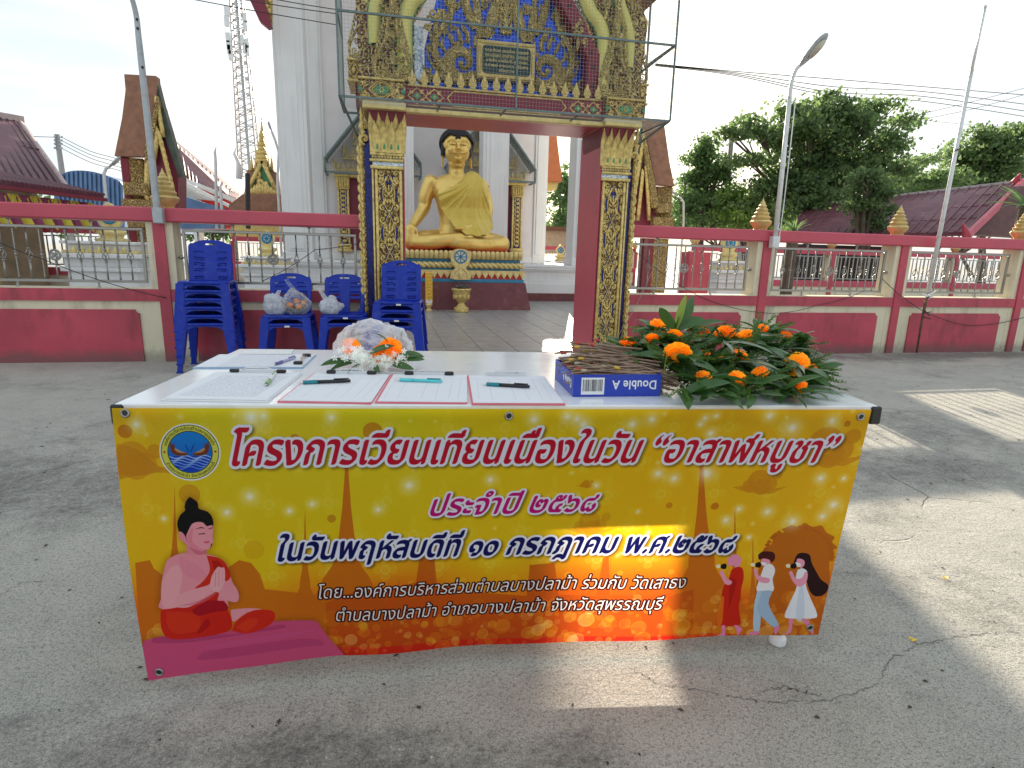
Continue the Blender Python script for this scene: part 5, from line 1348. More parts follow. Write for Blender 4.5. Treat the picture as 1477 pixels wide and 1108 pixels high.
def lin(h): h = h.lstrip('#'); return np.array([int(h[i:i+2],16)/255 for i in (0,2,4)], np.float32)
def raster(loops, ss=1):
    """non-zero winding coverage of closed loops (image coords)"""
    S = 2; xs_ = [p[0] for L in loops for p in L]; ys_ = [p[1] for L in loops for p in L]
    bx0, bx1 = max(0, int(min(xs_))-1), min(IW, int(max(xs_))+2); by0, by1 = max(0, int(min(ys_))-1), min(IH, int(max(ys_))+2)
    full = np.zeros((IH, IW), np.float32)
    if bx1 <= bx0 or by1 <= by0: return full
    w_, h_ = bx1-bx0, by1-by0; Wm = np.zeros((h_*S, w_*S+2), np.int16)
    for L in loops:
        L = [(x-bx0, y-by0) for x, y in L]
        n = len(L)
        for i in range(n):
            x0, y0 = L[i]; x1, y1 = L[(i+1)%n]
            x0 *= S; y0 *= S; x1 *= S; y1 *= S
            if y0 == y1: continue
            d = 1
            if y0 > y1: x0, y0, x1, y1 = x1, y1, x0, y0; d = -1
            r0 = max(0, int(math.ceil(y0-.5))); r1 = min(h_*S-1, int(math.ceil(y1-.5))-1)
            if r1 < r0: continue
            rows = np.arange(r0, r1+1); xs = x0 + (rows+.5-y0)*(x1-x0)/(y1-y0)
            c = np.clip(np.ceil(xs-.5).astype(int), 0, w_*S+1); np.add.at(Wm, (rows, c), d)
    cov = (np.cumsum(Wm, axis=1)[:, :w_*S] != 0).astype(np.float32)
    full[by0:by1, bx0:bx1] = cov.reshape(h_, S, w_, S).mean(axis=(1,3)); return full
def blur(a, r):
    r = int(r)
    if r < 1: return a
    for ax in (0,1):
        for _ in range(2):
            p = np.pad(a, [(r+1,r) if k == ax else (0,0) for k in (0,1)], mode='edge'); c = np.cumsum(p, axis=ax)
            a = (np.take(c, range(2*r+1, c.shape[ax]), axis=ax) - np.take(c, range(0, c.shape[ax]-2*r-1), axis=ax))/(2*r+1)
    return a
def dilate(a, r):
    """round dilation of a coverage mask"""
    out = a.copy(); n = max(10, int(r*3))
    for k in range(n):
        for rr_ in (r, r*.55):
            dx, dy = int(round(rr_*math.cos(2*math.pi*k/n))), int(round(rr_*math.sin(2*math.pi*k/n)))
            out = np.maximum(out, np.roll(np.roll(a, dy, 0), dx, 1))
    return out
IMG = np.zeros((IH, IW, 3), np.float32)
v_ = (yy_/IH)[..., None]; u_ = (xx_/IW)[..., None]
def noise2(cell, seed):
    r = np.random.default_rng(seed); gh, gw = int(IH/cell)+3, int(IW/cell)+3; g_ = r.random((gh, gw)).astype(np.float32)
    y = yy_/cell; x = xx_/cell; y0 = y.astype(int); x0 = x.astype(int); fy = y-y0; fx = x-x0; fy = fy*fy*(3-2*fy); fx = fx*fx*(3-2*fx)
    return (g_[y0,x0]*(1-fx)+g_[y0,x0+1]*fx)*(1-fy) + (g_[y0+1,x0]*(1-fx)+g_[y0+1,x0+1]*fx)*fy
yel = lin('#f3c31f'); lime = lin('#e2d228'); gold_c = lin('#efb21e'); ora = lin('#ee8420'); redc = lin('#e8481c'); dred = lin('#d42c1c')
lm = np.clip(1.25-np.abs(u_-.30)*3.0, 0, 1)*np.clip(1.15-v_*1.15, 0, 1)*.8 + np.clip(noise2(260,1)[...,None]-.45,0,1)*.7*(1-v_)
IMG[:] = yel*(1-np.clip(lm,0,1)) + lime*np.clip(lm,0,1)
gm = np.clip((u_-.55)*2.2, 0, 1)*.75; IMG = IMG*(1-gm)+gold_c*gm
wsh = np.clip(1-((u_-.03)/.06)**2,0,1)*.5; IMG = IMG*(1-wsh)+gold_c*wsh
ns = (noise2(300,5)[...,None]-.5)*.16
def lerpc(img, c, f): f = np.clip(f,0,1); return img*(1-f)+c*f
IMG = lerpc(IMG, ora, (v_+ns-.56)/.22); IMG = lerpc(IMG, redc, (v_+ns-.70)/.22); IMG = lerpc(IMG, dred, (v_-.88)/.10)
def paint(mask, col, a=1.0):
    global IMG
    ry = np.where(mask.any(1))[0]
    if not len(ry): return
    rx = np.where(mask.any(0))[0]; sl_ = (slice(ry[0], ry[-1]+1), slice(rx[0], rx[-1]+1))
    f = (mask[sl_]*a)[..., None]; IMG[sl_] = IMG[sl_]*(1-f) + (lin(col) if isinstance(col, str) else col)*f
def poly(px_pts, col, a=1.0, soft=0, sh=None, curve=0):
    if curve: px_pts = smooth_pts(list(px_pts)+[px_pts[0]], curve)[:-1]
    m_ = raster([[P2I(*p) for p in px_pts]])
    if sh: paint(blur(m_, sh[0]), sh[1], sh[2])
    if soft: m_ = blur(m_, soft)
    paint(m_, col, a)
def pix_circle(px, py, rpx):
    c = P2I(px, py); r = rpx*IW/1040.0
    return np.clip(r+.5-np.sqrt((xx_-c[0])**2+(yy_-c[1])**2), 0, 1), c, r
def circ_local(cx, cy, r, col, a, edge=None, glow=False):
    x0, x1 = max(0,int(cx-r*1.2-2)), min(IW,int(cx+r*1.2+3)); y0, y1 = max(0,int(cy-r*1.2-2)), min(IH,int(cy+r*1.2+3))
    if x1 <= x0 or y1 <= y0: return
    d = np.sqrt((xx_[y0:y1,x0:x1]-cx)**2+(yy_[y0:y1,x0:x1]-cy)**2)
    f = (np.clip(1-d/r,0,1)**1.8 if glow else np.clip(r+.5-d,0,1))*a
    if edge: f = f + np.clip(1-np.abs(d-r*.9)/(r*.10),0,1)*edge
    f = np.clip(f,0,1)[...,None]; IMG[y0:y1,x0:x1] = IMG[y0:y1,x0:x1]*(1-f)+lin(col)*f
# faint tiled ornament
rr_ = np.random.default_rng(3)
for i in range(13):
    for j in range(6):
        cx_, cy_ = (i+.5*(j%2)+.4)*IW/13, (j+.5)*IH/7.2
        if cy_ > IH*.74: continue
        for k in range(4):
            circ_local(cx_+26*math.cos(k*math.pi/2), cy_+26*math.sin(k*math.pi/2), 16, '#f1dc62', .20, .16)
        circ_local(cx_, cy_, 18, '#f3e074', .25, .2); circ_local(cx_, cy_-50, 9, '#f3e074', .22)
        circ_local(cx_+90, cy_+58, 11, '#efd75a', .30)
# silhouettes of towers
br = '#d2701f'
def chedi(cx, yt, yb, hw, col=br, a=.92, notch=True):
    H = yb-yt; L = [(0,0),(.02,.10),(.035,.22),(.07,.38),(.12,.52),(.20,.62),(.20,.66),(.27,.70),(.36,.74),(.50,.84),(.60,.92),(.66,1.0),(1.0,1.0)]
    R_ = [(cx+hw*x, yt+H*y) for x, y in L]; Lf = [(cx-hw*x, yt+H*y) for x, y in L]
    poly(R_ + list(reversed(Lf)), col, a)
chedi(500, 628, 905, 92); chedi(440, 735, 905, 38); chedi(1012, 628, 915, 95); chedi(1060, 726, 915, 34); chedi(1086, 770, 915, 26)
chedi(252, 703, 870, 34); chedi(575, 830, 905, 20); chedi(915, 815, 905, 22); chedi(880, 800, 905, 16)
poly([(195,812),(216,808),(222,820),(235,830),(240,935),(205,950)], br, .9)
poly([(330,818),(345,808),(362,812),(375,828),(382,850),(470,860),(480,905),(460,930),(330,930)], br, .9)
poly([(470,870),(520,850),(560,850),(600,840),(606,800),(626,800),(630,842),(700,855),(760,860),(764,815),(800,812),(806,858),(860,860),(870,805),(878,803),(880,858),(960,862),(1000,850),(1000,915),(470,935)], '#c7551c', .75)
tree_sil = [(1098,800),(1103,790),(1112,786),(1118,772),(1130,768),(1140,758),(1152,760),(1160,754),(1172,760),(1185,758),(1192,768),(1204,775),(1200,782),(1208,790),(1198,796),(1206,806),(1196,812),(1190,915),(1090,915)]
poly(tree_sil, '#c0661f', .9, curve=3)
for k in range(60):
    a = random.uniform(-3.0,.2); cx_ = 1152+48*math.cos(a); cy_ = 800+40*math.sin(a)
    poly([(cx_-4,cy_),(cx_,cy_-2.6),(cx_+4,cy_+1),(cx_,cy_+2.6)], '#c0661f', .9)
# orange clouds
def cloud(cx, cy, s, a=.75, flip=1):
    parts = ((0,0,20),(18,7,13),(-17,9,12),(30,-8,9),(5,12,16))
    for dx, dy, r in parts:
        c = P2I(cx+dx*s*flip, cy+dy*s); circ_local(c[0], c[1], r*s*IW/1045, '#d9901f', a, .0)
    c = P2I(cx, cy+3*s); circ_local(c[0], c[1], 10*s*2.3, '#e7b545', .0, .55)
    poly([(cx-46*s,cy+13*s),(cx-20*s,cy+9*s),(cx+20*s,cy+16*s),(cx+50*s,cy+11*s),(cx+20*s,cy+24*s),(cx-20*s,cy+22*s)], '#d9901f', a)
cloud(1190, 640, 1.35); cloud(1095, 692, .85); cloud(850, 752, .8, .45); cloud(190, 660, 1.1, .7); cloud(845, 697, .28, .8)
poly([(168,640),(190,645),(212,658),(228,672),(262,684),(226,682),(178,690),(172,690)], '#d08a1c', .75, curve=4)
for (x, y, r, c, a) in ((425,633,7,'#cf8a1c',.9),(537,622,13,'#cf8a1c',.9),(1031,730,6,'#cf7a1c',.9),(1222,611,5,'#cf7a1c',.8),(273,713,14,'#d89c1e',.8),(180,622,9,'#c46a18',.7),(478,748,6,'#c98a1a',.8),(366,793,14,'#e0a91c',.5),(1003,790,5,'#d98a1c',.8),(965,729,5,'#d98a1c',.9)):
    c_ = P2I(x, y); circ_local(c_[0], c_[1], r*IW/1045, c, a, .1)
# bokeh discs along the foot
for k in range(430):
    cx_, cy_ = rr_.random()*IW, IH*(.80+.2*rr_.random()**.75); r = 6+26*rr_.random()**2
    circ_local(cx_, cy_, r, ('#f2a52a','#ef8a1e','#f6c650','#ffdf8a')[int(rr_.random()*4)], .10+.30*rr_.random(), .12)
# sparkles
for (x, y, r) in ((362,602,26),(196,612,13),(478,602,12),(380,600,8),(360,716,15),(327,739,12),(236,748,7),(450,727,10),(417,737,10),(590,700,16),(545,735,11),(707,692,12),(770,605,15),(818,601,13),(842,612,16),(940,605,14),(912,612,14),(1025,625,14),(1033,600,9),(1110,600,15),(1143,617,20),(949,683,14),(972,690,14),(1020,684,18),(1200,607,15),(1202,728,17),(1107,738,14),(1066,734,10),(1047,750,12),(1143,752,17),(1186,745,13),(1080,775,8),(860,700,9),(830,716,8),(862,724,6),(920,738,6),(935,768,6),(832,604,10),(1080,560,1),(1183,690,14),(835,665,12),(1017,603,10),(1010,612,9),(1217,690,9),(700,655,14),(1018,680,8)):
    c = P2I(x, y); R_ = r*2.3*1.6
    circ_local(c[0], c[1], R_, '#fffce8', .75, None, True); circ_local(c[0], c[1], R_*.30, '#ffffff', .9, None, True)
for k in range(30):
    circ_local(rr_.random()*IW, IH*.62*rr_.random(), 10+12*rr_.random(), '#fffad8', .55, None, True)
# praying figure on a rock (coordinates of an enlarged crop, brought back to photo pixels)
def Z3(L): return [(150+x/3.143, 660+y/3.143) for x, y in L]
def fig(L, c, a=1, curve=3, sh=None): poly(Z3(L), c, a, 0, sh, curve)
shd = (14, '#7a3a10', .75)
fig([(388,178),(372,198),(365,225),(368,240),(345,262),(332,300),(340,335),(352,352),(372,395),(440,412),(483,410),(492,360),(494,310),(496,300),(490,270),(468,245),(430,232),(425,205),(405,188)], '#0a0608', 1, 3, shd)
fig([(330,440),(372,432),(460,438),(520,455),(560,490),(580,560),(605,600),(611,635),(600,655),(560,640),(540,690),(270,690),(258,640),(262,560),(280,480),(300,455)], '#f29aa6', 1, 3, shd)
fig([(180,832),(260,810),(320,822),(560,790),(780,742),(930,738),(965,742),(985,770),(1020,820),(1085,890),(1090,960),(900,960),(600,1000),(205,1070),(150,1000)], '#d4567e', 1, 0, shd)
fig([(215,835),(260,812),(600,800),(780,760),(820,762),(810,775),(640,800),(420,835),(250,842)], '#b84570', .8)
fig([(450,880),(900,820),(1000,850),(900,860),(450,920)], '#bd4874', .7); fig([(470,850),(850,790),(960,780),(850,810),(480,870)], '#d55a8c', .6, 2)
fig([(378,380),(372,440),(462,442),(462,405),(400,400)], '#ee8f9f', 1, 0); fig([(385,405),(440,425),(462,418),(462,436),(420,440)], '#dc7288', .9)
fig([(372,355),(385,325),(400,300),(425,292),(450,295),(466,312),(490,306),(495,330),(492,360),(497,383),(485,392),(483,408),(465,418),(440,412),(400,402),(380,392)], '#f4a0ab', 1, 2)
fig([(378,355),(392,330),(405,318),(400,350),(402,385),(430,408),(400,402),(382,392)], '#e98798', .8)
fig([(338,340),(346,335),(362,347),(374,372),(378,400),(364,386),(350,376),(340,360)], '#f096a4')
fig([(412,325),(440,315),(462,322),(440,320)], '#3a1520', 1, 0); fig([(428,345),(458,343),(458,347),(430,349)], '#3a1520', 1, 0); fig([(478,322),(492,316),(492,320),(479,326)], '#3a1520', 1, 0); fig([(452,382),(478,378),(476,388),(455,388)], '#d85a72', 1, 0); fig([(472,320),(475,320),(475,325),(472,325)], '#b02030', 1, 0)
fig([(340,445),(440,500),(465,540),(430,560),(380,540),(345,500)], '#ec8ba0', .55); fig([(262,560),(300,500),(340,490),(355,540),(345,600),(330,680),(275,682),(260,640)], '#f6adb2', .9)
fig([(465,445),(520,455),(555,485),(575,540),(548,560),(545,505),(525,497),(495,530),(480,572),(440,588),(412,592),(450,560),(480,510)], '#d83a2c')
fig([(490,470),(520,470),(545,505),(520,495),(500,510)], '#b82424', .8)
fig([(258,690),(330,680),(400,655),(470,620),(520,610),(515,650),(545,650),(562,690),(580,740),(560,790),(400,820),(300,822),(265,790),(256,740)], '#d6332a')
fig([(400,690),(470,650),(545,655),(562,690),(500,700),(420,720)], '#a81d2c', .85); fig([(420,800),(440,760),(470,730),(480,760),(440,795)], '#b62226', .8); fig([(280,700),(360,700),(430,720),(430,780),(340,800),(290,770)], '#e0432e', .8)
fig([(575,690),(640,683),(700,685),(714,693),(650,702),(600,738),(580,740)], '#f3a0ac', 1, 2)
fig([(580,785),(600,742),(650,704),(700,690),(762,695),(777,725),(750,760),(700,785),(640,798)], '#da372b'); fig([(600,770),(660,730),(700,740),(650,790)], '#e64a34', .7)
fig([(335,680),(325,650),(330,628),(400,600),(500,578),(515,602),(430,655),(380,680)], '#f5a8b0'); fig([(340,672),(430,648),(510,606),(500,625),(430,665)], '#dc7288', .5)
fig([(508,602),(540,590),(590,590),(611,620),(608,648),(590,656),(555,645)], '#f29fab'); fig([(480,588),(486,545),(503,512),(518,495),(530,500),(545,500),(549,530),(545,570),(520,608),(500,606)], '#f7b4b8')
fig([(505,520),(508,520),(506,585),(503,585)], '#d97a8c', .8, 0); fig([(520,505),(523,505),(522,585),(519,585)], '#d97a8c', .8, 0); fig([(535,505),(537,505),(537,570),(534,570)], '#d97a8c', .6, 0)
# three walking figures
def Z5(L): return [(900+x/3.694, 660+y/3.694) for x, y in L]
def f5(L, c, a=1, curve=3): poly(Z5(L), c, a, 0, None, curve)
def candle_hand(x, y):
    f5([(x,y),(x+12,y-12),(x+30,y-14),(x+35,y),(x+28,y+14),(x+8,y+12)], '#1a0c0c'); f5([(x-22,y-6),(x-8,y-12),(x+2,y-6),(x+2,y+6),(x-8,y+10),(x-20,y+6)], '#f6ecc0')
# monk
f5([(550,545),(568,522),(595,516),(618,528),(626,550),(618,572),(605,588),(590,584),(585,575),(562,578),(553,568)], '#f09ab8')
f5([(572,600),(605,582),(632,592),(638,640),(625,700),(622,750),(612,800),(622,880),(590,898),(520,898),(488,888),(515,800),(520,740),(530,690),(556,650)], '#cf2a1c')
f5([(515,750),(532,740),(530,800),(520,890),(492,885)], '#e8761e', .9); f5([(565,640),(600,660),(590,700),(560,800),(560,740)], '#a81c14', .7)
f5([(510,612),(525,600),(545,640),(575,660),(565,678),(535,670)], '#f2a2bc'); f5([(520,895),(538,895),(540,935),(536,950),(495,948),(520,935)], '#e88ab4'); f5([(585,895),(600,893),(628,910),(625,925),(605,948),(600,925)], '#e88ab4'); candle_hand(512,580)
# man in white
f5([(735,565),(732,545),(748,535),(775,540),(776,570),(760,578)], '#f2a2bc', 1, 2); f5([(714,520),(735,502),(765,500),(795,505),(806,525),(800,548),(785,558),(775,545),(745,538),(720,545)], '#4a1a18'); f5([(728,556),(758,560),(760,574),(738,576)], '#f6f2f4', 1, 2)
f5([(745,582),(775,565),(800,582),(805,610),(792,650),(795,712),(708,712),(722,650),(735,610)], '#f4f2f6'); f5([(710,712),(778,712),(770,750),(735,810),(722,920),(690,918),(692,800),(700,750)], '#b9cfe4'); f5([(735,712),(790,712),(770,780),(825,890),(805,910),(735,850),(710,800)], '#a9c3dc'); 
f5([(690,595),(705,590),(720,630),(775,645),(770,668),(730,665),(702,640)], '#f2a2bc'); f5([(662,938),(690,925),(718,928),(715,942),(668,944)], '#e88ab4'); f5([(800,905),(825,895),(828,910),(810,942),(800,930)], '#e88ab4'); candle_hand(696,572)
# woman in white
f5([(925,580),(905,560),(925,515),(960,508),(990,520),(1000,560),(1020,600),(1050,650),(1088,680),(1080,715),(1050,738),(1010,735),(985,700),(970,640),(965,600)], '#2a0f12')
f5([(920,560),(922,540),(945,540),(962,552),(960,575),(940,590)], '#f2a2bc', 1, 2); f5([(912,558),(935,562),(945,575),(925,584)], '#f6f2f4', 1, 2)
f5([(925,600),(950,590),(975,605),(978,640),(970,680),(990,740),(1030,838),(1000,858),(900,858),(855,845),(890,760),(920,690),(915,640)], '#eef0f6'); f5([(935,690),(955,690),(960,855),(915,857)], '#cdd9ea', .7)
f5([(878,612),(895,605),(915,645),(950,640),(965,610),(980,620),(968,670),(930,688),(900,660)], '#f2a2bc'); f5([(878,860),(898,860),(895,905),(885,935),(845,940),(875,925)], '#e88ab4'); f5([(945,860),(975,862),(1010,915),(1005,942),(985,915)], '#e88ab4'); candle_hand(884,578)
# seal
cs = P2I(274,652); RS = 41*2.2
circ_local(cs[0]+6, cs[1]+8, RS*1.16, '#4a4208', .45, None, True)
sy = RS*.93
def ring_disc(r, col): circ_local(cs[0], cs[1], r, col, 1)
ring_disc(RS*1.0, '#f4f4ee'); ring_disc(RS*.945, '#181818'); ring_disc(RS*.925, '#dfdc5a'); ring_disc(RS*.735, '#1c2a10'); ring_disc(RS*.71, '#1f86e0')
dd = np.sqrt((xx_-cs[0])**2+(yy_-cs[1])**2); ins = (dd < RS*.70)
paint((ins & (yy_ > cs[1]-RS*.5)).astype(np.float32)*np.clip((yy_-cs[1]+RS*.5)/(RS*1.0),0,1), '#1058c8', .8)
wtr = ins & (yy_ > cs[1]+RS*.14); paint(wtr.astype(np.float32), '#0f3fbf', .95)
for k in range(6):
    yk = cs[1]+RS*(.17+.075*k)+4*np.sin((xx_-cs[0])/9.0+k); paint((ins & (np.abs(yy_-yk) < 1.8)).astype(np.float32), '#bcd8ff', .9-.08*k)
def boat(sx):
    L = [(.06,.08),(.14,.02),(.30,.0),(.42,-.06),(.50,-.20),(.48,-.30),(.56,-.26),(.60,-.36),(.64,-.22),(.62,-.05),(.56,.06),(.40,.13),(.16,.13)]
    m_ = raster([[(cs[0]+sx*RS*x, cs[1]+RS*y) for x, y in L]]); paint(m_, '#7a3a22'); 
    m_ = raster([[(cs[0]+sx*RS*x, cs[1]+RS*(y*.6+.035)) for x, y in L[:6]]]); paint(m_, '#d8a878', .8)
    m_ = raster([[(cs[0]+sx*RS*.03, cs[1]-RS*.02),(cs[0]+sx*RS*.13, cs[1]-RS*.26),(cs[0]+sx*RS*.15, cs[1]-RS*.26),(cs[0]+sx*RS*.05, cs[1])]]); paint(m_, '#1a2050')
    a0 = [(cs[0]+sx*RS*.83+RS*.055*(1 if q%2 == 0 else .42)*math.sin(q*math.pi/5), cs[1]-RS*.055*(1 if q%2 == 0 else .42)*math.cos(q*math.pi/5)) for q in range(10)]
    paint(raster([a0]), '#a01818')
boat(1); boat(-1)
# lettering
def text_loops(body, shear=0.0, bold=0.0):
    cu = bpy.data.curves.new('txt', 'FONT'); cu.body = body; cu.size = 1; cu.shear = shear; cu.fill_mode = 'NONE'; cu.resolution_u = 3; cu.offset = bold
    o = bpy.data.objects.new('txt', cu); COL.objects.link(o)
    me = bpy.data.meshes.new_from_object(o); V = [v.co.copy() for v in me.vertices]
    E = {}
    for e in me.edges:
        a, b = e.vertices; E.setdefault(a, []).append(b); E.setdefault(b, []).append(a)
    # keep each glyph loop in vertex order so that its winding survives
    loops = []; seen = set()
    for s in range(len(V)):
        if s in seen or s not in E: continue
        L = [s]; seen.add(s); cur = s; nxt = (s+1) if (s+1) in E.get(s, []) else E[s][0]
        while nxt not in seen:
            L.append(nxt); seen.add(nxt); c = [q for q in E[nxt] if q not in seen]
            if not c: break
            nxt = c[0]
        if len(L) > 2: loops.append([(V[i].x, V[i].y) for i in L])
    bpy.data.objects.remove(o); bpy.data.meshes.remove(me); bpy.data.curves.remove(cu)
    return loops
def put_text(body, a, b, size_px, col, outline, ow, shear=.28, nib=0, shadow=True, bold=0.012):
    L = text_loops(body, shear, bold); xs = [p[0] for q in L for p in q]; x0, x1 = min(xs), max(xs)
    A = P2I(*a); B_ = P2I(*b); sx = (B_[0]-A[0])/(x1-x0); syy = size_px*IW/1085*1.0
    sl = (B_[1]-A[1])/(B_[0]-A[0])
    T_ = [[(A[0]+(x-x0)*sx, A[1]+(x-x0)*sx*sl-y*syy) for x, y in q] for q in L]
    m_ = raster(T_)
    if nib:
        mm = m_.copy()
        for k in range(-nib, nib+1): mm = np.maximum(mm, np.roll(np.roll(m_, -k, 0), k, 1))
        m_ = mm
    o_ = dilate(m_, ow)
    if shadow: paint(np.roll(np.roll(blur(o_, 5), 5, 0), 6, 1), '#3a2a08', .65)
    paint(o_, outline); paint(m_, col); return m_
put_text('โครงการเวียนเทียนเนื่องในวัน “อาสาฬหบูชา”', (336,671), (1204,667), 64, '#c8102e', '#eef0ff', 9, nib=3, bold=.002)
put_text('ประจำปี ๒๕๖๘', (621,744), (861,737), 47, '#c4127a', '#f0eeff', 7, nib=2, bold=.004)
put_text('ในวันพฤหัสบดีที่ ๑๐ กรกฎาคม พ.ศ.๒๕๖๘', (402,809), (1058,797), 50, '#10145a', '#eef0ff', 8, nib=3, bold=.004)
put_text('โดย...องค์การบริหารส่วนตำบลบางปลาม้า ร่วมกับ วัดเสาธง', (460,864), (988,848), 31, '#fbf3f0', '#3a0c10', 5, shear=.2, shadow=False)
put_text('ตำบลบางปลาม้า อำเภอบางปลาม้า จังหวัดสุพรรณบุรี', (485,896), (955,879), 31, '#fbf3f0', '#3a0c10', 5, shear=.2, shadow=False)
def ring_text(body, r, a0, a1, size, flip):
    L = text_loops(body, 0, .012); xs = [p[0] for q in L for p in q]; x0, x1 = min(xs), max(xs); out = []
    for q in L:
        o_ = []
        for x, y in q:
            a = a0+(a1-a0)*(x-x0)/(x1-x0); rad = r+(y*size if not flip else -y*size); o_.append((cs[0]+rad*math.cos(a), cs[1]-rad*math.sin(a)))
        out.append(o_)
    paint(raster(out), '#101008')
ring_text('องค์การบริหารส่วนตำบลบางปลาม้า', RS*.775, 2.85, .30, RS*.15, False)
ring_text('อำเภอบางปลาม้า จังหวัดสุพรรณบุรี', RS*.885, math.pi+.45, 2*math.pi-.45, RS*.15, True)
# cloth-print grain
IMG = np.clip(IMG*(1+(rr_.random((IH,IW,1)).astype(np.float32)-.5)*.05), 0, 1)
img = bpy.data.images.new('banner_print', IW, IH, alpha=False)
buf = np.ones((IH, IW, 4), np.float32); buf[..., :3] = IMG[::-1]; img.pixels.foreach_set(buf.ravel()); img.update(); img.pack()
bmat, n, l, p = nt('printed_vinyl')
ti = n.new('ShaderNodeTexImage'); ti.image = img; ti.extension = 'EXTEND'
hs = n.new('ShaderNodeHueSaturation'); hs.inputs['Value'].default_value = 1.0; hs.inputs['Saturation'].default_value = 1.04; l.new(ti.outputs[0], hs.inputs['Color'])
l.new(hs.outputs[0], p.inputs['Base Color']); p.inputs['Roughness'].default_value = .42; p.inputs['Specular IOR Level'].default_value = .35
tr = n.new('ShaderNodeBsdfTranslucent'); l.new(ti.outputs[0], tr.inputs['Color'])
mx = n.new('ShaderNodeMixShader'); mx.inputs[0].default_value = .50; l.new(p.outputs[0], mx.inputs[1]); l.new(tr.outputs[0], mx.inputs[2]); l.new(mx.outputs[0], n['Material Output'].inputs['Surface'])
tcn = n.new('ShaderNodeTexCoord'); wr = n.new('ShaderNodeTexNoise'); wr.inputs['Scale'].default_value = 5; wr.inputs['Detail'].default_value = 4; wr.inputs['Distortion'].default_value = 1.2
l.new(tcn.outputs['Object'], wr.inputs['Vector']); bp = n.new('ShaderNodeBump'); bp.inputs['Strength'].default_value = .22; bp.inputs['Distance'].default_value = .03; l.new(wr.outputs['Fac'], bp.inputs['Height']); l.new(bp.outputs[0], p.inputs['Normal'])
banner = empty('printed_banner', top_a.xy.to_3d(), tang, 'yellow and red vinyl banner with Thai lettering hung along the table front', 'banner')
binv = banner.matrix_basis.inverted()
NS, NT = 200, 70
me = bpy.data.meshes.new('banner_sheet')
V = [bsurf(i/NS, j/NT) for j in range(NT+1) for i in range(NS+1)]
Fc = [(j*(NS+1)+i, (j+1)*(NS+1)+i, (j+1)*(NS+1)+i+1, j*(NS+1)+i+1) for j in range(NT) for i in range(NS)]
me.from_pydata([tuple(v) for v in V], [], Fc); uv = me.uv_layers.new(name='UVMap')
UVs = np.array([((vi % (NS+1))/NS, 1-(vi//(NS+1))/NT) for lp in me.loops for vi in (lp.vertex_index,)], np.float32); uv.data.foreach_set('uv', UVs.ravel())
me.materials.append(bmat); me.polygons.foreach_set('use_smooth', [True]*len(me.polygons))
bo = link('printed_sheet', me, banner); bo.matrix_parent_inverse = binv
def eyelet(px, py):
    s, t = px2st(px, py); P = bsurf(s, t); m = MB()
    R_ = .0085
    c1 = tdir; c2 = (bsurf(s,t+.01)-bsurf(s,t-.01)).normalized(); nn = c1.cross(c2).normalized()
    if nn.dot(Vector((0,-1,0))) < 0: nn = -nn
    P = P + nn*.0015
    m.loft([[P+(c1*math.cos(a)+c2*math.sin(a))*(R_+.0028*math.cos(b_))+nn*.0028*math.sin(b_) for b_ in [2*math.pi*j/6 for j in range(6)]] for a in [2*math.pi*i/18 for i in range(19)]], cap=False)
    o = m.build('eyelet', M['steel'], banner, True); o.matrix_parent_inverse = binv
    m = MB(); m.prism([P+(c1*math.cos(a)+c2*math.sin(a))*.0062-nn*.0005 for a in [2*math.pi*i/12 for i in range(12)]], nn*.0008); o = m.build('eyelet_hole', M['black'], banner); o.matrix_parent_inverse = binv
for q in ((181,596),(734,600),(1241,601),(230,969),(1168,905)): eyelet(*q)
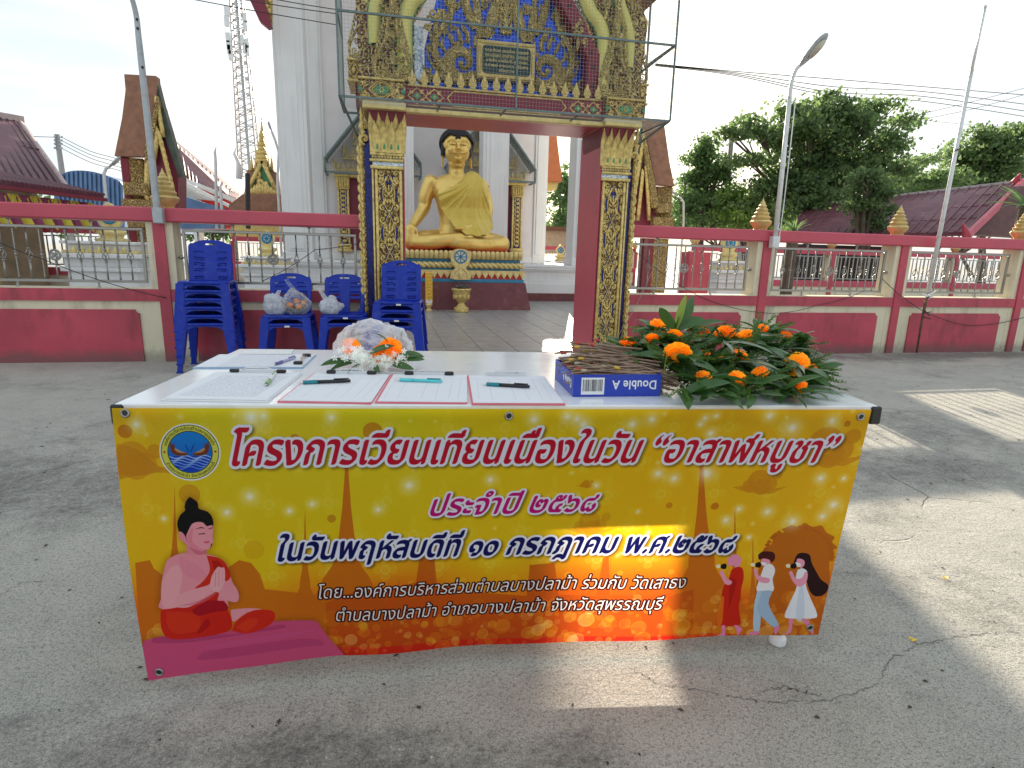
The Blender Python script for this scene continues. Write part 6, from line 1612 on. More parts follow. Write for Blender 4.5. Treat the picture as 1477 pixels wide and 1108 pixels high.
# ================================================================ things on the table
def paper_mat(name, kind, seed=0):
    """printed form: ruled columns, or lines of handwriting; object space is in metres"""
    m_, n, l, p = nt(name); tc = n.new('ShaderNodeTexCoord'); sp = n.new('ShaderNodeSeparateXYZ'); l.new(tc.outputs['Object'], sp.inputs[0])
    def mth(op, a, b=None, c=None):
        q = n.new('ShaderNodeMath'); q.operation = op
        for i, x in enumerate((a, b, c)):
            if x is None: continue
            if isinstance(x, (int, float)): q.inputs[i].default_value = x
            else: l.new(x, q.inputs[i])
        return q.outputs[0]
    x, y = sp.outputs[0], sp.outputs[1]; marks = None
    def add(v):
        nonlocal marks; marks = v if marks is None else mth('MAXIMUM', marks, v)
    def line(v, pos, w): return mth('LESS_THAN', mth('ABSOLUTE', mth('SUBTRACT', v, pos)), w)
    inside = mth('MULTIPLY', mth('LESS_THAN', mth('ABSOLUTE', x), .094), mth('LESS_THAN', mth('ABSOLUTE', mth('ADD', y, .01)), .125))
    if kind == 'form':
        for k in (-.094, -.06, .0, .035, .07, .094): add(mth('MULTIPLY', line(x, k, .0007), mth('MULTIPLY', .28, mth('LESS_THAN', mth('ABSOLUTE', mth('ADD', y, .01)), .125))))
        fr = mth('FRACT', mth('MULTIPLY', mth('ADD', y, 1), 70)); add(mth('MULTIPLY', mth('MULTIPLY', mth('LESS_THAN', fr, .07), inside), .10))
        add(mth('MULTIPLY', line(y, .115, .0008), .5))
    else:
        fr = mth('FRACT', mth('MULTIPLY', mth('ADD', y, 1), 95)); nz = n.new('ShaderNodeTexNoise'); nz.inputs['Scale'].default_value = 1; nz.inputs['Detail'].default_value = 3
        mp = n.new('ShaderNodeMapping'); mp.inputs['Scale'].default_value = (420, 160, 1); mp.inputs['Location'].default_value = (seed, 0, 0); l.new(tc.outputs['Object'], mp.inputs[0]); l.new(mp.outputs[0], nz.inputs['Vector'])
        a = mth('MULTIPLY', mth('GREATER_THAN', nz.outputs['Fac'], .53), mth('MULTIPLY', mth('GREATER_THAN', fr, .3), inside)); add(mth('MULTIPLY', a, .55))
        for k in (-.094, -.07, .02, .094): add(mth('MULTIPLY', mth('MULTIPLY', line(x, k, .0006), inside), .3))
    mx_ = n.new('ShaderNodeMix'); mx_.data_type = 'RGBA'; l.new(marks, mx_.inputs[0]); mx_.inputs[6].default_value = (.80,.81,.84,1); mx_.inputs[7].default_value = (.10,.12,.26,1)
    l.new(mx_.outputs[2], p.inputs['Base Color']); p.inputs['Roughness'].default_value = .6; return m_
PF, PH, PH2 = paper_mat('printed_form', 'form'), paper_mat('handwritten_list', 'hand'), paper_mat('handwritten_sheet', 'hand', 31)
boardb = mat('pale_blue_board', (.30,.47,.66), .4); boardp = mat('pink_folder', (.80,.16,.22), .45); chrome = mat('chrome_clip', (.75,.75,.76), .15, 1.0)
def TZ(px, py): return at(px, py, Z=.752)
def clipboard(c, label, board, paper, clipcol, pages=2, clip_side='back', size=None):
    """c: front left, back left, back right, front right pixels"""
    P = [TZ(*q) for q in c]; o0 = (P[0]+P[1]+P[2]+P[3])/4; ax = ((P[3]-P[0])+(P[2]-P[1])).normalized(); ay = Vector((-ax.y, ax.x, 0))
    w = ((P[3]-P[0]).length+(P[2]-P[1]).length)/2; d = ((P[1]-P[0]).dot(ay)+(P[2]-P[3]).dot(ay))/2; sh = ((P[1]-P[0]).dot(ax)+(P[2]-P[3]).dot(ax))/2
    r = empty('clipboard', (o0.x, o0.y, .7505), math.atan2(ax.y, ax.x), label, 'clipboard', 'clipboards laid along the table')
    def quad(e, z0, z1, dx=0, dy=0): return [[(s_*(w/2+e)+t_*sh/2+dx, t_*(d/2+e)+dy, z) for s_, t_ in ((-1,-1),(1,-1),(1,1),(-1,1))] for z in (z0, z1)]
    m = MB(); m.loft(quad(.004, 0, .003)); m.build('board', board, r)
    for k in range(pages):
        m = MB(); rings = quad(-.001, .0033+.0006*k, .0037+.0006*k, random.uniform(-.002,.002) + .004*k*(1 if board is boardp else 0), random.uniform(-.001,.001))
        m.loft(rings); o = m.build('paper', paper, r)
    z = .0035+.0006*pages
    if clip_side == 'back': cx_, cy_, L, dx_, dy_ = sh/2, d/2-.006, .115*min(1.3, w/.21), 1, 0
    else: cx_, cy_, L, dx_, dy_ = w/2-.02, 0, d*.62, sh/d, 1
    dv = Vector((dx_,dy_,0)).normalized(); c_ = Vector((cx_,cy_,0))
    m = MB(); a, b = c_-dv*L/2, c_+dv*L/2
    m.bar(a+Vector((0,0,z+.003)), b+Vector((0,0,z+.003)), .012, .006); m.build('clip_plate', chrome, r)
    if clipcol: 
        for q in (a, b): m = MB(); m.bbox(q.x-.014, q.x+.014, q.y-.008, q.y+.008, z, z+.010, .003); m.build('clip_end', clipcol, r)
    m = MB(); m.tube([a+dv*.02+Vector((0,0,z+.006)), a+dv*.035+Vector((0,0,z+.014)), b-dv*.035+Vector((0,0,z+.014)), b-dv*.02+Vector((0,0,z+.006))], .0022, 6); m.build('clip_lever', chrome, r, True)
    return r
clipboard([(281,530.5),(316,512.6),(455,512.6),(435,531)], 'pale blue clipboard with a handwritten list and violet pen, hindmost on the table', boardb, PH, M['black'], 3, 'side')
clipboard([(241,576.7),(308,537.6),(438.6,539.4),(379,579.7)], 'clipboard with a handwritten list and green pen at the table corner', M['white'], PH2, M['black'], 3)
clipboard([(402.5,579.7),(455.4,538.7),(560.4,541.3),(533.5,581.5)], 'clipboard with a blank form and a black and teal pen, below the wrapped flowers', boardp, PF, M['black'], 2)
clipboard([(543,580.8),(567,540.6),(671.4,542.4),(671.4,581.5)], 'clipboard with a blank form and a pale cyan pen', boardp, PF, M['black'], 2)
clipboard([(683.6,582.9),(675,542.6),(784,543.8),(811.6,582.9)], 'clipboard with a blank form and pink left edge beside the blue box', boardp, PF, None, 2)
P = [TZ(*q) for q in ((343,511),(362,504),(424,504.5),(420,511))]
m = MB(); m.prism([p for p in P], (0,0,.0012)); o = m.build('paper_sheet', M['white']); tag(o, 'white paper sheet lying at the rear left edge of the table', 'paper'); 
def pen(a, b, cols, label, r=.0045, z=.7605):
    A, B_ = at(a[0],a[1],Z=z), at(b[0],b[1],Z=z); L = (B_-A).length; e = empty('pen', (A.x,A.y,z), math.atan2((B_-A).y,(B_-A).x), label, 'pen', 'pens lying on the clipboards')
    m = MB(); m.tube([(0,0,0),(.006,0,0),(.016,0,0)], [.0008,.002,r], 8); m.build('tip', chrome, e, True)
    m = MB(); m.tube([(.016,0,0),(L*.38,0,0)], [r*1.05,r*1.15], 10); m.build('grip', cols[0], e, True)
    m = MB(); m.tube([(L*.38+.0002,0,0),(L*.86,0,0),(L,0,0)], [r,r,r*.8], 10); m.build('barrel', cols[1], e, True)
    m = MB(); m.bbox(L*.68,L*.97,-.0015,.0015,r,r+.003,.0005); m.build('clip', cols[2], e)
violet = mat('violet_plastic', (.16,.13,.42), .3); teal = mat('teal_plastic', (.01,.22,.26), .3); cyan = mat('cyan_plastic', (.10,.62,.66), .3); lgreen = mat('light_green_plastic', (.30,.50,.22), .3)
pen((394,526),(426,515.6), (violet, mat('lilac_clear', (.45,.42,.62), .2), violet), 'violet pen on the hindmost clipboard')
pen((383,556),(397,537.6), (lgreen, M['white'], lgreen), 'light green and white pen standing out over the handwritten clipboard', .005)
pen((428.6,551.9),(505.7,549.2), (teal, M['black'], M['black']), 'black pen with teal grip on the clipboard below the wrapped flowers', .005)
pen((569,547.4),(638,550), (cyan, cyan, teal), 'pale cyan pen on the middle clipboard')
pen((694,553.5),(764,557.7), (teal, M['black'], M['black']), 'black pen with teal tip on the clipboard beside the blue box', .005)

# ---- blue paper box, upside down, holding sticks
b0, b1, b2 = at(826,572.5,Z=.7505), at(952,571.5,Z=.7505), at(791,546,Z=.7505)
bx = (b1-b0).normalized(); bw = (b1-b0).length; by_ = Vector((-bx.y,bx.x,0)); bd = .235; bh = .060
blu = mat('blue_printed_card', (.012,.045,.42), .35, var=.05); blui = mat('pale_card_inside', (.35,.38,.42), .7); wht = mat('white_print', (.82,.83,.85), .4, var=.02)
box = empty('paper_box', b0, math.atan2(bx.y,bx.x), 'blue open cardboard box lettered Double A, upside down, full of sticks', 'box')
skew = (b2-b0).dot(bx)*bd/max(.01,(b2-b0).dot(by_))*0
m = MB(); t_ = .003
m.box(0,bw,0,t_,0,bh); m.box(0,bw,bd-t_,bd,0,bh); m.box(0,t_,t_+.0002,bd-t_-.0002,0,bh); m.box(bw-t_,bw,t_+.0002,bd-t_-.0002,0,bh)
m.build('side_walls', blu, box)
m = MB(); m.box(t_+.0002,bw-t_-.0002,t_+.0002,bd-t_-.0002,0.0002,.003); m.build('bottom', blui, box)
me = text_mesh('Double A', .034, wht, .0003, 0, 'LEFT', 1.05, .0006)
ww = max(v.co.x for v in me.vertices)
link('lettering', me, box, (bw-.012, -.0006, .0435), (math.pi/2, math.pi, 0), (.125/ww, 1, 1))
link('lettering', me, box, (-.0006, .018, .0435), (math.pi/2, math.pi, -math.pi/2), (.105/ww, 1, 1))
m = MB(); m.box(.022,.085,-.0009,-.0001,.006,.052); m.build('barcode_patch', wht, box)
m = MB(); xx = .026
while xx < .080: w_ = random.choice((.0008,.0014,.002)); m.box(xx,xx+w_,-.0014,-.00095,.015,.047); xx += w_+random.choice((.001,.0016,.0022))
m.build('barcode', M['black'], box)
stick_m = mat('brown_stick', (.30,.20,.14), .7, var=.35, scale=40, rnd=True); sb = []
for k in range(5):
    m = MB(); L = .17+.012*k; bend = random.uniform(-.006,.006)
    m.tube([(-L/2,0,0),(-L/6,bend,.001),(L/6,bend,0),(L/2,0,0)], [.0022,.0026,.0028,.0024], 5); sb.append(m.mesh('stick', [stick_m]))
heads = [mat('red_stick_end', (.50,.04,.02), .5), mat('yellow_stick_end', (.75,.48,.05), .5), mat('pale_stick_end', (.55,.45,.32), .6)]
hm = []
for h_ in heads:
    m = MB(); m.tube([(-.090,0,0),(-.074,0,0)], .0040, 6); hm.append(m.mesh('stick_end', [h_], True))
R0 = random.Random(5)
for k in range(230):
    layer = k/230; e = empty('incense_stick', (0,0,0), 0, 'thin brown incense stick lying in the heap in the blue box', 'incense stick', 'incense sticks heaped in the blue box')
    px_ = R0.uniform(.05, bw-.035+.02); py_ = R0.uniform(.02, bd-.02)
    if k % 5 == 0: px_ = R0.uniform(.09, bw+.01)
    u = (px_-bw/2)/(bw/2); v = (py_-bd/2)/(bd/2); zt = .052 + .070*max(0, (1-.8*u*u)*(.55+.45*v))
    z = .012 + (zt-.012)*min(1, .25+.8*layer) + R0.uniform(-.003,.004)
    az0 = 0
    az = R0.gauss(-.30,.26) - .35*u + (.25 if k % 7 == 0 else 0); hl = .095*abs(math.sin(az)); py_ = min(max(py_, hl+.004), bd-.02); px_ = max(px_, .098*math.cos(az)+.002)
    p_ = b0 + bx*px_ + by_*py_; e.location = (p_.x, p_.y, .7505+z); e.rotation_euler = (R0.uniform(-.3,.3), R0.gauss(.03,.07)+.14*u, az)
    link('stick', sb[k%5], e); 
    if k % 2 == 0: link('stick_end', hm[0 if R0.random()<.35 else (1 if R0.random()<.6 else 2)], e)

# ---- flowers
petal_o = leaf_mat('marigold_petal', (.80,.36,.008), (.92,.52,.02), .3, .6)
petal_y = leaf_mat('golden_marigold_petal', (.84,.45,.012), (.93,.62,.04), .3, .6)
def flower_mesh(r, mt, seed, n=230):
    R1 = random.Random(seed); m = MB()
    for k in range(n):
        t = (k+.5)/n; zz = 1-1.55*t; rr = math.sqrt(max(0,1-zz*zz)); ph = k*2.39996
        d = Vector((rr*math.cos(ph), rr*math.sin(ph), zz*.78)); tan = Vector((-math.sin(ph), math.cos(ph), 0)); up = d.cross(tan)
        p_ = d*r*(.70+.10*R1.random()); w = r*.17*(.8+.5*R1.random()); out = r*(.26+.14*R1.random()); cu = tan*R1.uniform(-.5,.5)*w + up*R1.uniform(-.7,.3)*w
        a, b, c, e = p_-tan*w*.6, p_+tan*w*.6, p_+d*out+tan*w+cu, p_+d*out-tan*w+cu; mid = p_+d*out*1.12+cu*1.6
        m.add([a,b,c,mid,e], [(0,1,2,3,4)])
    m.ell((0,0,0), (r*.74,r*.74,r*.60), 12, 8)
    return m.mesh('marigold', mt)
FLW = [flower_mesh(.036, petal_o, 1), flower_mesh(.036, petal_y, 2), flower_mesh(.030, petal_o, 3, 180)]
lf1 = leaf_mat('bouquet_leaf', (.022,.075,.018), (.06,.15,.032), .25, .35); lf2 = leaf_mat('pale_long_leaf', (.10,.17,.09), (.30,.36,.26), .25, .35); lf3 = leaf_mat('filler_leaf', (.05,.13,.02), (.13,.22,.04), .3, .5); lf4 = leaf_mat('yellow_green_leaf', (.14,.26,.03), (.24,.34,.06), .4, .4)
def blade(L, w, bend, seg=8, fold=.25):
    """long leaf pointing along +X, drooping, with a folded midrib"""
    m = MB(); V = []; x = z = 0; a = 0
    for i in range(seg+1):
        t = i/seg; ww = w*max(.02, math.sin(math.pi*min(1,(.10+.90*t)))**.75)
        V.append([(x,-ww,z+ww*fold),(x,0,z),(x,ww,z+ww*fold)]); a = bend*t; x += L/seg*math.cos(a); z -= L/seg*math.sin(a)
    m.loft(V, cap=False, closed=False); return m
BL = {}
for nm_, mt, L, w, bd_ in (('broad',lf1,.14,.021,.7),('mid',lf1,.11,.014,.4),('long',lf2,.17,.008,.9),('pale',lf4,.12,.013,.15)):
    BL[nm_] = blade(L,w,bd_).mesh('leaf', mt, True)
def sprig_mesh(seed, mt, L=.12):
    R1 = random.Random(seed); m = MB(); P = [(L*i/8, .006*math.sin(i), .012*math.sin(i*.6)) for i in range(9)]; m.tube(P, .0011, 4)
    for i in range(64):
        t = .15+.85*i/64; p_ = Vector((L*t, 0, .01*math.sin(t*5))); a = R1.uniform(0,6.28); d = Vector((.45+.4*R1.random(), math.cos(a)*.8, math.sin(a)*.8)).normalized(); l_ = .010*(1.25-t*.6)
        s_ = d.cross(Vector((0,0,1))).normalized()*l_*.33; m.add([p_, p_+d*l_*.5+s_, p_+d*l_, p_+d*l_*.5-s_], [(0,1,2,3)])
    return m.mesh('sprig', mt)
SPR = [sprig_mesh(k, lf3 if k%2 else lf1) for k in range(4)]
def orient(o, d, roll=0):
    q = Vector(d).to_track_quat('X','Z'); o.rotation_mode = 'QUATERNION'; o.rotation_quaternion = q @ Matrix.Rotation(roll,3,'X').to_quaternion()
RB = random.Random(21)
stem_m = mat('green_stem', (.05,.12,.03), .5)
def bouquet(P, r, k, label, nlv=12, nsp=9, dirn=None):
    e = empty('marigold_bouquet', (P[0],P[1],P[2]), 0, label, 'bouquet', 'marigold bouquets heaped on the table')
    f = link('marigold', FLW[k%3], e); s_ = r/.036; f.scale = (s_,)*3; f.rotation_euler = (RB.uniform(.2,.9), RB.uniform(-.4,.4), RB.uniform(0,6))
    base = Vector(dirn or (RB.uniform(-.1,.5), RB.uniform(.2,.8), -.25)).normalized()
    zfl = .758-P[2]
    m = MB(); L = .13; q = Vector((base.x*L, base.y*L, max(zfl+.01, -.06))); m.tube([(0,0,0), q*.5, q], .004, 6); link('stem', m.mesh('stem', stem_m, True), e)
    for i in range(nlv):
        a = RB.uniform(0, 6.28); kd = RB.choice(('broad','broad','mid','mid','long' if P[0] > .95 else 'broad','mid'))
        o = link('leaf', BL[kd], e, (.012*math.cos(a), .012*math.sin(a), -r*.5)); d = Vector((math.cos(a), math.sin(a)-.15, RB.uniform(-.05,.65))); orient(o, d, RB.uniform(-.6,.6)); sc_ = RB.uniform(.5,.95); o.scale = (sc_,)*3
        # keep the tips above the table top
        tip = P[2]-r*.5 + d.normalized().z*.12*sc_ - .035*sc_
        if tip < .757: o.location.z += .757-tip
    for i in range(nsp):
        a = RB.uniform(0, 6.28); o = link('sprig', SPR[RB.randrange(4)], e, (0,0,-r*.6)); d = Vector((math.cos(a), math.sin(a), RB.uniform(.0,.5))); orient(o, d, RB.uniform(0,6)); sc_ = RB.uniform(.5,1.0); o.scale = (sc_,)*3
        if P[2]-r*.6 + d.normalized().z*.12*sc_ < .757: o.location.z += .02
    return e
BQ = [ # pixel of the flower head, distance into the table, radius, label
 (905,496,1.72,.026,'small orange marigold bouquet at the left tip of the heap, behind the sticks'),
 (949,471,1.80,.026,'orange marigold bouquet half hidden below the upright yellow-green leaves'),
 (973,485,1.66,.030,'golden marigold bouquet under the upright yellow-green leaves'),
 (940,490,1.64,.022,'small yellow-green marigold bouquet left of the upright leaves'),
 (977,511,1.49,.036,'large orange marigold bouquet nearest the blue box'),
 (1017,479,1.85,.026,'orange marigold bouquet at the back between the two leafy tops'),
 (1044,484,1.70,.036,'large golden marigold bouquet in the middle of the heap'),
 (1074,488,1.66,.030,'golden marigold bouquet right of the large middle one'),
 (1101,475,1.80,.024,'small orange marigold bouquet at the top of the heap'),
 (1133,486,1.72,.022,'small orange marigold bouquet at the top right below the long pale leaves'),
 (1148,525,1.50,.034,'orange marigold bouquet facing the right end of the table'),
 (1170,531,1.52,.020,'tiny orange marigold bouquet at the right edge of the heap'),
 (1066,517,1.53,.028,'shaded orange marigold bouquet in the front middle of the heap'),
 (1095,541,1.44,.026,'shaded orange marigold bouquet low in the front of the heap'),
 (1040,522,1.54,.024,'shaded orange marigold bouquet between dark leaves'),
 (952,516,1.56,.022,'deep orange marigold bouquet close behind the box corner'),
 (1064,547,1.42,.024,'dark orange marigold bouquet lowest in the front row'),
 (1150,563,1.40,.028,'orange marigold bouquet low at the right by the table edge'),
 (1015,514,1.58,.020,'small golden marigold bouquet behind the large orange one'),
 (1015,545,1.43,.022,'dark orange marigold bouquet in the front row beside the box'),
 (992,471,1.84,.018,'tiny orange marigold bouquet right beside the upright leaves')]
for k, (px_, py_, Y, r, lb) in enumerate(BQ):
    P = at(px_, py_, Y=Y); 
    if P.z < .757+r*.75: P.z = .757+r*.75
    bouquet(P, r*.98, k, lb, 15, 12)
def spray(px_, py_, Y, label, parts, n=0):
    P = at(px_, py_, Y=Y); e = empty('leaf_spray', P, 0, label, 'leaves', 'leaf sprays laid with the marigolds')
    for kd, d, sc_, roll in parts:
        o = link('leaf', BL[kd] if kd in BL else SPR[int(kd)], e); orient(o, d, roll); o.scale = (sc_,)*3
    return e
spray(975,475,1.70,'upright tuft of yellow-green and dark leaves standing over the heap',[('pale',(.15,-.1,1),.95,1.3),('broad',(.6,0,.9),.95,1.6),('broad',(-.75,0,.75),.8,1.4),('pale',(.35,.1,.9),.85,1.8),('broad',(.85,-.1,.45),.8,1.0)])
spray(958,540,1.46,'single pale leaf standing between the box and the flowers',[('pale',(-.02,-.1,1),.62,1.4)])
spray(1125,505,1.62,'spray of long pale leaves arching over the right of the heap',[('long',(1,.1,.35),1.05,.2),('long',(1,-.1,.2),1.1,-.2),('long',(.9,.3,.45),.95,.4),('long',(1,0,.1),1.0,.1),('long',(.8,-.5,.25),.9,-.4),('broad',(1,-.2,.1),1.1,.1),('3',(1,.1,.35),1.2,0)])
spray(1085,500,1.60,'spray of dark broad leaves and ferny tips in the centre of the heap',[('broad',(.9,-.6,-.05),1.1,-.3),('long',(.7,-.8,.1),1.0,.3),('broad',(-.9,-.3,.1),1.2,.2),('broad',(.3,-.9,.1),1.0,0),('1',(.3,.3,.9),1.0,0),('3',(.6,.2,.8),1.1,0)])
spray(1040,495,1.62,'curved silvery leaves hanging over the front of the heap',[('long',(.6,-.8,.25),1.0,.3),('broad',(-1,-.3,.15),1.1,.3),('long',(-.2,-1,.2),.8,0)])
spray(1160,555,1.46,'dark leaves spreading over the right end of the table',[('broad',(1,.1,.12),1.1,.2),('mid',(.9,-.3,.05),1.2,0),('broad',(.8,.5,.2),1.1,.3),('3',(1,.1,.1),1.3,0),('1',(1,.4,.1),1.3,0),('1',(.8,-.3,.02),1.0,0)])
spray(1150,535,1.60,'ferny tips pointing right past the table end',[('3',(1,.3,.08),1.5,0),('1',(1,.2,.18),1.3,0),('broad',(1,.3,.02),1.2,-.3),('broad',(1,.5,.15),1.2,.4)])
RS_ = random.Random(77)
for k in range(16):
    x_ = 965+(k%8)*26+RS_.uniform(-8,8); y_ = 505+(k//8)*28+RS_.uniform(-6,6)
    side = ('at the left end','left of the middle','in the middle','right of the middle')[min(3,(k%8)//2)]
    row = 'upper' if k < 8 else 'lower'
    prt = []
    for q in range(11):
        prt.append((RS_.choice(('broad','mid','broad','1','3','0','2')), (RS_.uniform(-.9,1), -RS_.uniform(.2,.9), RS_.uniform(-.15,.8)), RS_.uniform(.7,1.1), RS_.uniform(-.6,.6)))
    spray(x_, y_+2, 1.70-.13*(k//8)-.02*RS_.random(), f'dark foliage tuft {side} of the {row} flower heap, {"outer" if k%2 else "inner"} one', prt)
for k, (x_, lb) in enumerate(((985,'first'),(1030,'second'),(1080,'third'),(1125,'fourth'))):
    spray(x_,568,1.37,f'low dark leaves drooping at the table edge, {lb} spray from the blue box',[('broad',(RB.uniform(-.5,.5),-.75,.12),.8,RB.uniform(-.5,.5)),('mid',(RB.uniform(-.9,.9),-.6,.12),.9,0),('mid',(RB.uniform(-.9,.9),-.6,.2),.9,.4),('1',(RB.uniform(-.9,.9),-.5,.1),.8,0),('3',(RB.uniform(-.9,.9),-.5,.15),.8,0),('broad',(RB.uniform(-1,1),-.3,.35),.9,.6),('0',(RB.uniform(-.6,.6),-.6,.1),.7,0)])

# ---- wrapped bouquet
wb = empty('wrapped_bouquet', at(537,530,Z=.752), 0, 'two marigolds and small white flowers wrapped in clear film on the table', 'bouquet')
W0 = wb.location.copy()
def WL(px_, py_, Y): return at(px_, py_, Y=Y) - W0
YW = W0.y
for (px_, py_, dY, r, rx) in ((507,501,.02,.027,.5),(564,504,-.045,.034,.7),(550,511,-.055,.027,.3)):
    o = link('marigold', FLW[0 if px_ > 520 else 1], wb, WL(px_,py_,YW+dY), (1.0,0,rx)); o.scale = (r/.036,)*3
for i, (px_, py_, d, kd, sc_) in enumerate(((515,528,(-1,-.1,-.05),'mid',.8),(505,527,(-1,.2,.05),'mid',.8),(520,532,(-.6,-.6,.0),'mid',.6),(570,523,(1,.1,.1),'mid',.9),(575,520,(1,.3,.2),'mid',.8),(565,530,(.7,-.6,.0),'mid',.7),(535,515,(.9,-.3,.55),'broad',.7),(530,520,(.5,-.5,.6),'mid',.7),(540,532,(.1,-.8,.0),'mid',.55),(560,500,(-.5,.1,.6),'broad',.5),(600,520,(1,-.1,.1),'mid',.25),(488,525,(-1,-.1,.1),'mid',.35))):
    o = link('leaf', BL['broad'], wb, WL(px_,py_,YW-.07)+Vector((0,0,.012))); orient(o, d, RB.uniform(.5,1.0)); o.scale = (sc_*.8,sc_*.8,sc_*.8)
wf = leaf_mat('white_petal', (.75,.77,.72), (.88,.88,.85), .2, .5); m = MB()
for c_, n_ in (((512,514),44),((530,522),40),((558,519),46),((546,526),28),((576,517),20)):
    for i in range(n_):
        p_ = WL(c_[0]+RB.gauss(0,9), c_[1]+RB.gauss(0,6), YW-.075+RB.uniform(-.02,.01)); u1 = Vector((RB.uniform(-1,1),RB.uniform(-1,1),RB.uniform(-1,1))).normalized(); v1 = u1.orthogonal().normalized(); w1 = u1.cross(v1)
        for q in range(5): a = q*1.2566; dd_ = v1*math.cos(a)+w1*math.sin(a); e_ = v1*math.cos(a+.9)+w1*math.sin(a+.9); m.add([p_, p_+dd_*.0075, p_+(dd_+e_)*.0062, p_+e_*.0070], [(0,1,2,3)])
m.build('white_blossom', wf, wb, fix=False)
m = MB(); rows = 15; cols = 30; FC = WL(538,530,YW+.02); FC.z = 0
for i in range(rows+1):
    th = math.pi*.5*i/rows
    for j in range(cols):
        ph = 2*math.pi*j/cols; q = Vector((math.cos(th)*math.cos(ph), math.cos(th)*math.sin(ph), math.sin(th)))
        w = q*2.2; f = 1+.16*mnoise.noise(w+Vector((3,1,2)))+.14*abs(mnoise.noise(w*2.2))+.05*mnoise.noise(w*6)
        m.v.append(tuple(FC+Vector((q.x*.135*f*(1-.04*q.z), q.y*.085*f, q.z*.142*f))))
for i in range(rows):
    for j in range(cols):
        q = ((i+.5)/rows, (j+.5)/cols*2*math.pi); th = math.pi*.5*q[0]; y = math.cos(th)*math.sin(q[1]); x = math.cos(th)*math.cos(q[1]); z = math.sin(th)
        if y < -.10 and x > -.22-.25*z and z < .62-.25*x: continue       # the mouth of the wrapping
        if y < -.2 and x <= -.2 and z < .30: continue
        m.f.append((i*cols+j, i*cols+(j+1)%cols, (i+1)*cols+(j+1)%cols, (i+1)*cols+j)); m.m.append(0)
film_c = film_mat('clear_wrap_film', (.88,.90,.93), .34, .10)
m.build('film_wrap', film_c, wb, False, fix=False)
m = MB(); m.prism([(-.09,-.10,.0012),(.10,-.11,.0012),(.13,-.02,.0012),(.09,.03,.0012),(-.08,.02,.0012)], (0,0,.0006)); m.build('film_flap', film_c, wb)

# ================================================================ lamps and poles
def lamp_head(parent, P, d, s, mt=None):
    """cobra head fitting: d is the direction it points"""
    d = Vector(d).normalized(); u = Vector((0,0,1)); u = (u-d*u.dot(d)).normalized(); w = d.cross(u)
    m = MB(); rings = []
    for t, a, b in ((0,.035,.03),(.05,.05,.045),(.12,.075,.05),(.25,.095,.06),(.40,.10,.065),(.50,.085,.055),(.56,.05,.035),(.58,.02,.015)):
        rings.append([P+d*t*s+(w*a*math.cos(q)+u*(b*max(-.55,math.sin(q))))*s for q in [2*math.pi*j/14 for j in range(14)]])
    m.loft(rings); m.build('lamp_housing', mt or M['galv'], parent, True)
    m = MB(); m.loft([[P+d*(.33+.17*math.cos(q))*s+w*.078*math.sin(q)*s+u*zz*s for q in [2*math.pi*j/14 for j in range(14)]] for zz in (-.034,-.060)]); m.build('lamp_lens', mat('lamp_lens_glass', (.55,.52,.42), .3), parent, True)
lp = empty('street_lamp', (0,0,0), 0, 'white lamp pole with grey cobra head beside a gold finial right of the gate', 'lamp post')
YL = 6.20
A = at(1118,345,Y=YL); B_ = at(1139,143,Y=YL)
m = MB(); m.tube([A-Vector((0,0,.05)), B_], [.030,.024], 10); P5 = [B_, at(1142,118,Y=YL-.01), at(1148,101,Y=YL-.03), at(1157,92,Y=YL-.06)]; m.tube(smooth_pts([tuple(p) for p in P5],4), .020, 8); m.build('pole', M['whitepole'], lp, True)
lamp_head(lp, at(1154,95,Y=YL-.05), at(1188,55,Y=YL-.25)-at(1154,95,Y=YL-.05), .62)
m = MB(); m.bbox(A.x-.045,A.x+.045,YL-.035,YL+.045,A.z-.10,A.z+.03,.006); m.build('pole_shoe', M['whitepole'], lp)
m = MB(); m.tube([at(1124,343,Y=YL-.02), at(1130,300,Y=YL-.02), at(1137,240,Y=YL-.02), at(1148,140,Y=YL-.0)], .006, 5); m.tube([at(1127,332,Y=YL-.03), at(1121,331,Y=YL-.06), at(1124,322,Y=YL-.04)], .006, 5); m.build('lead', M['whitepole'], lp)
lp2 = empty('street_lamp', (0,0,0), 0, 'bent grey lamp pole rising from the wall post left of the chairs', 'lamp post')
m = MB(); P5 = [at(228,318,Y=YL), at(218,220,Y=YL), at(205,100,Y=YL), at(200,55,Y=YL), at(196,20,Y=YL-.01), at(186,-12,Y=YL-.05), at(165,-40,Y=YL-.15), at(130,-60,Y=YL-.3)]
m.tube(smooth_pts([tuple(p) for p in P5],5), [.032-.012*min(1,i/22) for i in range(36)], 10); m.build('pole', M['galv'], lp2, True)
lamp_head(lp2, P5[-1], Vector((-1,-.4,.12)), .7)
m = MB(); q = at(229,308,Y=YL); m.bbox(q.x-.045,q.x+.04,YL-.04,YL+.04,q.z-.09,q.z+.05,.006); m.build('pole_shoe', M['galv'], lp2)
m = MB(); 
for (px_,py_) in ((205.5,97),(198.5,41),(197.5,28)): m.ell(at(px_,py_,Y=YL-.03),(.012,.012,.012),6,4)
m.build('bolt', M['black'], lp2)
fp = empty('flagpole', (0,0,0), 0, 'leaning white flagpole with a thinner top section tied to a stick at the wall', 'flagpole')
YP = 6.18
m = MB(); m.tube([at(1337,432,Y=YP), at(1402,100,Y=YP)], [.026,.020], 10); m.build('pole', M['whitepole'], fp, True)
m = MB(); m.tube([at(1401,104,Y=YP-.03), at(1421,12,Y=YP-.03)], [.015,.012], 8); m.ell(at(1421,10,Y=YP-.03),(.02,.02,.02),8,5); m.build('top_section', M['whitepole'], fp, True)
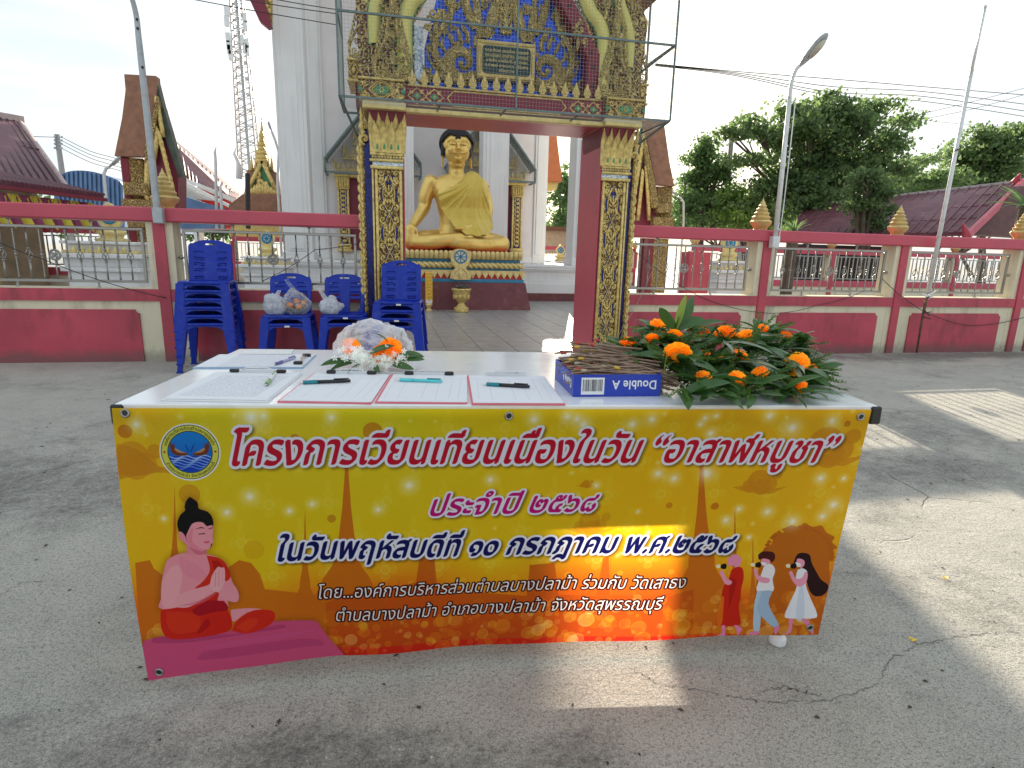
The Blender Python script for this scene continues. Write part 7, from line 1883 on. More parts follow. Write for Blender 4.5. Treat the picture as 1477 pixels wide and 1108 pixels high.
m = MB(); m.tube([at(1338,425,Y=YP-.02), at(1331,455,Y=YP-.02), at(1322,509,Y=YP-.02)], [.018,.014,.012], 8); m.build('stick', M['wood'], fp, True)
m = MB()
for (a, b) in (((1330,452),(1343,450)),((1331,457),(1342,460)),((1333,447),(1340,455))): m.tube([at(*a,Y=YP-.05), at((a[0]+b[0])/2,(a[1]+b[1])/2,Y=YP-.06), at(*b,Y=YP-.05)], .007, 5)
for (a, b) in (((1376,218),(1386,214)),): m.tube([at(*a,Y=YP-.04), at(*b,Y=YP-.04)], .008, 5)
m.build('tie', M['black'], fp)
m = MB(); m.tube([at(1336,428,Y=YP-.05), at(1350,420,Y=YP-.07)], .010, 6); m.tube([at(1330,424,Y=YP-.05), at(1345,428,Y=YP-.06)], .009, 6); m.build('white_tie', M['white'], fp)

# small things on the yard
R2 = random.Random(4)
yel_p = mat('yellow_petal', (.85,.55,.04), .6)
for k, (px_, py_, lb) in enumerate(((1313,924,'yellow petal on the concrete right of the banner'),(1365,836,'yellow petal on the concrete further right'))):
    c_ = at(px_,py_,Z=.004); m = MB(); m.add([(0,0,0),(.016,.004,.004),(.026,.0,.001),(.014,-.009,.006),(.004,-.006,.001)], [(0,1,2,3,4)]); m.add([(-.004,.004,.001),(.012,.014,.004),(.018,.008,.001)], [(0,1,2)]); o = m.build('fallen_petal', yel_p); o.location = c_; o.rotation_euler[2] = k; tag(o, lb, 'petal')
lit = mat('dry_leaf_litter', (.07,.05,.035), .8, var=.4, scale=60); m = MB()
for k in range(750):
    x, y = R2.uniform(-2.5,7), .7+R2.random()**1.6*5.5
    s_ = R2.uniform(.0015,.006)*(1+.35*(y > 2.5)); a = R2.uniform(0,6.28); l_ = s_*R2.uniform(1,2.6)
    m.add([(x+math.cos(a)*l_,y+math.sin(a)*l_,.001),(x-math.sin(a)*s_,y+math.cos(a)*s_,.0035),(x-math.cos(a)*l_,y-math.sin(a)*l_,.001),(x+math.sin(a)*s_,y-math.cos(a)*s_,.0035)], [(0,1,2,3)])
tag(m.build('leaf_litter', lit, fix=False), kind='stuff')
grit = mat('pale_grit', (.50,.47,.42), .8, var=.3, scale=50); m = MB()
for k in range(900):
    x, y = R2.uniform(-1.6,3.5), .65+R2.random()**1.5*3.2; s_ = R2.uniform(.0012,.0038); m.loft([[(x-s_,y-s_,0),(x+s_,y-s_*.8,0),(x+s_*.7,y+s_,0),(x-s_,y+s_*.7,0)],[(x-s_*.5,y-s_*.5,s_),(x+s_*.5,y-s_*.5,s_*.8),(x+s_*.5,y+s_*.4,s_),(x-s_*.4,y+s_*.5,s_*.9)]])
tag(m.build('grit', grit, fix=False), kind='stuff')

crk_m = mat('crack_dirt', (.17,.16,.145), .9, var=.3, scale=30)
def crack(L, w, seed):
    R3 = random.Random(seed); m = MB(); P = []
    for (a, b) in zip(L[:-1], L[1:]):
        A, B_ = at(*a, Z=.0), at(*b, Z=.0)
        for i in range(14): q = A.lerp(B_, i/14); P.append(Vector((q.x+R3.uniform(-.007,.007), q.y+R3.uniform(-.007,.007), 0)))
    rows = []
    for i, q in enumerate(P[:-1]):
        d = (P[i+1]-q).normalized(); n_ = Vector((-d.y, d.x, 0)); ww = w*.6*R3.uniform(.1,1.3)*min(1,.2+i/8)*min(1,.2+(len(P)-i)/8); rows.append([q-n_*ww+Vector((0,0,.0012)), q+n_*ww+Vector((0,0,.0012))])
    m.loft(rows, cap=False, closed=False); o = m.build('ground_crack', crk_m, None, fix=False); tag(o, kind='structure')
crack([(905,962),(950,985),(1040,1003),(1110,1014),(1200,1010),(1268,986),(1285,952),(1325,930),(1400,916),(1480,910)], .0030, 1)
crack([(0,702),(60,682),(110,668),(165,655)], .0045, 2)
crack([(1085,1000),(1130,990),(1150,998),(1190,1004)], .0035, 3)
crack([(0,860),(30,840),(75,838)], .003, 4)
# ================================================================ background buildings
def pp(L, Y): return [at(x, y, Y=Y) for x, y in L]
def slab(name, L, Y, d, mt, parent):
    m = MB(); m.prism(pp(L, Y), (0, d, 0)); return m.build(name, mt, parent)
def quad3(name, P, mt, parent, th=.08):
    """roof plane through four 3D points, given a thickness, plus standing ribs"""
    m = MB(); n = (P[1]-P[0]).cross(P[3]-P[0]).normalized(); m.prism(P, n*-th); return m.build(name, mt, parent)
def ribs(name, P, n, mt, parent, w=.03, h=.03, cross=0):
    """P: eave A, eave B, ridge B, ridge A; ribs from eave to ridge"""
    m = MB(); nn = (P[1]-P[0]).cross(P[3]-P[0]).normalized(); nn = -nn if nn.z < 0 else nn
    for i in range(n+1):
        t = i/n; a = P[0].lerp(P[1], t)+nn*h*.5; b = P[3].lerp(P[2], t)+nn*h*.5; m.bar(a, b, w, h)
    for i in range(1, cross+1):
        t = i/(cross+1); a = P[0].lerp(P[3], t)+nn*h*.4; b = P[1].lerp(P[2], t)+nn*h*.4; m.bar(a, b, w*.8, h*.8)
    return m.build(name, mt, parent)
dark = mat('interior_shade_black', (.04,.035,.035), .8); wallc = mat('tan_wall', (.45,.36,.25), .8, var=.1)
# hall with maroon roof and draped eave, far left
h = empty('pavilion', (0,0,0), 0, 'pavilion with a maroon ribbed roof and yellow and purple drapery under its eave', 'building')
Ea, Eb = at(-130,238,Y=9.55), at(95,269,Y=11.6); Ra, Rb = at(-160,140,Y=12.8), at(27,173,Y=14.2)
P = [Ea, Eb, Rb, Ra]; quad3('roof', P, M['roofm'], h, .06)
ribs('roof_rib', P, 17, mat('dark_seam', (.06,.03,.04), .6), h, .02, .035, 1)
m = MB(); m.bar(Ra, Rb+Vector((.05,0,0)), .12, .22); m.bar(Rb, Eb, .07, .06); m.build('ridge', mat('pale_ridge', (.55,.42,.40), .6, var=.2), h)
Ec, Ed = at(-120,246,Y=8.6), at(150,282,Y=11.0); P2 = [Ec, Ed, at(95,268,Y=11.6), at(-120,225,Y=9.6)]; quad3('eave', P2, M['roofm'], h, .05); ribs('eave_rib', P2, 40, M['roofm'], h, .03, .03)
m = MB(); m.bar(Ec-Vector((0,0,.07)), Ed-Vector((0,0,.07)), .12, .05); m.build('fascia', M['maroon'], h)
dy = mat('yellow_drape', (.72,.60,.06), .6, var=.1); dp = mat('purple_drape', (.30,.05,.13), .6, var=.1)
nsw = 14; Fa, Fb = Ec+Vector((.1,.15,-.15)), Ed+Vector((-.2,.1,-.12))
for k in range(nsw):
    a = Fa.lerp(Fb, k/nsw); b = Fa.lerp(Fb, (k+1)/nsw); m = MB(); rows = []
    for j in range(6):
        s_ = j/5; rows.append([a.lerp(b, i/8)+Vector((0,.02*math.sin(i*2+j), -(.08+.34*s_)*math.sin(math.pi*i/8)*s_-.04*s_)) for i in range(9)])
    m.loft(rows, cap=False, closed=False); m.build('swag', dy if k % 2 else dp, h, True)
    m = MB(); m.loft([[a+Vector((x*(.25+2.6*s_),.01-.02*math.sin(x*90)*s_,-.42*s_)) for x in (-.06,-.03,0,.03,.06)] for s_ in (0,.5,1)], cap=False, closed=False); m.build('swag_tail', dp if k % 2 else dy, h)
m = MB(); A_ = at(-40,330,Y=12.5)
m.box(-11,-6.0,12.2,12.4,0,2.2); m.build('back_wall', mat('pavilion_wall', (.28,.20,.12), .8, var=.3, scale=3), h)
for k in range(6): m = MB(); x = -10.4+.85*k; m.bbox(x-.07,x+.07,11.0,11.14,0,2.35,.01); m.build('pillar', M['gold'] if k % 2 else M['maroon'], h)
# blue barrel roof
h = empty('warehouse', (0,0,0), 0, 'blue barrel roofed shed behind the pavilion', 'building'); Y = 24
arc_ = smooth_pts([(78,262),(92,250),(110,246),(135,248),(160,256),(176,266),(180,296)],4)
m = MB(); m.prism(pp(list(arc_)+[(180,330),(78,330)], Y), (0,8,0)); m.build('roof', M['roofb'], h)
m = MB()
for i in range(15):
    t = i/14; x = 84+92*t; top_ = np.interp(x, [p[0] for p in arc_], [p[1] for p in arc_]); m.bar(at(x,top_+1,Y=Y-.04), at(x+1.5,300,Y=Y-.04), .07, .07)
m.build('sheet_rib', M['roofb'], h)
# utility pole
up = empty('utility_pole', (0,0,0), 0, 'concrete utility pole with insulators beyond the blue roof', 'utility pole'); Y = 30
m = MB(); m.tube([at(91,252,Y=Y)-Vector((0,0,4)), at(82,194,Y=Y)], [.16,.10], 8); m.build('pole', M['concpole'], up)
for k, yq in enumerate((198,203,208,214)):
    m = MB(); m.bar(at(80,yq,Y=Y-.1), at(88,yq+.5,Y=Y-.1), .035); m.build('crossarm', M['galv'], up)
    for xq in (79,89): m = MB(); m.ell(at(xq,yq-.5,Y=Y-.15),(.045,.045,.05),8,5); m.build('insulator', M['galv'], up)
def wires(label, L, r, name='power_line'):
    m = MB()
    for pts in L:
        P_ = [at(x,y,Y=Y_) for x,y,Y_ in pts]; m.tube(smooth_pts([tuple(p) for p in P_],6), r, 4)
    return tag(m.build(name, M['cable'], None), label, 'power line', 'overhead power lines')
for k, (a, b) in enumerate(((198,236),(203,241),(208,247),(214,252))):
    wires(f'power line from the far utility pole towards the tower, number {("one","two","three","four")[k]} from the top', [[(89,a,30),(130,a+20,30),(165,b-8,30),(205,b+4,30)]], .012)
wires('power line running left from the far utility pole', [[(79,198,30),(40,197,29),(-5,197,28)]], .012)
for k, (y0, y1, ym) in enumerate(((92,134,124),(93,148,133),(94,158,139),(95,166,142))):
    wires(f'power line sagging to the right above the trees, {("highest","second","third","lowest")[k]} of the bundle', [[(945,y0,22),(1060,y0+11+k,22),(1200,ym-10+k*2,22),(1330,y0+33+k*6,22),(1490,y1+4,22)]], .014)
wires('power line crossing upwards at the far right', [[(1300,171,26),(1390,150,26),(1490,124,26)],[(1310,176,26),(1400,158,26),(1490,133,26)]], .011)
wires('thin low power line behind the flagpole', [[(1300,170,28),(1400,180,28),(1490,184,28)]], .010)
wires('thin wire falling to the pole in the trees', [[(1002,108,25),(1035,140,25),(1065,176,25)]], .009)
for k, (a, b) in enumerate((((262,-4),(486,36)),((330,-4),(486,20)),((372,-6),(486,14)))):
    wires(f'power line crossing the temple column, {("lowest","middle","highest")[k]} of three', [[(a[0],a[1],11),((a[0]+b[0])/2,(a[1]+b[1])/2+1,11),(b[0],b[1],11)]], .007)
# small street lamp
def small_lamp(px0, py0, px1, py1, hx, hy, Y, label, s=.8):
    e = empty('street_lamp', (0,0,0), 0, label, 'lamp post'); A = at(px0,py0,Y=Y); A2 = at(px1,py1,Y=Y); Hh = at(hx,hy,Y=Y)
    m = MB(); m.tube([Vector((A.x,A.y,0)), A, A2, A2.lerp(Hh,.5)+Vector((0,0,.04)), Hh], .03, 8); m.build('pole', M['whitepole'], e, True); lamp_head(e, Hh, (Hh-A2).normalized()+Vector((0,0,-.1)), s*.6)
small_lamp(153,290,150,250,158,241,13,'small cream lamp post in front of the blue barrel roof')
small_lamp(986,322,986,292,978,284,16,'small white lamp post before the dark bushes right of the gate')
small_lamp(400,260,402,220,392,190,16,'lamp arm showing left of the first temple column', .7)
# tall gabled towers with brown roofs (a pair)
edge_m = mat('dark_green_fascia', (.07,.09,.07), .6, var=.3, scale=8)
def gable_tower(Y, roof, strip, strip2, inner_, golds, leg, rails, label):
    e = empty('gabled_tower', (0,0,0), 0, label, 'tower')
    m = MB(); m.prism(pp(roof, Y), (0,.25,0)); m.build('roof', M['roofo'], e)
    m = MB(); m.prism(pp(strip, Y+.05), (0,.25,0)); m.build('fascia', edge_m, e)
    m = MB(); m.prism(pp(strip2, Y-.12), (0,.2,0)); m.build('bargeboard', M['carving'], e)
    m = MB(); m.prism(pp(inner_, Y+.12), (0,.6,0)); m.build('gable', M['maroon'], e)
    m = MB()
    for a, b in golds:
        A_, B_ = at(*a,Y=Y-.02), at(*b,Y=Y-.02); m.bar(A_, B_, .07, .08)
        for t in range(1,9): q = A_.lerp(B_, t/9); m.flame(q.x, q.z, math.pi/2, .26, .05, .3, Y-.05)
    m.build('gilded_trim', M['gold'], e, True)
    L_ = pp(leg, Y); z1 = L_[0].z; x0, x1 = sorted((L_[0].x, L_[1].x))
    for k, t in enumerate((0,.30,.62,1)):
        x = x0+(x1-x0)*t; m = MB(); m.bbox(x-.09,x+.09,Y+.1+.01*k,Y+.4,0,z1,.02); m.build('pillar', M['carving'] if k % 3 else (M['maroon'] if k == 0 else M['carving']), e)
    x = x0+(x1-x0)*.14; m = MB(); m.bbox(x-.07,x+.07,Y+.45,Y+.6,2.2,z1,.01); m.build('white_post', M['white'], e)
    m = MB(); m.box(x0,x1,Y+.7,Y+.9,0,z1); m.build('inner_wall', M['maroon2'], e)
    for (zz, hh, ex) in rails:
        m = MB(); m.bbox(x0-ex, x1+ex, Y-.1, Y+.5, zz, zz+hh, .02); m.build('carved_rail', M['carving'], e)
    return e
zr = at(186,282,Y=15.5).z
gable_tower(15.5, [(179,107),(225,109.5),(226.5,130),(219.6,169),(209.6,209),(207.7,225.6),(165,225),(176,170),(181,130)],
  [(226,118),(234,150),(246,190),(256,225),(264,256),(258,254),(250,232),(240,205),(230,165),(226,140)], [(226,138),(219.6,169),(208,214),(209,235),(215,222),(222,190),(229,150)],
  [(228,150),(215,222),(213,305),(257,305),(257,250),(240,205)], [((229,193),(222,236)),((229,193),(252,284)),((227,150),(236,198)),((214,236),(213,296))],
  [(176,226),(210,226)], [(zr,.28,.02),(zr-.38,.30,.08),(zr-.7,.2,.0)], 'tall narrow tower with a steep brown roof and gilded gable, left of the temple')
gable_tower(15.5, [(930,171),(957,172.6),(961,200),(966,235),(973,269),(946,266),(938,225),(931,190)],
  [(929,182),(920,225),(908,296),(915,297),(926,245),(931,210)], [(930,186),(936,220),(946,268),(950,300),(944,300),(936,262),(929,215)],
  [(929,205),(913,300),(910,330),(950,330),(945,280)], [((928,205),(912,300)),((929,205),(941,300)),((927,250),(920,318)),((931,240),(936,318))],
  [(948,268),(970,268)], [(zr+.1,.25,.02),(zr-.3,.30,.08)], 'tall narrow tower with a steep brown roof and gilded gable, right of the gate')
# maroon roofed hall behind the left tower
h = empty('long_hall', (0,0,0), 0, 'long hall with a weathered maroon roof behind the left tower', 'building'); Y = 26
m = MB(); A_ = pp([(249,205),(344,283),(338,290),(262,256)], 26); A_[2] = at(338,290,Y=23.2); A_[3] = at(258,256,Y=23.2); m.prism(A_, (0,.3,.12)); m.build('roof', M['roofm'], h)
ribs('roof_rib', [at(258,256,Y=23.15), at(338,290,Y=23.15), at(344,283,Y=25.95), at(249,205,Y=25.95)], 16, M['roofm'], h, .05, .05, 4)
m = MB(); m.bar(at(256,255,Y=23.0), at(342,291,Y=23.0), .14, .10); m.bar(at(262,262,Y=22.2), at(336,300,Y=22.2), .10, .10); m.build('fascia', M['white'], h)
m = MB(); m.prism(pp([(258,258),(338,294),(338,330),(258,330)], 23.4), (0,1,0)); m.build('side_wall', M['redband'], h)
m = MB(); m.prism(pp([(258,263),(312,285),(322,291),(258,284)], 22.4), (0,.3,0)); m.build('lean_to_gable', mat('grey_cement_board', (.40,.42,.43), .7, var=.1), h)
slab('annex_roof', [(256,280),(296,293),(322,300),(322,330),(256,330)], 20, .3, M['roofb'], h)
m = MB(); m.bbox(*sorted((at(275,290,Y=22.5).x, at(284,290,Y=22.5).x)), 22.5, 23.0, 0, at(280,268,Y=22.5).z, .02); m.build('pillar', M['white'], h)
for (px_, py0, py1, lb) in ((311,212,330,'thin white pole with a curled tip before the long hall'),(319,262,330,'short white pole beside the curled one')):
    m = MB(); m.tube([at(px_+2,py1,Y=20), at(px_,py0+22,Y=20), at(px_-1,py0+8,Y=20), at(px_+1,py0,Y=20)], [.05,.045,.04,.015], 7); tag(m.build('thin_pole', M['whitepole'], None, True), lb, 'pole')
# ornate shrine with spire
h = empty('spired_shrine', (0,0,0), 0, 'ornate brown and green shrine with a tiered spire left of the temple column', 'shrine'); Y = 22
m = MB(); m.prism(pp([(378,236),(400,283),(354,283)], Y-.1), (0,.4,0)); m.build('green_pediment', M['green'], h)
m = MB(); 
for a, b in (((378,232),(352,286)),((378,232),(404,286)),((352,284),(404,284))): m.bar(at(*a,Y=Y-.2), at(*b,Y=Y-.2), .12, .1)
for k in range(12): q = at(356+4*k,282,Y=Y-.2); m.flame(q.x,q.z,math.pi/2,.5-.06*abs(k-5.5),.09,0,Y-.2)
for k in range(7): q = at(378+random.uniform(-9,9),262+random.uniform(-12,14),Y=Y-.2); m.ell(q,(.10,.05,.14),6,5)
for k, (yy, w_) in enumerate(((236,12),(230,9),(224,10),(218,6),(212,7),(206,4),(200,4.5),(196,2.5))):
    A_, B_ = at(378-w_*.75,yy,Y=Y), at(378+w_*.75,yy-6,Y=Y); m.bbox(A_.x,B_.x,Y-.2,Y+.3,A_.z,B_.z,.03)
m.tube([at(378,198,Y=Y), at(377.5,180,Y=Y), at(377,166,Y=Y)], [.07,.03,.008], 6)
for xx in (363,392,369,387): m.tube([at(xx,246,Y=Y), at(xx,224,Y=Y)], [.07,.01], 6)
m.build('gilded_trim', M['gold'], h, True)
slab('roof', [(340,290),(352,284),(356,246),(372,240),(384,240),(400,250),(404,284),(412,292),(412,300),(332,298)], Y, 1.5, M['roofo'], h)
slab('lower_roof', [(330,296),(350,280),(404,280),(420,300),(420,304),(330,302)], Y-.6, .4, M['roofo'], h)
slab('body', [(338,303),(414,303),(414,345),(338,345)], Y, 1.2, M['gold'], h)
m = MB(); m.tube([at(345,258,Y=Y-.7), at(344,235,Y=Y-.7), at(338,222,Y=Y-.7), at(341,212,Y=Y-.7)], [.10,.07,.05,.01], 6); m.build('roof_horn', M['white'], h, True)
m = MB(); m.tube([at(358,330,Y=14), at(357,250,Y=14)], .05, 8); tag(m.build('dark_pole', M['black']), 'dark thin post in front of the spired shrine', 'post')
# telecom tower
mastm = mat('mast_grey_paint', (.42,.40,.42), .5, .2, var=.2)
tw = empty('telecom_mast', (0,0,0), 0, 'tall white lattice telecom mast with antennas left of the temple', 'mast'); Y = 75
def tx(yq): return 333+ (yq-0)*.092, 338+0   # unused helper value
m = MB(); lv = []
def leg(yq): c = 340+ yq*.072; w = 8.5+ yq*.021; return c, w
ys = [-70+11.5*i for i in range(29)]
corner = []
for yq in ys:
    c, w = leg(yq); a, b = at(c-w,yq,Y=Y), at(c+w,yq,Y=Y); d = (b-a).length
    corner.append([a, b, b+Vector((0,d,0)), a+Vector((0,d,0))])
for i in range(len(ys)-1):
    for k in range(4):
        m.bar(corner[i][k], corner[i+1][k], .15); k2 = (k+1)%4
        m.bar(corner[i][k], corner[i+1][k2] if i%2 else corner[i][k2], .07); m.bar(corner[i][k2], corner[i+1][k], .07)
m.build('lattice', mastm, tw)
m = MB(); 
for i in range(len(ys)-1): m.bar((corner[i][0]+corner[i][2])/2, (corner[i+1][0]+corner[i+1][2])/2, .30)
m.build('cable_ladder', M['galv'], tw)
for (px_,py_) in ((327,16),(327,31),(354,26),(355,38),(329,55),(330,66),(357,63),(357,73),(333,80),(331,72),(354,70),(350,58)):
    m = MB(); p_ = at(px_,py_,Y=Y-1.2); m.bbox(p_.x-.22,p_.x+.22,p_.y-.2,p_.y+.2,p_.z-.5,p_.z+.5,.05); m.bar(p_, Vector((at(341+py_*.055,py_,Y=Y).x, Y, p_.z)), .10); m.build('antenna', M['whitepole'], tw)
# inner walls seen through the railings
def inner(x0, x1, Y, label, z=0, hgt=1.42, bars=True):
    e = empty('inner_wall', (0,0,0), 0, label, 'wall')
    m = MB(); m.box(x0,x1,Y,Y+.18,0,.52); m.build('base_wall', M['cream'], e)
    m = MB(); m.box(x0,x1,Y-.03,Y+.2,.5205,.66); m.box(x0,x1,Y-.04,Y+.22,hgt-.14,hgt); m.build('rail', M['redlit'], e)
    n_ = max(1, round((x1-x0)/1.9))
    for k in range(n_+1):
        x = x0+(x1-x0)*k/n_; m = MB(); m.box(x-.10,x+.10,Y-.01,Y+.19,.661,hgt-.141); m.build('post', M['cream'], e); m = MB(); m.box(x-.05,x+.05,Y-.035,Y-.0105,.0,hgt-.142); m.build('post_strip', M['red'], e)
        finial(e, x, Y+.09, hgt, .9)
    if bars:
        m = MB(); x = x0+.12
        while x < x1-.1: m.bar((x,Y+.08,.70), (x,Y+.08,hgt-.18), .018); x += .115
        m.box(x0,x1,Y+.06,Y+.10,.70,.72); m.box(x0,x1,Y+.06,Y+.10,hgt-.2,hgt-.18); o = m.build('railing', M['steel'], e, fix=False); o['kind'] = 'stuff'
inner(-9.2,-5.05,12.6,'inner red and cream wall with railing behind the far left bay')
inner(-4.6,-2.4,20.0,'inner red and cream wall seen between the chair stack and the temple')
inner(6.9,19.5,12.6,'inner red and cream wall with railing behind the right bays')
inner(4.9,9.5,22.0,'distant red and cream wall beside the right tower')
m = MB(); m.box(5.15,5.55,9.6,9.9,0,1.22); o = m.build('red_pillar', M['red']); tag(o, 'plain red pillar behind the railing just right of the gate', 'pillar')
# low buildings seen in the porch opening and far behind
h = empty('cloister', (0,0,0), 0, 'cloister with an orange roof corner seen through the porch opening', 'building')
slab('roof', [(790,196),(803,196),(811,262),(790,262)], 22, .6, mat('orange_roof', (.55,.17,.06), .6, var=.1), h)
slab('trim', [(790,262),(806,262),(803,274),(790,276)], 22.2, .4, M['gold'], h)
slab('wall', [(784,330),(830,332),(830,366),(784,366)], 24, .4, wallc, h); slab('coping', [(784,326),(830,328),(830,334),(784,332)], 23.8, .8, M['wood'], h)
# maroon roofed building on the right
h = empty('side_building', (0,0,0), 0, 'low building with a long weathered maroon roof below the trees', 'building')
A0, A1 = at(1130,342,Y=17), at(1392,336,Y=13.2); R1_, R0_ = at(1464,264,Y=15.2), at(1165,298,Y=20.5)
P = [A0, A1, R1_, R0_]; quad3('roof', P, M['roofm'], h, .08); ribs('roof_rib', P, 22, M['roofm'], h, .06, .05, 3); 
corr = MB(); nn = (P[1]-P[0]).cross(P[3]-P[0]).normalized(); nn = -nn if nn.z < 0 else nn
for i in range(150):
    t = i/149; corr.bar(P[0].lerp(P[1],t)+nn*.012, P[3].lerp(P[2],t)+nn*.012, .03, .035)
o = corr.build('corrugation', M['roofm'], h, fix=False); o['kind'] = 'stuff'
m = MB(); m.tube([R0_, R1_], .08, 6); m.build('ridge_cap', mat('grey_ridge', (.38,.33,.33), .7, var=.2), h)
tip = at(1472,250,Y=15.0); Bq = at(1395,340,Y=13.0)
m = MB(); m.bar(Bq, R1_+Vector((.1,-.2,.05)), .16, .12); m.tube([R1_, tip], [.14,.02], 6); m.tube([Bq, at(1389,322,Y=13.0)], [.12,.02], 6); m.bar(at(1500,330,Y=14.5), R1_+Vector((.1,-.2,.05)), .14, .10); m.build('bargeboard', M['red'], h)
m = MB(); m.prism([at(1400,338,Y=13.4), at(1520,345,Y=13.4), at(1475,268,Y=14.4)], (0,.5,0)); m.build('gable_wall', mat('brown_boards', (.12,.05,.045), .7, var=.2), h)
m = MB(); m.box(at(1150,340,Y=16).x, at(1392,340,Y=14).x, 15.8, 16, 0, 1.6); m.build('wall', dark, h)  # near-black sheet stands in for the shade inside the building
m = MB(); q = at(1081,328,Y=30); m.lathe([(.7,-.6),(.7,0),(.45,.2),(.28,.9),(.10,1.5),(.0,1.9)], q, 8); m.box(q.x-.9,q.x+.9,29.2,30.8,0,q.z-.59); tag(m.build('grey_stupa', M['concpole']), 'small grey pointed stupa before the bushes', 'stupa')
m = MB(); m.tube([at(1050,262,Y=24), at(1056,190,Y=24), at(1058,178,Y=24)], .10, 8); tag(m.build('concrete_pole', M['concpole']), 'grey concrete pole rising among the trees', 'utility pole')
# parked vehicle glimpsed through the bay right of the gate
# ================================================================ trees
def tree(name, base, trunk_h, blobs, nleaf, lmat, label, ls=.16, group='trees behind the temple wall', seed=1, limbs=True, cat='tree', droop=.0):
    """blobs: (x,y,z,rx,ry,rz) in metres around the world origin"""
    e = empty(name, base, 0, label, cat, group); R_ = np.random.default_rng(seed); b = Vector(base)
    m = MB(); topc = Vector(blobs[0][:3]); fork = Vector((b.x+(topc.x-b.x)*.3, b.y, trunk_h)); m.tube([Vector((0,0,0)), (fork-b)*.5+Vector((.05,0,0)), fork-b], [trunk_h*.06+.07, trunk_h*.04+.06, trunk_h*.035+.05], 8)
    for (x,y,z,rx,ry,rz) in blobs:
        c = Vector((x,y,z))-b; mid = (fork-b).lerp(c, .5)+Vector((0,0,.15*rz)); m.tube([fork-b, mid, c+Vector((0,0,rz*.3))], [.09,.06,.02], 6)
        for q in range(4): 
            a = R_.uniform(0,6.28); m.tube([mid.lerp(c,.4), c+Vector((rx*.8*math.cos(a), ry*.8*math.sin(a), rz*R_.uniform(-.2,.6)))], [.04,.01], 5)
    m.build('trunk', M['treebark'], e)
    Vs = []; tot = sum(bb[3]*bb[5] for bb in blobs)
    ncl = 0
    for (x,y,z,rx,ry,rz) in blobs:
        n_ = int(.62*nleaf*rx*rz/tot); k = max(8, int(n_/34))
        # twig clusters spread through the blob, leaves around each
        d = R_.normal(size=(k,3)); d /= np.linalg.norm(d,axis=1)[:,None]; rad = R_.random(k)**.55*1.18
        C = np.array([x,y,z]) + d*rad[:,None]*np.array([rx,ry,rz])*(1+.22*R_.normal(size=(k,1)))
        idx = R_.integers(0,k,n_); P_ = C[idx] + R_.normal(size=(n_,3))*np.array([.46,.46,.15])*ls*3.4
        dr = R_.normal(size=(n_,3)); dr[:,2] -= droop+.25; dr /= np.linalg.norm(dr,axis=1)[:,None]
        o_ = R_.normal(size=(n_,3)); s_ = np.cross(dr,o_); s_ /= np.linalg.norm(s_,axis=1)[:,None]+1e-6
        L = ls*(.6+.8*R_.random(n_))[:,None]; W_ = L*.38
        Vs.append(np.stack([P_, P_+dr*L*.5+s_*W_, P_+dr*L, P_+dr*L*.5-s_*W_], 1).reshape(-1,3))
    V = np.concatenate(Vs)-np.array(base); nq = len(V)//4
    me = bpy.data.meshes.new('crown'); me.vertices.add(len(V)); me.vertices.foreach_set('co', V.astype(np.float32).ravel()); me.loops.add(nq*4); me.loops.foreach_set('vertex_index', np.arange(nq*4, dtype=np.int32)); me.polygons.add(nq); me.polygons.foreach_set('loop_start', np.arange(0,nq*4,4, dtype=np.int32)); me.polygons.foreach_set('loop_total', np.full(nq,4,np.int32)); me.update(calc_edges=True); me.materials.append(lmat)
    link('crown', me, e); return e
def blobs_px(L, Y, dY=1.0):
    out = []
    for (px_,py_,rx,rz) in L:
        c = at(px_,py_,Y=Y+random.uniform(-dY,dY)); k = Y/FPX*1.03; out.append((c.x,c.y,c.z,rx*k,max(rx,rz)*k*.9,rz*k))
    return out
Y = 21
B_ = blobs_px([(1185,215,50,34),(1120,195,36,18),(1148,160,26,14),(1205,160,30,20),(1240,180,30,22),(1275,150,26,7),(1195,140,18,9),(1285,205,34,16),(1245,230,44,26),(1085,185,24,13),(1055,192,24,9),(1078,232,26,8),(1140,245,40,28),(1195,270,52,36),(1325,232,34,6),(1300,170,22,9),(1160,290,54,30),(1108,270,20,20),(1250,160,26,12),(1300,245,30,10),(1165,185,30,16)], Y)
c = at(1165,330,Y=Y); tree('broad_tree', (c.x,c.y,0), 2.6, B_, 42000, M['leafA'], 'large spreading tree with layered drooping branches behind the right wall', .155, seed=3)
Y = 24
B_ = blobs_px([(1015,225,22,24),(1005,260,30,34),(1020,295,40,34),(990,300,24,34),(1035,250,26,30),(1020,205,12,12),(1050,310,32,20)], Y)
c = at(1012,330,Y=Y); tree('bushy_tree', (c.x,c.y,0), 2.0, B_, 22000, M['leafC'], 'narrower bushy tree with fine foliage just right of the gate tower', .13, seed=5)
Y = 23
B_ = blobs_px([(1085,300,34,24),(1060,290,22,22),(1110,310,30,20),(1075,318,44,16)], Y)
c = at(1085,335,Y=Y); tree('shrub', (c.x,c.y,0), .8, B_, 11000, M['leafB'], 'light green shrubs filling the gap below the large tree', .13, seed=6, cat='shrub')
Y = 26
B_ = blobs_px([(1400,222,44,18),(1450,208,40,20),(1480,235,50,24),(1430,250,50,26),(1390,262,40,20),(1345,262,40,16),(1420,195,20,8),(1470,190,24,8)], Y)
c = at(1430,330,Y=Y); tree('broad_tree', (c.x,c.y,0), 2.8, B_, 26000, M['leafA'], 'wide tree crown at the right edge behind the flagpole', .18, seed=8)
Y = 15.2
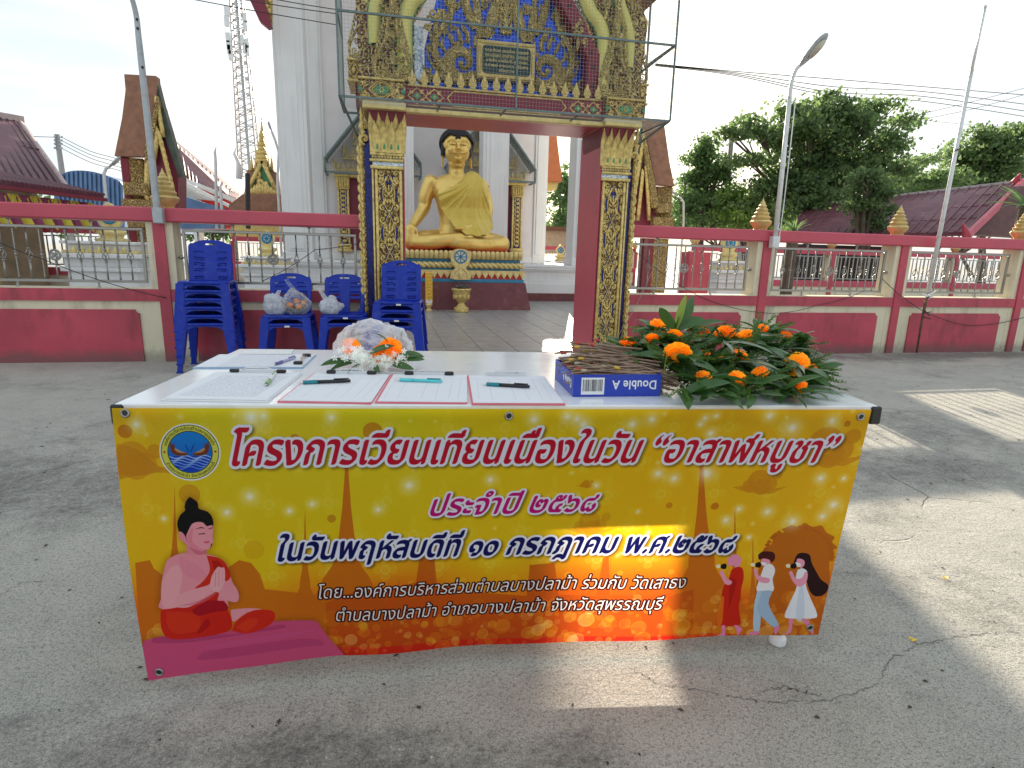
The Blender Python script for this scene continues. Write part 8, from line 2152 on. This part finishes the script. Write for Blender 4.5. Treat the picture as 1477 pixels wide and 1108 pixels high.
B_ = blobs_px([(1248,255,18,7),(1262,264,13,8),(1240,274,17,8),(1266,284,16,8),(1246,294,18,10),(1270,305,13,7),(1250,315,14,12),(1232,300,9,6),(1280,276,7,4),(1262,326,10,9)], Y, .3)
c = at(1258,340,Y=Y); tree('shrub', (c.x,c.y,0), 1.0, B_, 7000, M['leafA'], 'leafy young tree standing in front of the maroon roof', .10, seed=9, cat='tree')
Y = 28
B_ = blobs_px([(1300,262,40,14),(1330,270,30,12),(1280,272,30,10)], Y)
c = at(1310,330,Y=Y); tree('bushy_tree', (c.x,c.y,0), 2, B_, 5000, M['leafB'], 'bright green tree top over the ridge of the maroon roof', .2, seed=10)
Y = 30
B_ = blobs_px([(812,300,22,34),(805,265,10,16),(822,262,12,20),(815,330,24,20)], Y)
c = at(812,350,Y=Y); tree('bushy_tree', (c.x,c.y,0), 2, B_, 5000, M['leafC'], 'dark tree seen through the porch opening', .2, seed=11)
Y = 45
for k, (a, b, hgt) in enumerate(((960,1180,318),(1330,1500,300),(-40,100,310),(280,345,318))):
    L_ = [(a+(b-a)*i/7, hgt+random.uniform(-6,6), 26, 14) for i in range(8)]; B_ = blobs_px(L_, Y); c = at((a+b)/2,335,Y=Y)
    tree('distant_tree', (c.x,c.y,0), 2, B_, 7000, M['leafC'], ('hazy tree belt behind the bushes right of the gate','hazy tree belt behind the right roof','hazy tree belt behind the far left pavilion','hazy tree belt behind the long hall')[k], .35, seed=20+k)
# spiky plants
def spiky(px_, py_, Y, n_, L, w, label, mt, up=.5):
    c = at(px_, py_, Y=Y); e = empty('spiky_plant', c, 0, label, 'plant')
    R_ = random.Random(int(px_)); bl = blade(L, w, .7, 6, .3).mesh('leaf', mt, True)
    for k in range(n_): a = k*2.4; o = link('leaf', bl, e); orient(o, (math.cos(a), math.sin(a), R_.uniform(up*.4, up*2.8)), 0); s_ = R_.uniform(.7,1); o.scale = (s_,)*3
    m = MB(); m.tube([(0,0,-c.z),(0,0,0)], .10, 8); m.build('stem', M['treebark'], e)
spiky(1144,338,9.5,26,.42,.022,'spiky agave-like plant above the wall beside the lamp pole', M['leafC'], .9)
spiky(1478,300,9.0,22,.9,.035,'drooping palm fronds at the right edge', M['leafC'], .5)
